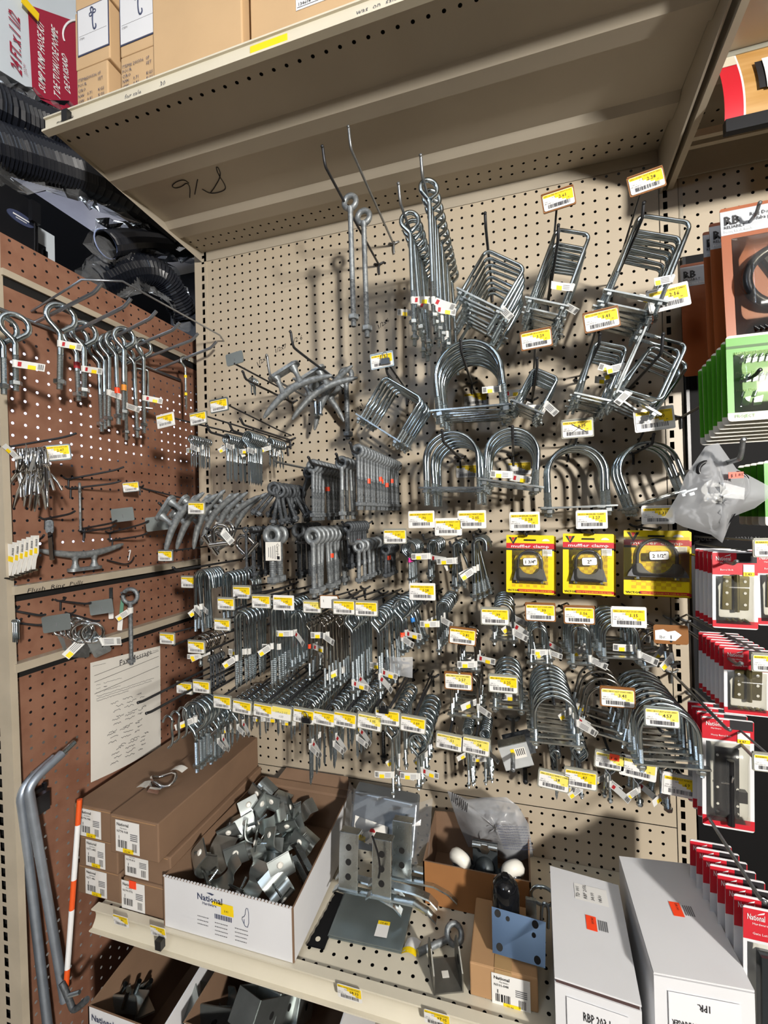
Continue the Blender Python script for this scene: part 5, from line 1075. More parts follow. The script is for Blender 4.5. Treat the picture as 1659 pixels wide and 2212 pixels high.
c, w, h = at_rect(1567, 716, 1760, 905, .30)
for i in range(7):
    d = .30-.014*i
    o, mb = simple_card('hanger_card', TR((c.x-.0015*i, -d, c.z-.004*i)) @ RY(.01*math.sin(i)), w, h, ('frontmost green picture hanger card with tiny steel hooks' if i == 0 else '%s green card in the stack behind the picture hanger card' % ORD[i]), 'card', None if i == 0 else 'green cards stacked behind', (PAPER, (.10, .97, GREEN)), r=.05)
    if i == 0:
        mb.box((0, -.0012, h*.36), (w, .0004, h*.03), mat('green_dark', '2e5c18', 0, .5))
        for t, zz in (('Light Duty Picture Hangers', .27), ('Medium Duty Picture Hangers', .04), ('Heavy Duty Picture Hangers', -.16)): mb.text(t, (-w*.40, -.0012, h*zz), (1, 0, 0), (0, 0, 1), h*.045, mat('green_pale', 'a7d97a', 0, .5), lift=.0006)
        mb.text('PROJECT', (-w*.42, -.0012, -h*.46), (1, 0, 0), (0, 0, 1), h*.05, GREEN, lift=.0006)
    mb.build('card', o)
    if i == 0:
        for rr, (zz, n, kz) in enumerate(((.16, 6, 1), (-.06, 6, 1), (-.34, 2, 1.9))):
            for q in range(n):
                mb = MB(); xx = -w*.36+q*w*.075*kz; mb.prism([(0, 0), (w*.05*kz, h*.012), (w*.062*kz, h*.06*kz), (w*.012*kz, h*.05*kz)], -.004, -.001, ZPLATE, M=TR((xx, 0, h*zz))); mb.tube([(xx+w*.02, -.003, h*(zz+.06*kz)), (xx+w*.045, -.003, h*(zz+.09*kz))], .0022, ZINC, n=6); mb.build('picture_hook', o)
        mb = MB(); mb.tube([(w*.05, -.004, -h*.36), (w*.06, -.004, -h*.05)], .0045, ZINC); mb.build('nail_pack', o)
        mb = MB(); mb.sheet(lambda u, v: ((u*.66-.42)*w, -.012*min(1, 5*u, 5*(1-u))*min(1, 5*v, 5*(1-v))-.001, -h*.40+h*.70*v), 12, 12, BLISTER); mb.build('blister', o)
hook((1605, 950), .30, 'grey hook with bent tip holding the clear bag of black hooks', mt=WIREG, r=.004, up=.03)
hook((1640, 800), .33, 'hidden dark peg holding the stack of green cards', up=.004)
hook((1640, 440), .29, 'grey peg at the top of the bronze cards', mt=WIREG, up=.01)
# clear bag with black scroll hooks
c = P(1545, 1055, .24); s = ms(1545, 1055, .24); o = empty('hook_bag', c); tag(o, 'crumpled clear bag of black scroll hooks hanging beside the slotted post', 'bag')
out = [(-16, 92), (8, 98), (40, 40), (112, -10), (70, -45), (30, -62), (10, -118), (-10, -100), (-62, -82), (-98, -60), (-70, -10), (-55, 30)]
def bagf(sign):
    cx = sum(a for a, b in out)/12; cz = sum(b for a, b in out)/12
    vs_ = []; fs = []; K_ = 7; n = len(out)*2
    ring = []
    for i, (a, b) in enumerate(out):
        a2, b2 = out[(i+1) % len(out)]; ring += [(a, b), ((a+a2)/2, (b+b2)/2)]
    rr = random.Random(5)
    for k in range(K_+1):
        f = k/K_
        for a, b in ring: vs_.append(((cx+(a-cx)*f)*s, sign*(.030*(1-f**2))+rr.uniform(-.005, .005)*(1-f)*2, (cz+(b-cz)*f)*s))
    for k in range(K_):
        for i in range(n): fs.append((k*n+i, k*n+(i+1) % n, (k+1)*n+(i+1) % n, (k+1)*n+i))
    return vs_, fs
for nm, sg in (('bag_front', -1), ('bag_back', 1)): mb = MB(); mb.add(*bagf(sg), BAGF, True); mb.build(nm, o)
def scroll(cx, cz, R, tail):
    pts = [(cx+R*(1-.035*k)*math.cos(k*.42), -.004, cz+R*(1-.035*k)*math.sin(k*.42)) for k in range(16)][::-1]; return pts+[tail]
for i, (cx, cz, R, tl) in enumerate(((-18, 38, 22, (6, 20)), (36, 12, 22, (58, -10)), (-14, -2, 18, (8, -30)))):
    oo = empty('scroll_hook', c); tag(oo, 'black iron scroll hook inside the clear bag, %s' % ('uppermost', 'rightmost', 'lowest')[i], 'hook', 'black scroll hooks in the bag'); mb = MB()
    mb.tube(smooth_path([(a*s, b+.006*i-.004, e*s) for a, b, e in scroll(cx, cz, R, (tl[0], -.004, tl[1]))], 1), 5*s, BLACK, n=8); mb.build('scroll', oo)
    mb = MB(); mb.tube([(tl[0]*s, -.008+.006*i, tl[1]*s), ((tl[0]*.3-6)*s, -.002, -85*s)], 5*s, BLACK, n=8); mb.build('shank', oo)
mb = MB(); mb.prism([(-34, 4), (-12, 20), (18, -6), (4, -34), (-26, -28)], -.001, 0, PAPER, M=TR((0, -.012, 0)) @ Matrix.Scale(s, 4, (1, 0, 0)) @ Matrix.Scale(s, 4, (0, 0, 1)))
for q in range(7): mb.box((-18*s+q*3.2*s, -.014, -4*s), (1.4*s, .0006, 14*s), INK)
mb.prism([(10, 12), (48, -2), (46, -26), (8, -20)], -.001, 0, LABW, M=TR((0, -.010, 0)) @ Matrix.Scale(s, 4, (1, 0, 0)) @ Matrix.Scale(s, 4, (0, 0, 1))); mb.build('paper_tag', o)
mb = MB(); mb.box((20*s, -.036, 24*s), (26*s, .0008, 13*s), ORANGE); mb.text('$ 1.81', (10*s, -.0366, 20*s), (1, 0, .1), (0, 0, 1), 9*s, INK); mb.build('orange_sticker', o)
# green cards at the right photo edge
c, w, h = at_rect(1650, 992, 1790, 1135, .22)
for i in range(5):
    o, mb = simple_card('hanger_card', TR((c.x-.001*i, -.22+.02*i, c.z)), w, h, '%s green and white card cut by the right photo edge' % ORD[i], 'card', 'green cards at the right photo edge', (PAPER, (.14, .96, GREEN)), r=.05); mb.build('card', o)
# red cards in rows
def red_card(M, w, h, label, group, head, kind, title, price=None, foot=.10):
    o, mb = simple_card('latch_card', M, w, h, label, 'card', group, (WHITEC, (1-head, .985, RED), (.015, foot, RED)), r=.05)
    mb.text('National', (-w*.43, -.0011, h*(.5-head*.38)), (1, 0, 0), (0, 0, 1), h*head*.26, WHITEW, off=.01, lift=.0006, width=w*.34); mb.text('Hardware', (-w*.33, -.0011, h*(.5-head*.52)), (1, 0, 0), (0, 0, 1), h*head*.1, WHITEW, lift=.0006)
    mb.add([(-w*.24, -.0014, h*(.5-head*.22)), (-w*.10, -.0014, h*(.5-head*.16)), (-w*.09, -.0014, h*(.5-head*.10)), (-w*.20, -.0014, h*(.5-head*.17))], [(0, 1, 2, 3)], WHITEW)
    mb.text(title, (-w*.33, -.0011, h*(.5-head*.82)), (1, 0, 0), (0, 0, 1), h*head*.11, WHITEW, lift=.0006); mb.box((w*.26, -.0008, h*(.5-head*.26)), (w*.44, .0006, h*head*.42), INK); mb.build('card', o)
    if price: mb = MB(); mb.box((w*.30, -.0018, h*(.5-head*.72)), (w*.24, .0006, h*head*.36), LABW); mb.box((w*.30, -.0019, h*(.5-head*.95)), (w*.24, .0006, h*head*.17), LABY); mb.text(price, (w*.21, -.0023, h*(.5-head*1.0)), (1, 0, 0), (0, 0, 1), h*head*.15, INK); mb.build('price_sticker', o)
    if kind in (1, 2):
        ST = mat('antique_brass', '8d8560', .9, .3, .2, 40); zc = -h*.03
        for sx in (-1, 1):
            mb = MB(); mb.prism(rrect(w*.24, h*.44, w*.03), -.004, -.002, ST, M=TR((sx*w*.17, 0, zc)) @ RY(.03))
            for zz in (-.15, .0, .15): mb.lathe([(w*.035, 0), (w*.035, .001)], WHITEC, 10, M=TR((sx*w*.2, -.004, zc+h*zz)) @ RX(PI/2))
            mb.build('hinge_leaf', o)
        mb = MB(); mb.tube([(0, -.007, zc-h*.24), (0, -.007, zc+h*.24)], w*.06, ST, n=12); mb.build('barrel', o)
        for q in range(4): mb = MB(); mb.tube([(-w*.22+q*w*.13, -.004, -h*.37), (-w*.13+q*w*.13, -.004, -h*.40)], .0022, ST, n=6); mb.build('screw', o)
    if kind == 3:
        zc = -h*.07; mb = MB(); mb.prism(rrect(w*.46, h*.62, w*.02), -.004, -.001, BLACK, M=TR((-w*.03, 0, zc)))
        for zz in (-.27, -.2, -.05, .24): 
            for sx in (-1, 1): mb.lathe([(w*.028, 0), (w*.028, .001)], WHITEC, 10, M=TR((-w*.03+sx*w*.19, -.0042, zc+h*zz)) @ RX(PI/2))
        mb.build('bolt_plate', o)
        mb = MB(); mb.tube([(-w*.0, -.011, zc-h*.36), (-w*.0, -.011, zc+h*.22)], w*.075, BLACK, n=12); mb.build('slide_bolt', o)
        mb = MB(); mb.tube([(-w*.2, -.014, zc+h*.02), (w*.0, -.014, zc+h*.02), (w*.0, -.02, zc+h*.1)], w*.02, CHROME, n=8); mb.build('bolt_handle', o); mb = MB(); mb.box((w*.24, -.006, zc-h*.1), (w*.16, .01, h*.10), BLACK); mb.build('strike', o)
    if kind == 4: mb = MB(); mb.box((w*.1, -.009, -h*.12), (w*.72, .016, h*.66), mat('dark_box', '101a20', 0, .15)); mb.box((-w*.1, -.018, h*.1), (w*.06, .001, h*.02), PAPER); mb.build('latch_body', o)
    if kind: mb = MB(); mb.sheet(lambda u, v: ((u-.5)*w*.84, -.014*min(1, 6*u, 6*(1-u))*min(1, 6*v, 6*(1-v))-.0012, -h*.44+h*(.94-head-.02)*v), 12, 12, BLISTER); mb.build('blister', o)
    return o
R1 = (((1538, 1192, 1636, 1358), .26, .018, 5, 1, 'Barrel Bolt', '2.43', 'upper red row', .30), ((1563, 1402, 1664, 1545), .28, .017, 7, 2, 'Window Bolt', None, 'middle red row', .33), ((1516, 1552, 1628, 1790), .22, .022, 4, 3, 'Heavy Barrel Bolt', '4.47', 'long black slide bolt row', .20))
for (a, b, c_, d_), d0, st, n, kd, ti, pr, wh, hd in R1:
    c, w, h = at_rect(a, b, c_, d_, d0)
    for i in range(n): red_card(TR((c.x, -d0+st*i, c.z)) @ RY(.02), w, h, ('frontmost red and white hardware card of the %s' % wh if i == 0 else '%s red card behind in the %s' % (ORD[i], wh)), None if i == 0 else 'red cards of the '+wh, hd, kd if i == 0 else 0, ti, pr if i == 0 else None)
c, w, h = at_rect(1634, 1190, 1732, 1352, .24); 
for i in range(2): red_card(TR((c.x, -.24+.03*i, c.z)), w, h, '%s red card with black hinge cut by the right photo edge' % ORD[i], 'red cards at the right edge', .30, 1 if i == 0 else 0, 'Barrel Bolt')
c, w, h = at_rect(1605, 1966, 1720, 2260, .36)
for i in range(8): red_card(TR((c.x-.002*i, -.36+.023*i, c.z-.003*i)) @ RY(.02), w, h, ('frontmost red card with dark latch box at the lower right corner' if i == 0 else '%s red card in the receding row at the lower right corner' % ORD[i]), None if i == 0 else 'receding red cards', .24, 4 if i == 0 else 0, 'Gate Latch', '11.98' if i in (0, 1, 2, 4) else None)
for q, cst, k, L_, wh in (((1665, 1183), '2.85', '715-1185 10', .30, 'upper'), ((1662, 1432), '2.43', '715-7100 10', .32, 'middle'), ((1664, 1648), '4.47', '717-1050 10', .30, 'lower')):
    hook((q[0]-8, q[1]+14), L_, 'grey hook with the %s price plate at the right photo edge' % wh, mt=WIREG, price=(q[0], q[1], cst, 'BARREL BOLT HVY', k, 'grey', 0, 60, 0), up=.002)
hook((1590, 1212), .30, 'grey hook through the upper red cards', mt=WIREG, up=.006)
hook((1600, 1432), .32, 'grey hook through the middle red cards', mt=WIREG, up=.006)
hook((1650, 1945), .40, 'long grey hook through the receding red cards', mt=WIREG, up=.006)
hook((1575, 1575), .28, 'grey hook through the slide bolt cards', mt=WIREG, up=.004)
# ================================================================== BOXES ABOVE
def open_edges(): pass
def carton(name, p, label, mt=CARD, group=None, tape=True):
    """p: front-bottom-left, width, depth, height"""
    (x, y, z), w, d, h = p; o = empty(name, (x+w/2, y+d/2, z)); tag(o, label, 'box', group); mb = MB()
    mb.box((0, 0, h/2), (w, d, h), mt); b = mb.build('body', o); m_ = b.modifiers.new('b', 'BEVEL'); m_.width = .0025; m_.segments = 2
    return o, w, d, h
ZT = Zr(.8135)
def topbox(xa, xb, z0, z1, label, mt=CARDL, y=-.444, dep=.16): return carton('carton', ((xa, y, z0), xb-xa, dep, z1-z0), label, mt)
def hookpic(o, w, d, h, x0, x1, z0, z1):
    mb = MB(); y = -d/2-.0012; mb.box(((x0+x1)/2, y+.0004, (z0+z1)/2), (x1-x0, .0008, z1-z0), INKB); k = .0022; mb.box(((x0+x1)/2, y, (z0+z1)/2), (x1-x0-2*k, .0012, z1-z0-2*k), WHITEC)
    cx, cz, s_ = (x0+x1)/2, (z0+z1)/2+.012, (z1-z0)*.011
    mb.tube(smooth_path([(cx-2*s_, y-.001, cz+18*s_), (cx-5*s_, y-.001, cz+24*s_), (cx, y-.001, cz+28*s_), (cx+3*s_, y-.001, cz+22*s_), (cx, y-.001, cz+8*s_), (cx+1*s_, y-.001, cz-10*s_), (cx+4*s_, y-.001, cz-18*s_), (cx+9*s_, y-.001, cz-14*s_), (cx+8*s_, y-.001, cz-8*s_)], 3), .0013, INKB, n=5)
    for a, b in ((-4, 14), (5, 18)): mb.tube([(cx+(a+3.5*math.cos(t*PI/5))*s_, y-.001, cz+(b+3.5*math.sin(t*PI/5))*s_) for t in range(10)], .0009, INKB, closed=True, n=4)
    mb.text('ITEM:', (x0+.006, y-.0006, z0+.030), (1, 0, 0), (0, 0, 1), .006, INKG); mb.box(((x0+x1)/2, y-.0007, z0+.038), (x1-x0-.01, .0002, .0005), INKG); mb.build('picture_label', o)
def cartontext(o, w, d, h):
    mb = MB(); y = -d/2-.0012
    for i, (a, b, c_) in enumerate((('ITEM#', '200336', '0F'), ('POUR', '', 'SET'), ('CIRO', '', ''), ('NW:', '0.71', 'KGS'), ('GW:', '0.81', 'KGS'), ('', '15X10X12CM', ''), ('', 'MADE IN CHINA', ''))):
        z = h*(.72-.115*i)
        for t, x in ((a, -.44), (b, -.15), (c_, .2)):
            if t: mb.text(t, (w*x, y, z), (1, 0, .0), (0, 0, 1), .0085, INKB, lift=.0004)
    mb.build('printing', o)
A0 = P(167, 240, .444); A1 = P(234, 215, .444); B0 = P(262, 212, .444); B1 = P(331, 190, .444); zmid = P(200, 140, .444).z; zmid2 = P(296, 112, .444).z
bx = topbox(A0.x, A1.x, ZT, zmid, 'printed tan carton at the left end of the upper shelf, lower of two', dep=.14); cartontext(*bx)
bx = topbox(A0.x-.002, A1.x+.006, zmid+.001, P(200, 12, .444).z, 'tan carton with a hook drawing, upper of the left pair', dep=.14); hookpic(*bx, -.036, .044, .024, .118)
bx = topbox(A0.x, A1.x+.01, P(200, 10, .444).z, P(200, -60, .444).z, 'tan carton cut by the top photo edge, above the left hook drawing', dep=.14)
bx = topbox(B0.x, B1.x+.012, ZT, zmid2, 'printed tan carton, lower of the second pair on the upper shelf', dep=.14); cartontext(*bx)
bx = topbox(B0.x, B1.x+.014, zmid2+.001, P(296, -40, .444).z, 'tan carton with a hook drawing, upper of the second pair', dep=.14); hookpic(*bx, -.044, .046, .02, .125)
C0 = P(332, 180, .452); C1 = P(524, 100, .452); bx = topbox(C0.x, C1.x, ZT, Zr(1.14), 'large plain tan carton right of the printed carton pairs', y=-.452, dep=.2); o, w, d, h = bx
mb = MB(); mb.tube(smooth_path([(-.06, -d/2-.001, h*.62), (-.055, -d/2-.001, h*.6), (-.06, -d/2-.001, h*.58)], 2), .0012, INK, n=4); mb.build('pen_mark', o)
D0 = P(542, 98, .440); D1 = P(768, 15, .440); bx = topbox(D0.x, D1.x, ZT, Zr(1.14), 'large tan carton with a white shipping label on the upper shelf', y=-.44, dep=.2); o, w, d, h = bx
a, b = P(640, 25, .44), P(735, -8, .44); mb = MB(); mb.box(((a.x+b.x)/2-o.location.x, -d/2-.0006, .5*(a.z+Zr(.99))-ZT), (b.x-a.x, .0008, Zr(.99)-a.z), WHITEC); mb.text('134608', (a.x-o.location.x+.004, -d/2-.0012, a.z-ZT+.006), (1, 0, 0), (0, 0, 1), .008, INK); mb.text('12 - 24', (a.x-o.location.x+.07, -d/2-.0012, a.z-ZT+.012), (1, 0, 0), (0, 0, 1), .008, INK)
for q in range(2): mb.box(((a.x+b.x)/2-o.location.x, -d/2-.0012, a.z-ZT+.004+.014*q), ((b.x-a.x)*.94, .0003, .0006), INK)
mb.build('shipping_label', o)
topbox(D1.x+.004, D1.x+.2, ZT, Zr(1.14), 'tan carton at the top photo edge right of the labelled one', y=-.43, dep=.2)
# ------------------------------------------------------------------ beyond the brown wall: hose kit, hoses in film, white box
XB = -.20
def PB(px, py, x=XB): return PX(px, py, x)
mb = MB(); mb.box((-.62, -.05, Zr(.84)), (.02, 1.2, .50), mat('shelf_shadow', '16181f', 0, .8)); mb.box((-.37, -.05, Zr(.585)), (.5, 1.2, .02), mat('shelf_steel_dark', '35373c', .2, .5)); struct(mb.build('wall_left_shelf'))  # dark back sheet added to stand in for the shade behind the hoses
root = empty('hose_kit', PB(80, 200)); tag(root, 'red and white sump pump hose kit package at the upper left corner', 'package')
c4 = [PB(-60, 118), PB(168, 252), PB(168, -40), PB(-60, -160)]
def kf(u, v): return tuple(c4[0].lerp(c4[1], u).lerp(c4[3].lerp(c4[2], u), v)-root.location+Vector((.0012*math.sin(9*u+5*v), 0, 0)))
def kpx(px, py):                                              # pixel -> point on the panel plane
    return PB(px, py)-root.location+Vector((.0022, 0, 0))
mb = MB(); KW = mat('kit_white', 'c9d3dc', 0, .4); KR = mat('kit_red', '9c1f3a', 0, .35)
mb.sheet(kf, 16, 16, KW); mb.sheet(lambda u, v: tuple(Vector(kf(u, v))+Vector((-.05, 0, 0))), 4, 4, KW)
for e_ in (lambda t: (t, 0), lambda t: (t, 1), lambda t: (0, t), lambda t: (1, t)): mb.sheet(lambda u, v: tuple(Vector(kf(*e_(u)))+Vector((-.05*v, 0, 0))), 16, 1, KW)
def kq(pts, mt, dx=.0): mb.add([kpx(*p)+Vector((dx, 0, 0)) for p in pts], [tuple(range(len(pts)))], mt)
kq([(58, 10), (165, 48), (168, 258), (84, 214), (68, 190)], KR)
def ktext(t, p0, p1, size_px, mt, dx=.0008, off=.0):
    a, b = kpx(*p0), kpx(*p1); ux = (b-a).normalized(); uy = Vector((1, 0, 0)).cross(ux); me = glyphs(t, 1, .25, off)
    mb.text(t, a+Vector((dx, 0, 0)), ux, uy, size_px*vs(80, 120, XB), mt, shear=.25, width=(b-a).length, off=off)
ktext('24 FT. x 1 1/2', (45, 165), (40, 40), 30, KR, off=.02); ktext('(7.32 m)', (58, 165), (52, 140), 9, KR); ktext('SUMP PUMP HOSE KIT', (96, 204), (92, 52), 20, WHITEW, off=.02); ktext('T DE TUYAU DE POMPE', (128, 218), (122, 66), 20, WHITEW, off=.02); ktext('DE PUISARD', (150, 205), (142, 122), 18, WHITEW, off=.02)
mb.tube([kpx(160+26*math.cos(t*PI/12), 75+30*math.sin(t*PI/12))+Vector((.001, 0, 0)) for t in range(10, 20)], .0025, WHITEW, n=4)
mb.build('printed_header', root)
mb = MB(); p = kpx(56, 22); mb.prism([(-.02, -.008), (.018, -.012), (.02, .008), (-.018, .012)], -.001, .001, LABY, M=TR(p+Vector((.012, 0, 0))) @ RZ(PI/2)); mb.build('yellow_sticker', root)
HOSE = mat('hose_black', '14171f', 0, .35)
def hose(pts, r, label, name='corrugated_hose', pitch=.008):
    pts = smooth_path(pts, 3); out = [pts[0]]; 
    for a, b in zip(pts, pts[1:]):
        n = max(1, int((b-a).length/(pitch/2))); out += [a.lerp(b, k/n) for k in range(1, n+1)]
    o = empty(name, out[0]); tag(o, label, 'hose', None); mb = MB(); mb.tube([q-out[0] for q in out], [r*(1.0 if k % 2 else .9) for k in range(len(out))], HOSE, n=14, smooth=False, cap=False)
    mb.build('ribbed_tube', o); return o, [q-out[0] for q in out]
h1, c1 = hose([PB(-60, 300, -.22), PB(100, 350, -.20), PB(240, 400, -.20), PB(370, 500, -.20)], .052, 'thick black corrugated hose in clear film above the brown wall')
h2, c2 = hose([PB(228, 528, -.17), PB(300, 520, -.2), PB(420, 535, -.24)], .036, 'black hose end facing out with a round opening above the brown wall')
mb = MB(); mb.tube([c2[0]+Vector((.002, 0, 0))+Vector((0, .036*math.cos(t*PI/10), .036*math.sin(t*PI/10))) for t in range(20)], .002, mat('film_rim', '8794b8', 0, .2), closed=True, n=5); mb.build('end_rim', h2)
h3, c3 = hose([PB(210, 610, -.24), PB(290, 575, -.19), PB(350, 590, -.17), PB(400, 680, -.17)], .045, 'lower black ribbed hose in clear film beside the slotted upright')
h4, c4_ = hose([PB(-40, 210, -.23), PB(60, 260, -.21), PB(170, 300, -.21), PB(190, 330, -.22)], .045, 'black ribbed hose below the red hose kit package')
def wrap(o, cl, r, mt=FILM, seed=1):
    rr = random.Random(seed); step = max(1, len(cl)//16); pts = cl[::step]; mb = MB(); n = 14; V, F = [], []
    for i, q in enumerate(pts):
        for j in range(n): a = 2*PI*j/n; k = r*(1.15+rr.uniform(-.05, .35)); V.append(q+Vector((.3*k*math.sin(a*3+i), k*math.cos(a), k*math.sin(a))))
    for i in range(len(pts)-1):
        for j in range(n): F.append((i*n+j, i*n+(j+1) % n, (i+1)*n+(j+1) % n, (i+1)*n+j))
    mb.add(V, F, mt, False); mb.build('clear_film', o)
wrap(h1, c1, .055, FILM, 2); wrap(h3, c3, .047, FILM, 3); wrap(h4, c4_, .05, FILM, 4); wrap(h2, c2, .040, FILM, 5)
a, b = PB(32, 440, -.30), PB(106, 520, -.30); root = empty('white_box', ((-.33), (a.y+b.y)/2, Zr(.60))); tag(root, 'white boxed item behind the top edge of the brown wall', 'box')
mb = MB(); mb.box((0, 0, .09), (.06, b.y-a.y+.03, .18), mat('box_white_cool', 'cdd6de', 0, .5)); mb.build('body', root); mb = MB(); mb.box((.032, .01, .12), (.002, (b.y-a.y)*.5, .03), BLACK); mb.box((.032, .03, .10), (.002, .012, .05), BLACK); mb.build('printed_plug', root)
mb = MB(); p = PB(75, 470, -.20)-root.location; q = PB(75, 545, -.20)-root.location; mb.tube([p, q], .0015, BLACK, n=6); mb.box(p+Vector((0, 0, .012)), (.012, .02, .05), BLACK); mb.build('power_lead', root)
root = empty('black_device', PB(18, 480, -.26)); tag(root, 'black boxed device with oval badge at the left photo edge', 'device'); mb = MB(); mb.box((0, -.03, 0), (.08, .14, .12), BLACK); mb.build('body', root); mb = MB(); mb.lathe([(.03, 0), (.03, .002)], INKB, 20, M=TR((.04, -.0, .0)) @ RY(PI/2) @ Matrix.Scale(.45, 4, (1, 0, 0))); mb.box((.0425, 0, .002), (.0006, .036, .003), WHITEW); mb.box((.0425, 0, -.004), (.0006, .024, .0016), WHITEW); mb.build('badge', root)
# ================================================================== LOWER SHELF GOODS
def sticker_national(mb, c, ux, uz, w, h, code, lines, price, mt=LABW):
    ux, uz, c = Vector(ux), Vector(uz), Vector(c); nrm = ux.cross(uz)
    def pt(a, b, l=0): return c+ux*(a*w)+uz*(b*h)+nrm*l
    mb.quad(pt(-.5, -.5), pt(.5, -.5), pt(.5, .5), pt(-.5, .5), mt)
    mb.text('National', pt(-.44, .33, .0003), ux, uz, h*.14, INK, off=.02); mb.text('Hardware', pt(-.30, .24, .0003), ux, uz, h*.07, INK); mb.text(code, pt(-.44, .12, .0003), ux, uz, h*.11, INK, off=.01)
    def q(a, b, e, f, m_): mb.quad(pt(a, e, .0004), pt(b, e, .0004), pt(b, f, .0004), pt(a, f, .0004), m_)
    x = -.40
    for i in range(9): q(x, x+.02+.012*(i % 2), -.36, -.12, INK); x += .036+.01*(i % 3)
    for i in range(4): q(.12, .42, .10-.06*i, .13-.06*i, INKG)
    for i in range(5): q(.2+.04*i, .22+.04*i, -.42, -.16, INK)
    mb.tube([pt(-.34, .02, .001), pt(-.34, -.08, .001)], .0006, INK, n=4)
    if price: q(-.2, .24, -.5, -.36, LABY); mb.text(price, pt(-.12, -.48, .0005), ux, uz, h*.1, INK)
y0 = -.352
def zat(px, py, d): return P(px, py, d).z
def bbox_(name, xa, xb, yf, yb, za, zb, label, code, st, price, orange=None, mt=CARDD, group=None):
    o, w, d, h = carton(name, ((xa, yf, za), xb-xa, yb-yf, zb-za), label, mt, group); mb = MB(); sw = min(.062, w*.5)
    sticker_national(mb, (st*w, -d/2-.0014, h*.5), (1, 0, 0), (0, 0, 1), sw, min(sw*1.05, h*.86), code, 0, price); mb.build('product_sticker', o)
    if orange: mb = MB(); mb.box((orange[0]*w, -d/2-.0022, h*orange[1]), (.018, .0008, .016), ORANGE); mb.build('orange_sticker', o)
    mb = MB(); mb.box((0, 0, h+.0012), (w*.94, .0012, .0012), DARK) if False else mb.box((0, -d/2+.001, h-.004), (w*.9, .0028, .0012), CARD); mb.build('flap_edge', o); return o
zs0 = ZS+.001; DR, DL = .374, .366
lev = [zs0, zat(368, 1920, DR), zat(354, 1851, DR), zat(354, 1783, .392)]
levl = [zs0, zat(262, 1888, DL), zat(258, 1818, DL), zat(258, 1757, .376)]
xr0, xr1 = P(266, 1930, DR).x, P(370, 1955, DR).x; xl0, xl1 = P(168, 1900, DL).x, P(262, 1925, DL).x
bbox_('carton', xr0+.001, xr1-.001, -DR, -.03, lev[0], lev[1]-.001, 'brown carton at the bottom right of the six-box stack', 'N199-976', -.28, None, (-.28, .86))
bbox_('carton', xr0-.0, xr1-.002, -DR+.002, -.03, lev[1], lev[2]-.001, 'brown carton in the middle right of the six-box stack', 'N199-816', -.20, None, (-.02, .94))
bbox_('carton', xr0-.012, xr1-.012, -.392, -.03, lev[2], lev[3], 'brown carton at the top right of the six-box stack', 'N774-968', -.12, '52.34')
bbox_('carton', xl0, xl1-.002, -DL, -.03, levl[0], levl[1]-.001, 'brown carton at the bottom left of the six-box stack', 'N271-486', -.05, '31.36')
bbox_('carton', xl0+.010, xl1-.004, -DL-.004, -.03, levl[1], levl[2]-.001, 'brown carton in the middle left of the six-box stack', 'N771-885', -.05, '32.36')
bbox_('carton', xl0+.004, xr0-.014, -.376, -.03, levl[2], levl[3], 'brown carton at the top left of the six-box stack', 'N774-988', -.08, '52.36')
# chrome ring latch lying on the top box
p = P(355, 1725, .28); p.z = lev[3]+.004; root = empty('ring_latch', p); tag(root, 'chrome ring pull with tag lying on the brown cartons', 'ring pull')
mb = MB(); mb.tube([(.030*math.cos(t*PI/10), .020*math.sin(t*PI/10), .010+.006*math.sin(t*PI/5)) for t in range(20)], .0035, CHROME, closed=True); mb.build('ring', root)
mb = MB(); mb.sheet(lambda u, v: (-.045+.05*u, -.035+.025*v, .004+.004*math.sin(u*4)), 4, 4, CHROME); mb.sheet(lambda u, v: (-.01+.03*u, -.04+.02*v, .002+.006*math.sin(v*3)), 4, 4, CHROME); mb.build('leaf', root)
mb = MB(); mb.sheet(lambda u, v: (.0+.035*u, .018+.02*v, .018+.006*math.sin(u*3)), 4, 2, PAPER); mb.build('price_tag', root)
# white display box full of bent brackets
root = empty('display_box', (.32, -.22, ZS)); tag(root, 'open white display box heaped with bent zinc brackets', 'box'); L0 = -root.location
xa, xb, ya, yb = .181, .472, -.390, -.05; za, zf, zb_ = ZS+.0095, zat(500, 1925, .385), Zr(-.705)
def wall(mb, a, b, c, d, mo, mi, th=.003):
    a, b, c, d = map(Vector, (a, b, c, d)); n = (b-a).cross(d-a).normalized()*th; mb.quad(a, b, c, d, mo); mb.quad(d-n, c-n, b-n, a-n, mi)
    for p_, q_ in ((a, b), (b, c), (c, d), (d, a)): mb.quad(p_, p_-n, q_-n, q_, mi)
mb = MB(); wall(mb, (xa, ya, za), (xb, ya, za), (xb, ya, zf), (xa, ya, zf), WHITEC, CARDD)
k = 40; 
for i in range(k): u0, u1 = xa+(xb-xa)*i/k, xa+(xb-xa)*(i+.55)/k; mb.box(((u0+u1)/2, ya+.0015, zf+.0008), (u1-u0, .003, .0026), WHITEC)
cx_ = xa+(xb-xa)*.28
mb.text('National', (cx_, ya-.0004, zf-.026), (1, 0, 0), (0, 0, 1), .017, INKB, off=.02); mb.text('Hardware', (cx_+.012, ya-.0004, zf-.034), (1, 0, 0), (0, 0, 1), .008, INKB, off=.01)
mb.add([(cx_+.022, ya-.0006, zf-.010), (cx_+.035, ya-.0006, zf-.013), (cx_+.04, ya-.0006, zf-.010), (cx_+.03, ya-.0006, zf-.0085)], [(0, 1, 2, 3)], INKB)
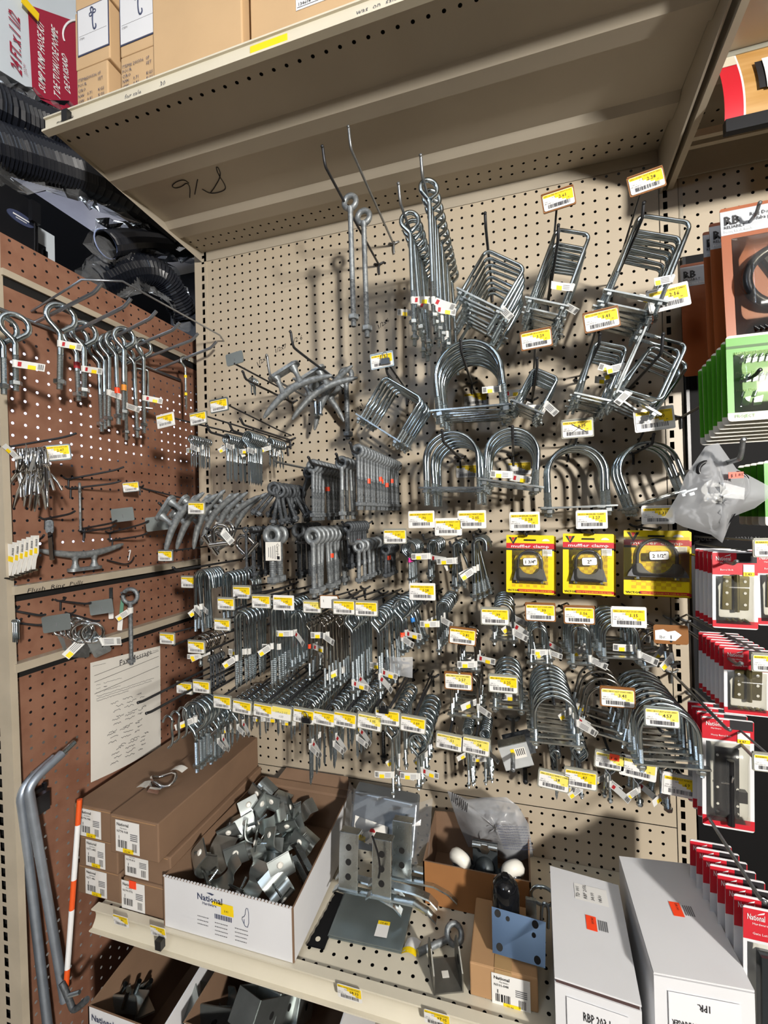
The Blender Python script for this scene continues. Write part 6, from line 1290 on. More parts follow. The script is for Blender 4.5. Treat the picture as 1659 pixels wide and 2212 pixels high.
mb.quad((cx_+.035, ya-.0008, zf-.030), (cx_+.082, ya-.0008, zf-.030), (cx_+.082, ya-.0008, zf-.023), (cx_+.035, ya-.0008, zf-.023), LABY); mb.quad((cx_+.055, ya-.0008, zf-.044), (cx_+.083, ya-.0008, zf-.044), (cx_+.083, ya-.0008, zf-.030), (cx_+.055, ya-.0008, zf-.030), LABY); mb.text('3.41', (cx_+.062, ya-.001, zf-.038), (1, 0, 0), (0, 0, 1), .006, INK)
for i in range(14): mb.quad((cx_+.04+i*.0028, ya-.0007, zf-.055), (cx_+.0415+i*.0028+.0007*(i % 2), ya-.0007, zf-.055), (cx_+.0415+i*.0028+.0007*(i % 2), ya-.0007, zf-.046), (cx_+.04+i*.0028, ya-.0007, zf-.046), INKB)
rt_ = random.Random(3)
for x_, n_, wd in ((-.0, 3, .024), (.040, 4, .028), (.085, 4, .026)):
    for i in range(n_):
        z = zf-.060-.0075*i-(.004 if x_ else 0); x = cx_+x_
        while x < cx_+x_+wd: w_ = rt_.uniform(.0015, .004); mb.quad((x, ya-.0005, z), (x+w_, ya-.0005, z), (x+w_, ya-.0005, z+.0016), (x, ya-.0005, z+.0016), INKG); x += w_+.0008
mb.tube(smooth_path([(cx_+.105, ya-.0006, zf-.05), (cx_+.1, ya-.0006, zf-.04), (cx_+.108, ya-.0006, zf-.036), (cx_+.11, ya-.0006, zf-.02), (cx_+.116, ya-.0006, zf-.02), (cx_+.116, ya-.0006, zf-.055), (cx_+.106, ya-.0006, zf-.055), (cx_+.106, ya-.0006, zf-.042)], 1), .0006, INKB, n=4)
mb.build('printed_front', root, loc=L0)
mb = MB(); wall(mb, (xb, ya, za), (xb-.012, yb, za), (xb-.014, yb, zb_), (xb, ya, zf), WHITEC, CARDD); wall(mb, (xa+.014, yb, za), (xa, ya, za), (xa, ya, zf), (xa+.016, yb, zb_), WHITEC, CARDD); wall(mb, (xb-.012, yb, za), (xa+.014, yb, za), (xa+.016, yb, zb_), (xb-.014, yb, zb_), CARDD, CARDD); mb.quad((xa, ya, za+.002), (xb, ya, za+.002), (xb-.012, yb, za+.002), (xa+.014, yb, za+.002), CARDD); mb.build('tray', root, loc=L0)
mb = MB(); mb.quad((xa+.05, yb-.006, zb_-.02), (xb-.02, yb-.006, zb_-.02), (xb-.03, yb+.02, zb_+.02), (xa+.08, yb+.02, zb_+.02), CARDD); mb.build('back_flap', root, loc=L0)
ZB = mat('bracket_zinc', 'bcc3c1', .9, .33, .2, 25)
def k_bracket(dull=False):
    zm = mat('bracket_dull', '8d8a82', .8, .55, .3, 40) if dull else ZB
    prof = smooth_path([(0, -.032, .030), (0, -.030, -.004), (0, -.012, -.012), (0, .004, -.010), (0, .010, .006), (0, .030, .010)], 2); mb = MB(); n = len(prof); V, F = [], []
    for p_ in prof:
        for x in (-.022, -.018, .018, .022): V.append((x, p_.y, p_.z))
    for i in range(n-1):
        for j in range(3): F.append((i*4+j, i*4+j+1, (i+1)*4+j+1, (i+1)*4+j))
    mb.add(V, F, zm, True); mb.add([(x, y+.0022, z+.0016) for x, y, z in V], [f[::-1] for f in F], zm, True)
    e = [(0, 3)]; nV = len(V)
    for i in range(n-1):
        for j in (0, 3): a, b = V[i*4+j], V[(i+1)*4+j]; mb.add([a, b, (b[0], b[1]+.0022, b[2]+.0016), (a[0], a[1]+.0022, a[2]+.0016)], [(0, 1, 2, 3)], zm)
    pl = mb.mesh('bent_plate'); mb = MB(); mb.lathe([(.001, -.004), (.006, -.0035), (.0068, -.001), (.004, .001)], PORC, 12); mb.thread(-.004, -.026, .0022, ZINC, pitch=.0022); sc = mb.mesh('screw'); return pl, sc
BK = [k_bracket(), k_bracket(True)]; rb = random.Random(11)
BPX = [(566, 1712, .10), (600, 1735, .11), (652, 1752, .10), (540, 1762, .15), (590, 1772, .16), (635, 1800, .15), (508, 1792, .19), (560, 1806, .20), (604, 1830, .21), (655, 1822, .17), (470, 1850, .27), (520, 1846, .25), (565, 1868, .27), (612, 1880, .27), (440, 1868, .30), (548, 1905, .31), (600, 1918, .31), (490, 1890, .31), (560, 1745, .13), (630, 1770, .13), (575, 1835, .23), (535, 1800, .18)]
for i, (x, y, d) in enumerate(BPX):
    dl = i == 10; p = P(x, y, d+.02); r = empty('bent_bracket', M=TR(p) @ RZ(rb.uniform(-1.2, 1.2)) @ RX(rb.uniform(-.9, .6)) @ RY(rb.uniform(-.6, .6)) @ Matrix.Scale(1.25 if dl else 1.05, 4)); tag(r, 'dull weathered bracket near the front of the white display box' if dl else 'shiny bent zinc bracket with white-washered screw in the display box heap', 'bracket', None if dl else 'bent zinc brackets in the white display box')
    pl, sc = BK[1 if dl else 0]; link_mesh('bent_plate', pl, r)
    if not dl: link_mesh('screw', sc, r, TR((.0, -.032, .016)) @ RX(PI/2+.3))
for i in range(2):
    mb = MB(); mb.box((0, 0, 0), (.012, .07, .012), ZPLATE); o = mb.build('square_bar', M=TR(P(648+8*i, 1882-26*i, .25)) @ RZ(.9) @ RX(.2)); tag(o, ('lower' if i == 0 else 'upper')+' short square bar at the right of the display box', 'bar')
# black flat strip, sheet plates
q = [PZ(662, 2043, ZS+.002), PZ(700, 2052, ZS+.002), PZ(745, 1935, ZS+.002), PZ(725, 1928, ZS+.002)]; mb = MB(); n = 14; V = []
for i in range(n+1):
    a, b = q[0].lerp(q[3], i/n), q[1].lerp(q[2], i/n); V += [a+Vector((.0018*(i % 2), 0, 0)), b, b+Vector((0, 0, .002)), a+Vector((.0018*(i % 2), 0, .002))]
mb.add(V, [(i*4+j, i*4+(j+1) % 4, (i+1)*4+(j+1) % 4, (i+1)*4+j) for i in range(n) for j in range(4)], BLACKP); mb.lathe([(.005, 0), (.005, .0006)], CREAM, 12, M=TR(q[0].lerp(q[1], .5).lerp(q[3], .12)+Vector((0, 0, .0026)))); tag(mb.build('flat_strip'), 'black flat strip lying between the white display box and grey plates', 'strip')
PLG = mat('sheet_zinc', '8c9696', .8, .38, .15, 12); PLB = mat('sheet_zinc_pale', 'a0a7ad', .8, .36, .12, 10)
def slab(pts, th, mt, name, label, cat, ztop=None):
    mb = MB(); v = [Vector(p_) for p_ in pts]; mb.hexa([tuple(p_) for p_ in v]+[tuple(p_+Vector((0, 0, th))) for p_ in v], mt); o = mb.build(name); m_ = o.modifiers.new('b', 'BEVEL'); m_.width = .001; m_.segments = 2; tag(o, label, cat); return o
for i in range(2):
    z = ZS+.001+.0035*i; q = [PZ(706+i*3, 2026-i*4, z), PZ(868, 2062-i*4, z), PZ(893, 1955, z), PZ(742+i*3, 1932, z)]
    o = slab(q, .003, PLG, 'steel_plate', 'grey zinc plate lying flat on the shelf, %s of two' % ('lower' if i == 0 else 'upper'), 'plate')
mb = MB(); c = PZ(828, 2005, ZS+.0085); mb.quad(c+Vector((-.013, -.02, 0)), c+Vector((.012, -.018, 0)), c+Vector((.010, .016, 0)), c+Vector((-.014, .014, 0)), LABW); mb.quad(c+Vector((-.013, .006, .0003)), c+Vector((.011, .008, .0003)), c+Vector((.010, .016, .0003)), c+Vector((-.014, .014, .0003)), LABY); mb.text('19.49', c+Vector((-.009, .007, .0004)), (1, 0, 0), (0, 1, 0), .007, INK); mb.build('price_sticker', o, loc=(0, 0, 0))
c = PZ(886, 2045, ZS+.003); mb = MB(); mb.sheet(lambda u, v: (c.x-.014+.026*u+.006*v, c.y-.015+.03*v, c.z+.006*math.sin(u*3)), 4, 4, LABW); mb.sheet(lambda u, v: (c.x-.013+.028*u, c.y-.018+.012*v, c.z+.0005+.006*math.sin(u*3)), 4, 2, LABY); tag(mb.build('loose_label'), 'crumpled yellow and white label beside the grey plates', 'label')
# plate wrapped in film behind, and strap brackets
cc = [P(752, 1832, .17), P(893, 1858, .17), P(902, 1738, .12), P(765, 1708, .12)]; root = empty('wrapped_plate', cc[0].lerp(cc[1], .5)); tag(root, 'pale grey steel box plate wrapped in clear film, leaning behind the straps', 'plate'); L0 = -root.location
mb = MB(); b2 = [p_+Vector((0, .035, .004)) for p_ in cc]; mb.hexa([cc[0], cc[1], b2[1], b2[0], cc[3], cc[2], b2[2], b2[3]], PLB); b = mb.build('plate', root, loc=L0); m_ = b.modifiers.new('b', 'BEVEL'); m_.width = .004; m_.segments = 3
mb = MB(); rr = random.Random(4); G = {}
def wf(u, v):
    k_ = (round(u, 3), round(v, 3))
    if k_ not in G: G[k_] = rr.uniform(0, .010)
    p_ = cc[0].lerp(cc[1], -.14+1.34*u).lerp(cc[3].lerp(cc[2], -.14+1.34*u), -.05+1.12*v); return tuple(p_+Vector((0, -.006-G[k_]+.03*(abs(u-.5)*2)**6, 0)))
mb.sheet(wf, 10, 10, FILM, smooth=False); mb.build('clear_film', root, loc=L0)
mb = MB(); u = (cc[1]-cc[0]).normalized(); v = (cc[3]-cc[0]).normalized(); c = cc[0].lerp(cc[2], .40)+Vector((0, -.012, 0)); mb.quad(c-u*.05-v*.012, c+u*.03-v*.03, c+u*.03+v*.018, c-u*.05+v*.03, PAPER); n_ = u.cross(v)*.0006; mb.quad(c-u*.05-v*.012+n_, c-u*.02-v*.018+n_, c-u*.02-v*.008+n_, c-u*.05-v*.002+n_, LABY); mb.text('68.33', c-u*.046-v*.010+n_*1.5, u, v, .009, INK); mb.text('National Mfg Co', c-u*.01-v*.022+n_, u, v, .007, INK); mb.lathe([(.007, 0), (.007, .0005)], REDL, 6, M=TR(c-u*.005+v*.005+n_) @ RX(PI/2)); mb.build('paper_label', root, loc=L0)
def strap(px, d, label, nh):
    b = P(px[0], px[1], d); s_ = ms(px[0], px[1], d); root = empty('strap_bracket', b); tag(root, label, 'bracket'); w_ = 44*s_; hh = 122*s_
    mb = MB(); mb.box((0, 0, hh/2), (w_, .004, hh), ZPLATE); mb.box((0, .012, hh-.003), (w_, .024, .004), ZPLATE); b_ = mb.build('strap', root, M=RX(-.12)); m_ = b_.modifiers.new('b', 'BEVEL'); m_.width = .0012; m_.segments = 2
    for i in range(nh): mb = MB(); mb.lathe([(.0062, 0), (.0062, .0004)], DARK, 14, M=TR((0, -.0024, hh*(.28+.24*i))) @ RX(PI/2)); mb.build('bolt_hole', root, M=RX(-.12))
    for i in range(2):
        mb = MB(); y = .004+.016*i; pr = [(-w_*.8, -.004), (-w_*.55, .004), (w_*1.6, .004-.004*i), (w_*2.3, -.006), (w_*2.7, -.020)]
        V = []
        for x, z in pr: V += [(x, y-.008, z-.0+.014*i), (x, y+.008, z+.014*i), (x, y+.008, z+.004+.014*i), (x, y-.008, z+.004+.014*i)]
        mb.add(V, [(k_*4+j, k_*4+(j+1) % 4, (k_+1)*4+(j+1) % 4, (k_+1)*4+j) for k_ in range(4) for j in range(4)]+[(3, 2, 1, 0), (16, 17, 18, 19)], ZPLATE); mb.build('hooked_arm', root)
    return root
strap((752, 1930), .255, 'left zinc strap bracket with three holes standing on grey plates', 3)
rt = strap((824, 1945), .262, 'right zinc strap bracket with a black cable tie', 3)
mb = MB(); s_ = ms(820, 1850, .26); mb.tube(smooth_path([(-.003, -.006, .05), (.002, -.010, .07), (.0, -.012, .10), (-.006, -.016, .125), (-.010, -.018, .14)], 2), .0022, BLACK, n=6); mb.build('cable_tie', rt)
strap((868, 1905), .20, 'rear zinc strap bracket half hidden beside the open brown box', 2)
# open brown box with casters and bag
root = empty('open_carton', (.785, -.12, ZS)); tag(root, 'open brown carton holding white-wheeled casters and a crumpled bag', 'box'); L0 = -root.location
zf = zat(1020, 1885, .2); F = [PZ(915, 1967, ZS+.001), PZ(1168, 2032, ZS+.001)]; xa, xb, ya, yb = .674, .892, -.195, -.045; mb = MB(); CB = mat('cardboard_kraft', '9c6a3c', 0, .8, .1, 14, bump=.1)
wall(mb, (xa, ya, ZS+.001), (xb, ya, ZS+.001), (xb, ya, zf), (xa, ya, zf), CB, CARDD); wall(mb, (xb, ya, ZS+.001), (xb, yb, ZS+.001), (xb, yb, zf+.03), (xb, ya, zf), CB, CARDD); wall(mb, (xa, yb, ZS+.001), (xa, ya, ZS+.001), (xa, ya, zf), (xa, yb, zf+.01), CB, CARDD); wall(mb, (xb, yb, ZS+.001), (xa, yb, ZS+.001), (xa, yb, zf+.01), (xb, yb, zf+.03), CB, CARDD); mb.quad((xa, ya, ZS+.003), (xb, ya, ZS+.003), (xb, yb, ZS+.003), (xa, yb, ZS+.003), CARDD); mb.build('tray', root, loc=L0)
DG = mat('caster_steel', '4d5356', .7, .4, .2, 40)
def caster(px, d, r_px, label, yaw):
    p = P(px[0], px[1], d); s_ = ms(px[0], px[1], d); R = r_px*s_; r = empty('caster', M=TR(p) @ RZ(yaw) @ RX(.5)); tag(r, label, 'caster')
    mb = MB(); mb.lathe([(R*.35, -R*.55), (R*.8, -R*.5), (R, -R*.2), (R, R*.2), (R*.8, R*.5), (R*.35, R*.55)], PORC, 24, M=RX(PI/2)); mb.build('wheel', r)
    mb = MB(); mb.lathe([(R*.55, -R*.2), (R*.62, 0), (R*.4, R*.2)], BLACK, 16, M=TR((0, -R*.5, -R*.35)) @ RX(PI/2)); mb.build('hub', r)
    mb = MB(); mb.prism([(-R*.45, R*.1), (R*.45, R*.1), (R*.7, -R*1.25), (-R*.7, -R*1.25)], R*.6, R*.72, DG); mb.prism([(-R*.4, 0), (R*.4, 0), (R*.6, -R*1.25), (-R*.6, -R*1.25)], -R*.72, -R*.62, DG); mb.box((0, 0, -R*1.3), (R*1.5, R*1.5, R*.14), DG); mb.build('fork', r)
caster((994, 1856), .175, 24, 'left white-wheeled caster in the open brown carton', -.5); caster((1108, 1880), .18, 25, 'right white-wheeled caster in the open brown carton', .5)
p = P(1048, 1850, .15); s_ = ms(1048, 1850, .15); root = empty('swivel_plate', p); tag(root, 'dark swivel plate with bolt between the two white caster wheels', 'plate')
mb = MB(); mb.box((0, 0, 0), (52*s_, 6*s_, 56*s_), DG, M=RX(-.3)); mb.box((0, -4*s_, -30*s_), (90*s_, 16*s_, 14*s_), DG); mb.build('plate', root); mb = MB(); mb.tube([(-26*s_, -6*s_, 26*s_), (26*s_, -6*s_, 26*s_)], 7*s_, ZPLATE, n=12); mb.build('axle', root); mb = MB(); mb.nut(0, 12*s_, 8*s_, ZPLATE, M=TR((0, -9*s_, 24*s_)) @ RX(PI/2)); mb.build('nut', root)
mb = MB(); mb.lathe([(2*s_, 16*s_), (16*s_, 12*s_), (22*s_, 0), (22*s_, -10*s_)], DG, 20, M=TR((0, -8*s_, -18*s_)) @ RX(PI/2-.4)); mb.build('bearing_cup', root)
root = empty('plastic_bag', P(1065, 1770, .11)); tag(root, 'crumpled grey plastic bag with printed warnings rising from the brown carton', 'bag'); out2 = [(966, 1708), (1010, 1726), (1050, 1722), (1094, 1722), (1120, 1742), (1142, 1780), (1152, 1850), (1100, 1868), (1050, 1830), (1012, 1830), (990, 1780)]
rr = random.Random(8); cpx = (1070, 1788); VV = []; K_ = 8; ring = []
for i, a in enumerate(out2): b = out2[(i+1) % len(out2)]; ring += [a, ((a[0]+b[0])/2, (a[1]+b[1])/2)]
for k_ in range(K_+1):
    f = k_/K_
    for a in ring: VV.append(P(cpx[0]+(a[0]-cpx[0])*f, cpx[1]+(a[1]-cpx[1])*f, .09+.05*(1-f*f)+rr.uniform(-.009, .009))-root.location)
n = len(ring); mb = MB(); BAGM = mat('bag_grey', 'a9abae', 0, .3, .2, 30, alpha=.72); mb.add(VV, [(k_*n+i, k_*n+(i+1) % n, (k_+1)*n+(i+1) % n, (k_+1)*n+i) for k_ in range(K_) for i in range(n)], BAGM, True)
for i in range(9):
    a = P(1072+i*2, 1786+i*6, .155)-root.location; mb.text('WARNING: keep this bag away from babies and small children', a, (1, .12, .06), (0, 0, 1), .006, INKB, width=.062)
for i in range(9): a = P(975+i*4, 1730+i*3, .13)-root.location; mb.quad(a, a+Vector((.002, 0, 0)), a+Vector((.004, 0, .02)), a+Vector((.002, 0, .02)), INK)
mb.build('film', root)
# small carton with label, plate, black dome, loose eye bolt, U bracket
zt = Zr(-.768); xa, xb = .786, .897; o, w, d, h = carton('carton', ((xa, -.352, ZS+.001), xb-xa, .135, zt-ZS-.001), 'small brown taped carton with white product label at the shelf front', CARD); mb = MB(); sticker_national(mb, (.012, -d/2-.0014, h*.42), (1, 0, 0), (0, 0, 1), .062, min(.062, h*.95), 'N101-048', 0, '25.06'); mb.build('product_sticker', o)
mb = MB(); mb.box((.0, 0, h+.0006), (.028, d*.98, .0008), mat('packing_tape', 'a98a60', 0, .3)); mb.box((0, -d/2-.0006, h-.01), (.028, .0008, .02), MATS['packing_tape']); mb.build('tape', o)
BLUEP = mat('zinc_blue_reflect', '8fb0dd', 1, .22, .1, 20)  # blue reflection put into the metal's base colour
cc = [P(1064, 2058, .335), P(1178, 2092, .335), P(1179, 1992, .30), P(1062, 1958, .30)]; root = empty('caster_plate', cc[0].lerp(cc[1], .5)); tag(root, 'bluish square mounting plate with corner holes leaning on the small carton', 'plate'); L0 = -root.location
u, v = (cc[1]-cc[0]), (cc[3]-cc[0]); n_ = u.cross(v).normalized(); mb = MB(); bk = [p_-n_*.004 for p_ in cc]; mb.hexa([cc[0], cc[1], bk[1], bk[0], cc[3], cc[2], bk[2], bk[3]], BLUEP); mb.build('plate', root, loc=L0)
for a, b, r_ in ((.12, .88, .0055), (.86, .86, .0055), (.14, .16, .0055), (.86, .12, .0055), (.32, .82, .0035), (.82, .62, .0035)):
    mb = MB(); k_ = cc[0]+u*a+v*b; e1 = u.normalized(); e2 = n_.cross(e1); mb.add([k_+n_*.0005+e1*(r_*math.cos(t*PI/8))+e2*(r_*math.sin(t*PI/8)) for t in range(16)], [tuple(range(16))], DARK); mb.build('corner_hole', root, loc=L0)
p = P(1093, 1965, .27); s_ = ms(1093, 1935, .27); root = empty('black_dome', p); tag(root, 'glossy black wrapped dome behind the bluish plate', 'fitting'); GB = mat('gloss_black', '101114', 0, .12, bump=.3, scale=60); mb = MB(); mb.lathe([(28*s_, -6*s_), (29*s_, 14*s_), (29*s_, 40*s_), (26*s_, 56*s_), (18*s_, 66*s_), (4*s_, 70*s_)], GB, 24); mb.build('cap', root); mb = MB(); mb.nut(72*s_, 9*s_, 8*s_, GB); mb.build('top_nut', root)
p = P(1160, 1975, .27); s_ = ms(1160, 1965, .27); root = empty('latch_link', p); tag(root, 'zinc clevis link with hook standing beside the black dome', 'fitting'); mb = MB(); mb.box((-12*s_, 0, 8*s_), (22*s_, 8*s_, 46*s_), ZPLATE); mb.build('clevis', root); mb = MB(); mb.tube(smooth_path([(8*s_, 0, -20*s_), (10*s_, 0, 20*s_), (16*s_, 0, 30*s_), (24*s_, 0, 20*s_), (22*s_, 0, -24*s_)], 2), 3.4*s_, ZINC); mb.build('hook', root)
p = P(1172, 1935, .20); mb = MB(); mb.tube([p+Vector((.022*math.cos(t*PI/10), 0, .018*math.sin(t*PI/10))) for t in range(20)], .0035, ZINC, closed=True); tag(mb.build('steel_ring'), 'plain steel ring beside the brown carton and white box', 'ring')
a, b = PZ(902, 2058, ZS+.008), PZ(968, 2028, ZS+.008); v = (b-a).normalized(); root = empty('eye_bolt', a); tag(root, 'loose galvanised eye bolt lying on the shelf front', 'eye bolt'); mb = MB(); mb.tube([Vector(), b-a], .0062, GALVL, n=10); mb.build('shank', root); w_ = Vector((-v.y, v.x, 0)); c = b-a+v*.014; mb = MB(); up_ = (Vector((0, 0, 1))*.75+w_*.65).normalized(); mb.tube([c+v*(.015*math.cos(t*PI/10))+up_*(.015*math.sin(t*PI/10))+Vector((0, 0, .004)) for t in range(20)], .0055, GALVL, closed=True); mb.build('eye', root)
c = PZ(962, 2108, ZS+.001); s_ = .040; root = empty('u_bracket', M=TR(c) @ RZ(.35)); tag(root, 'grey steel U bracket with holes standing on the shelf front', 'bracket'); UM = mat('bracket_grey', '85847e', .8, .4, .2, 30)
for sx in (-1, 1):
    mb = MB(); mb.prism([(-s_*.75, 0), (s_*.75, 0), (s_*.75, s_*.85), (s_*.45, s_*1.35), (-.1*s_, s_*1.35), (-s_*.75, s_*.8)], -.0012, .0012, UM, M=TR((sx*s_*.62, 0, 0)) @ RZ(PI/2)); mb.lathe([(.007, 0), (.007, .003)], DARK, 14, M=TR((sx*s_*.62-.0015, 0, s_*.7)) @ RY(PI/2)); mb.build('side_plate', root)
mb = MB(); mb.box((0, 0, .0012), (s_*1.24, s_*1.5, .0024), UM); mb.box((0, 0, .003), (.012, .012, .0006), PAPER); mb.build('base_plate', root)
# long white boxes
def whitebox(tp, z, label, txts, code, lid_gap, ztext):
    q = [PZ(x, y, z) for x, y in tp]; root = empty('white_carton', (q[0]+q[2])/2-Vector((0, 0, z-ZS))); tag(root, label, 'box'); L0 = -root.location
    bl, br, fr, fl = q; lo = [Vector((p_.x, p_.y, ZS+.001)) for p_ in (fl, fr, br, bl)]; mid = [Vector((p_.x, p_.y, z-lid_gap)) for p_ in (fl, fr, br, bl)]
    mb = MB(); mb.hexa(lo+mid, WHITEC); mb.build('body', root, loc=L0); mb = MB(); mb.hexa([p_-Vector((0, 0, .0025)) for p_ in (fl, fr, br, bl)]+[fl, fr, br, bl], WHITEC); mb.build('lid', root, loc=L0)
    mb = MB(); lg_ = max(.0005, lid_gap-.0026); mb.hexa([p_+Vector((.002 if i in (0, 3) else -.002, .002 if i < 2 else -.002, 0)) for i, p_ in enumerate(mid)]+[p_+Vector((.002 if i in (0, 3) else -.002, .002 if i < 2 else -.002, lg_)) for i, p_ in enumerate(mid)], mat('carton_liner', '4a3634', 0, .8)); mb.build('liner', root, loc=L0)
    ux = (fr-fl).normalized(); c = fl.lerp(fr, .5)+Vector((0, -.001, 0)); mb = MB(); n_ = Vector((ux.y, -ux.x, 0))*.0012
    W_ = (fr-fl).length; e = c-Vector((0, 0, .047)); mb.quad(e-ux*W_*.36+n_-Vector((0, 0, .035)), e+ux*W_*.36+n_-Vector((0, 0, .035)), e+ux*W_*.36+n_+Vector((0, 0, .026)), e-ux*W_*.36+n_+Vector((0, 0, .026)), mat('label_cool_white', 'e2e3e6', 0, .5))
    for t, dz, sz, fl_, wd in txts:
        if fl_: mb.text(t, e+n_*1.3+Vector((0, 0, dz))+ux*(wd*W_/2), -ux, (0, 0, -1), sz, INK, width=wd*W_, off=.01)
        else: mb.text(t, e+n_*1.3+Vector((0, 0, dz))-ux*(wd*W_/2), ux, (0, 0, 1), sz, INK, width=wd*W_, off=.01)
    mb.build('end_label', root, loc=L0)
    vy = ((bl+br)/2-(fl+fr)/2); mb = MB(); m0 = (fl+fr)/2+vy*.52; e1 = ux; e2 = vy.normalized(); z_ = Vector((0, 0, .0008)); mb.quad(m0-e1*.004-e2*.014+z_, m0+e1*.012-e2*.014+z_, m0+e1*.012+e2*.014+z_, m0-e1*.004+e2*.014+z_, ORANGE); mb.text('34.00', m0+e1*.004+e2*.011+z_*1.4, -e2, e1, .006, INK)
    for i in range(5): mb.quad(m0+e1*(.015+.003*i)-e2*.010+z_, m0+e1*(.0165+.003*i)-e2*.010+z_, m0+e1*(.0165+.003*i)+e2*.010+z_, m0+e1*(.015+.003*i)+e2*.010+z_, INKG)
    mb.build('price_sticker', root, loc=L0)
    if code:
        mb = MB(); m1 = (fl+fr)/2+vy*.80+e1*.012; mb.quad(m1-e1*.03-e2*.018+z_, m1+e1*.024-e2*.018+z_, m1+e1*.024+e2*.018+z_, m1-e1*.03+e2*.018+z_, LABW)
        for i, t in enumerate(('TD 001', 'RBP 203L', '34.00', '0830')): mb.text(t, m1-e1*(.022-.012*i)-e2*.014+z_*1.6, e2, -e1, .008, INK)
        mb.build('top_label', root, loc=L0)
whitebox(((1188, 1870), (1336, 1912), (1386, 2172), (1198, 2110)), Zr(-.69), 'left long white carton with lifted lid and small top label', (('RBP 203-L', .0, .018, False, .34), ('TROLLEY APRON HANGER', -.022, .011, False, .62)), True, .009, 0)
whitebox(((1337, 1849), (1490, 1866), (1630, 2140), (1412, 2100)), Zr(-.665), 'right long white carton with upside-down printed end', (('1PR.', .016, .014, True, .14), ('TROLLEY APRON HANGER', -.012, .012, True, .66), ('RBP 203-L', -.040, .018, True, .36)), False, .0045, 0)
# price labels in the shelf channel
for i, (px, py, t, k, wpx, cl) in enumerate(((265, 1985, '.80', '601-0802 10', 40, False), (345, 2008, '1.99', '601-1992 10', 40, True), (757, 2140, '68.33', '670-2501 10', 56, False), (945, 2195, '97.05', '670-9705 10', 56, False))):
    p = P(px, py, .400); w_ = wpx*ms(px, py, .4); o = bpy.data.objects.new('channel_label', price_mesh(w_, w_*.62, t, 'ZINC GATE HARDWARE', k, 0)); COL.objects.link(o); o.matrix_world = TR(p+Vector((0, -.004, 0))) @ RX(.15); tag(o, 'yellow and white price label in the lower shelf channel, %s' % ('leftmost', 'second from left', 'below the grey plates', 'at the bottom photo edge')[i], 'label')
    if cl: mb = MB(); mb.box((.004, 0, 0), (.014, .012, .018), BLACK); o2 = mb.build('binder_clip', loc=p+Vector((.004, -.008, -.018))); tag(o2, 'black binder clip on the lower shelf channel', 'clip')
# ------------------------------------------------------------------ beneath the lower shelf
zd = Zr(-1.13); mb = MB(); mb.box((.6, -.26, zd/2), (1.24, .5, zd), BEIGED); tag(mb.build('base_deck'), 'dark base deck under the lower shelf carrying open boxes', 'shelf')
def under(name, xa, xb, ya, yb, zf, zb__, label, front=WHITEC):
    root = empty(name, ((xa+xb)/2, (ya+yb)/2, zd)); tag(root, label, 'box'); L0 = -root.location; mb = MB(); za = zd+.001
    wall(mb, (xa, ya, za), (xb, ya, za), (xb, ya, zf), (xa, ya, zf), front, CARDD); wall(mb, (xb, ya, za), (xb, yb, za), (xb, yb, zb__), (xb, ya, zf), WHITEC, WHITEC); wall(mb, (xa, yb, za), (xa, ya, za), (xa, ya, zf), (xa, yb, zb__), CARDD, CARDD); wall(mb, (xb, yb, za), (xa, yb, za), (xa, yb, zb__), (xb, yb, zb__), CARD, CARD); mb.quad((xa, ya, za+.002), (xb, ya, za+.002), (xb, yb, za+.002), (xa, yb, za+.002), CARDD); mb.build('tray', root, loc=L0); return root
pf = P(190, 2170, .46); pf2 = P(300, 2225, .46); rt = under('open_carton', pf.x, P(345, 2140, .46).x, -.46, -.16, P(235, 2190, .46).z, Zr(-.90), 'open carton with bolts at the lower left under the shelf')
mb = MB(); mb.text('National', Vector((pf.x+.01, -.4615, P(235, 2190, .46).z-.022))-rt.location, (1, 0, 0), (0, 0, 1), .016, INKB, off=.02); mb.build('printing', rt)
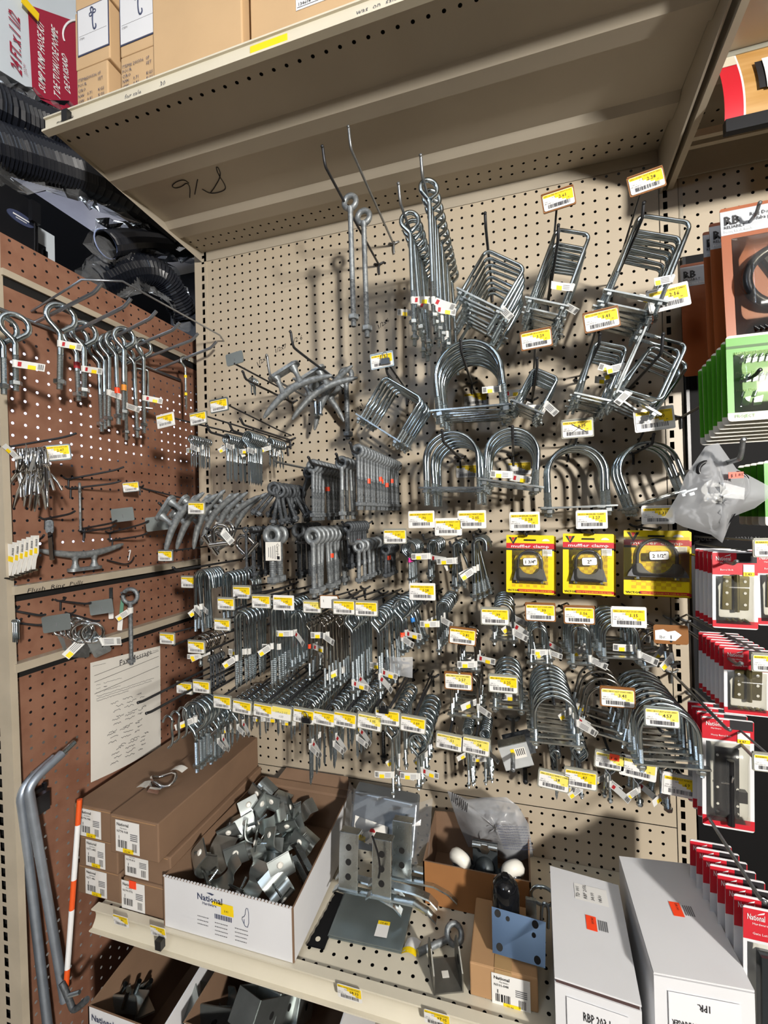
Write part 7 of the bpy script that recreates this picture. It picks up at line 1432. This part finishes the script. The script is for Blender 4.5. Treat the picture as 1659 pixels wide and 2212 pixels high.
for i, (x, y, d, a) in enumerate(((255, 2150, .38, .6), (290, 2160, .36, -.5), (270, 2170, .40, .2), (300, 2140, .34, .9), (240, 2165, .37, -.9))):
    mb = MB(); mb.box((0, 0, 0), (.05, .004, .04), ZB); mb.box((0, .02, -.02), (.05, .04, .004), ZB); pl = mb.mesh('angle_plate'); r = empty('angle_bracket', M=TR(P(x, y, d)) @ RZ(a) @ RX(.6*a)); tag(r, 'zinc angle bracket lying in the carton under the shelf at left', 'bracket', 'angle brackets in the lower left carton'); link_mesh('angle_plate', pl, r); mb = MB(); mb.tube([(0, -.004, .0), (.02, -.01, .05)], .005, ZINC); link_mesh('bolt', mb.mesh('bolt'), r)
rt = under('open_carton', P(395, 2200, .44).x, P(700, 2200, .44).x, -.44, -.10, P(480, 2240, .44).z, Zr(-.91), 'open carton packed with rectangular zinc channel brackets under the shelf')
for i in range(6):
    x, y, d = 455+36*i, 2180-4*i+8*(i % 2), .36-.05*(i % 3); w_ = .055; r = empty('channel_bracket', M=TR(P(x, y, d)) @ RZ(-.7+.15*i) @ RX(.9)); tag(r, 'rectangular zinc channel bracket jumbled in the carton under the shelf', 'bracket', 'zinc channel brackets under the shelf')
    mb = MB(); mb.box((-w_/2, 0, 0), (.003, .05, .10), ZB); mb.box((w_/2, 0, 0), (.003, .05, .10), ZB); mb.box((0, 0, -.05), (w_, .05, .003), ZB); mb.box((0, 0, .05), (w_, .05, .003), ZB); mb.build('channel', r); mb = MB(); mb.lathe([(.006, 0), (.006, .0005)], DARK, 12, M=TR((w_/2+.0018, 0, 0)) @ RY(PI/2)); mb.build('slot', r)
p = P(150, 2150, .45); root = empty('hose_clamp', p); tag(root, 'dark screw clamp near the foot of the bent rods', 'clamp'); mb = MB(); mb.tube(smooth_path([(-.02, 0, .02), (0, 0, -.01), (.01, 0, -.03), (.045, 0, .004)], 2), .006, GALVD, n=8); mb.build('jaw', root); mb = MB(); mb.thread(.03, -.01, .004, ZTHR, M=RY(1.1)); mb.build('screw', root)
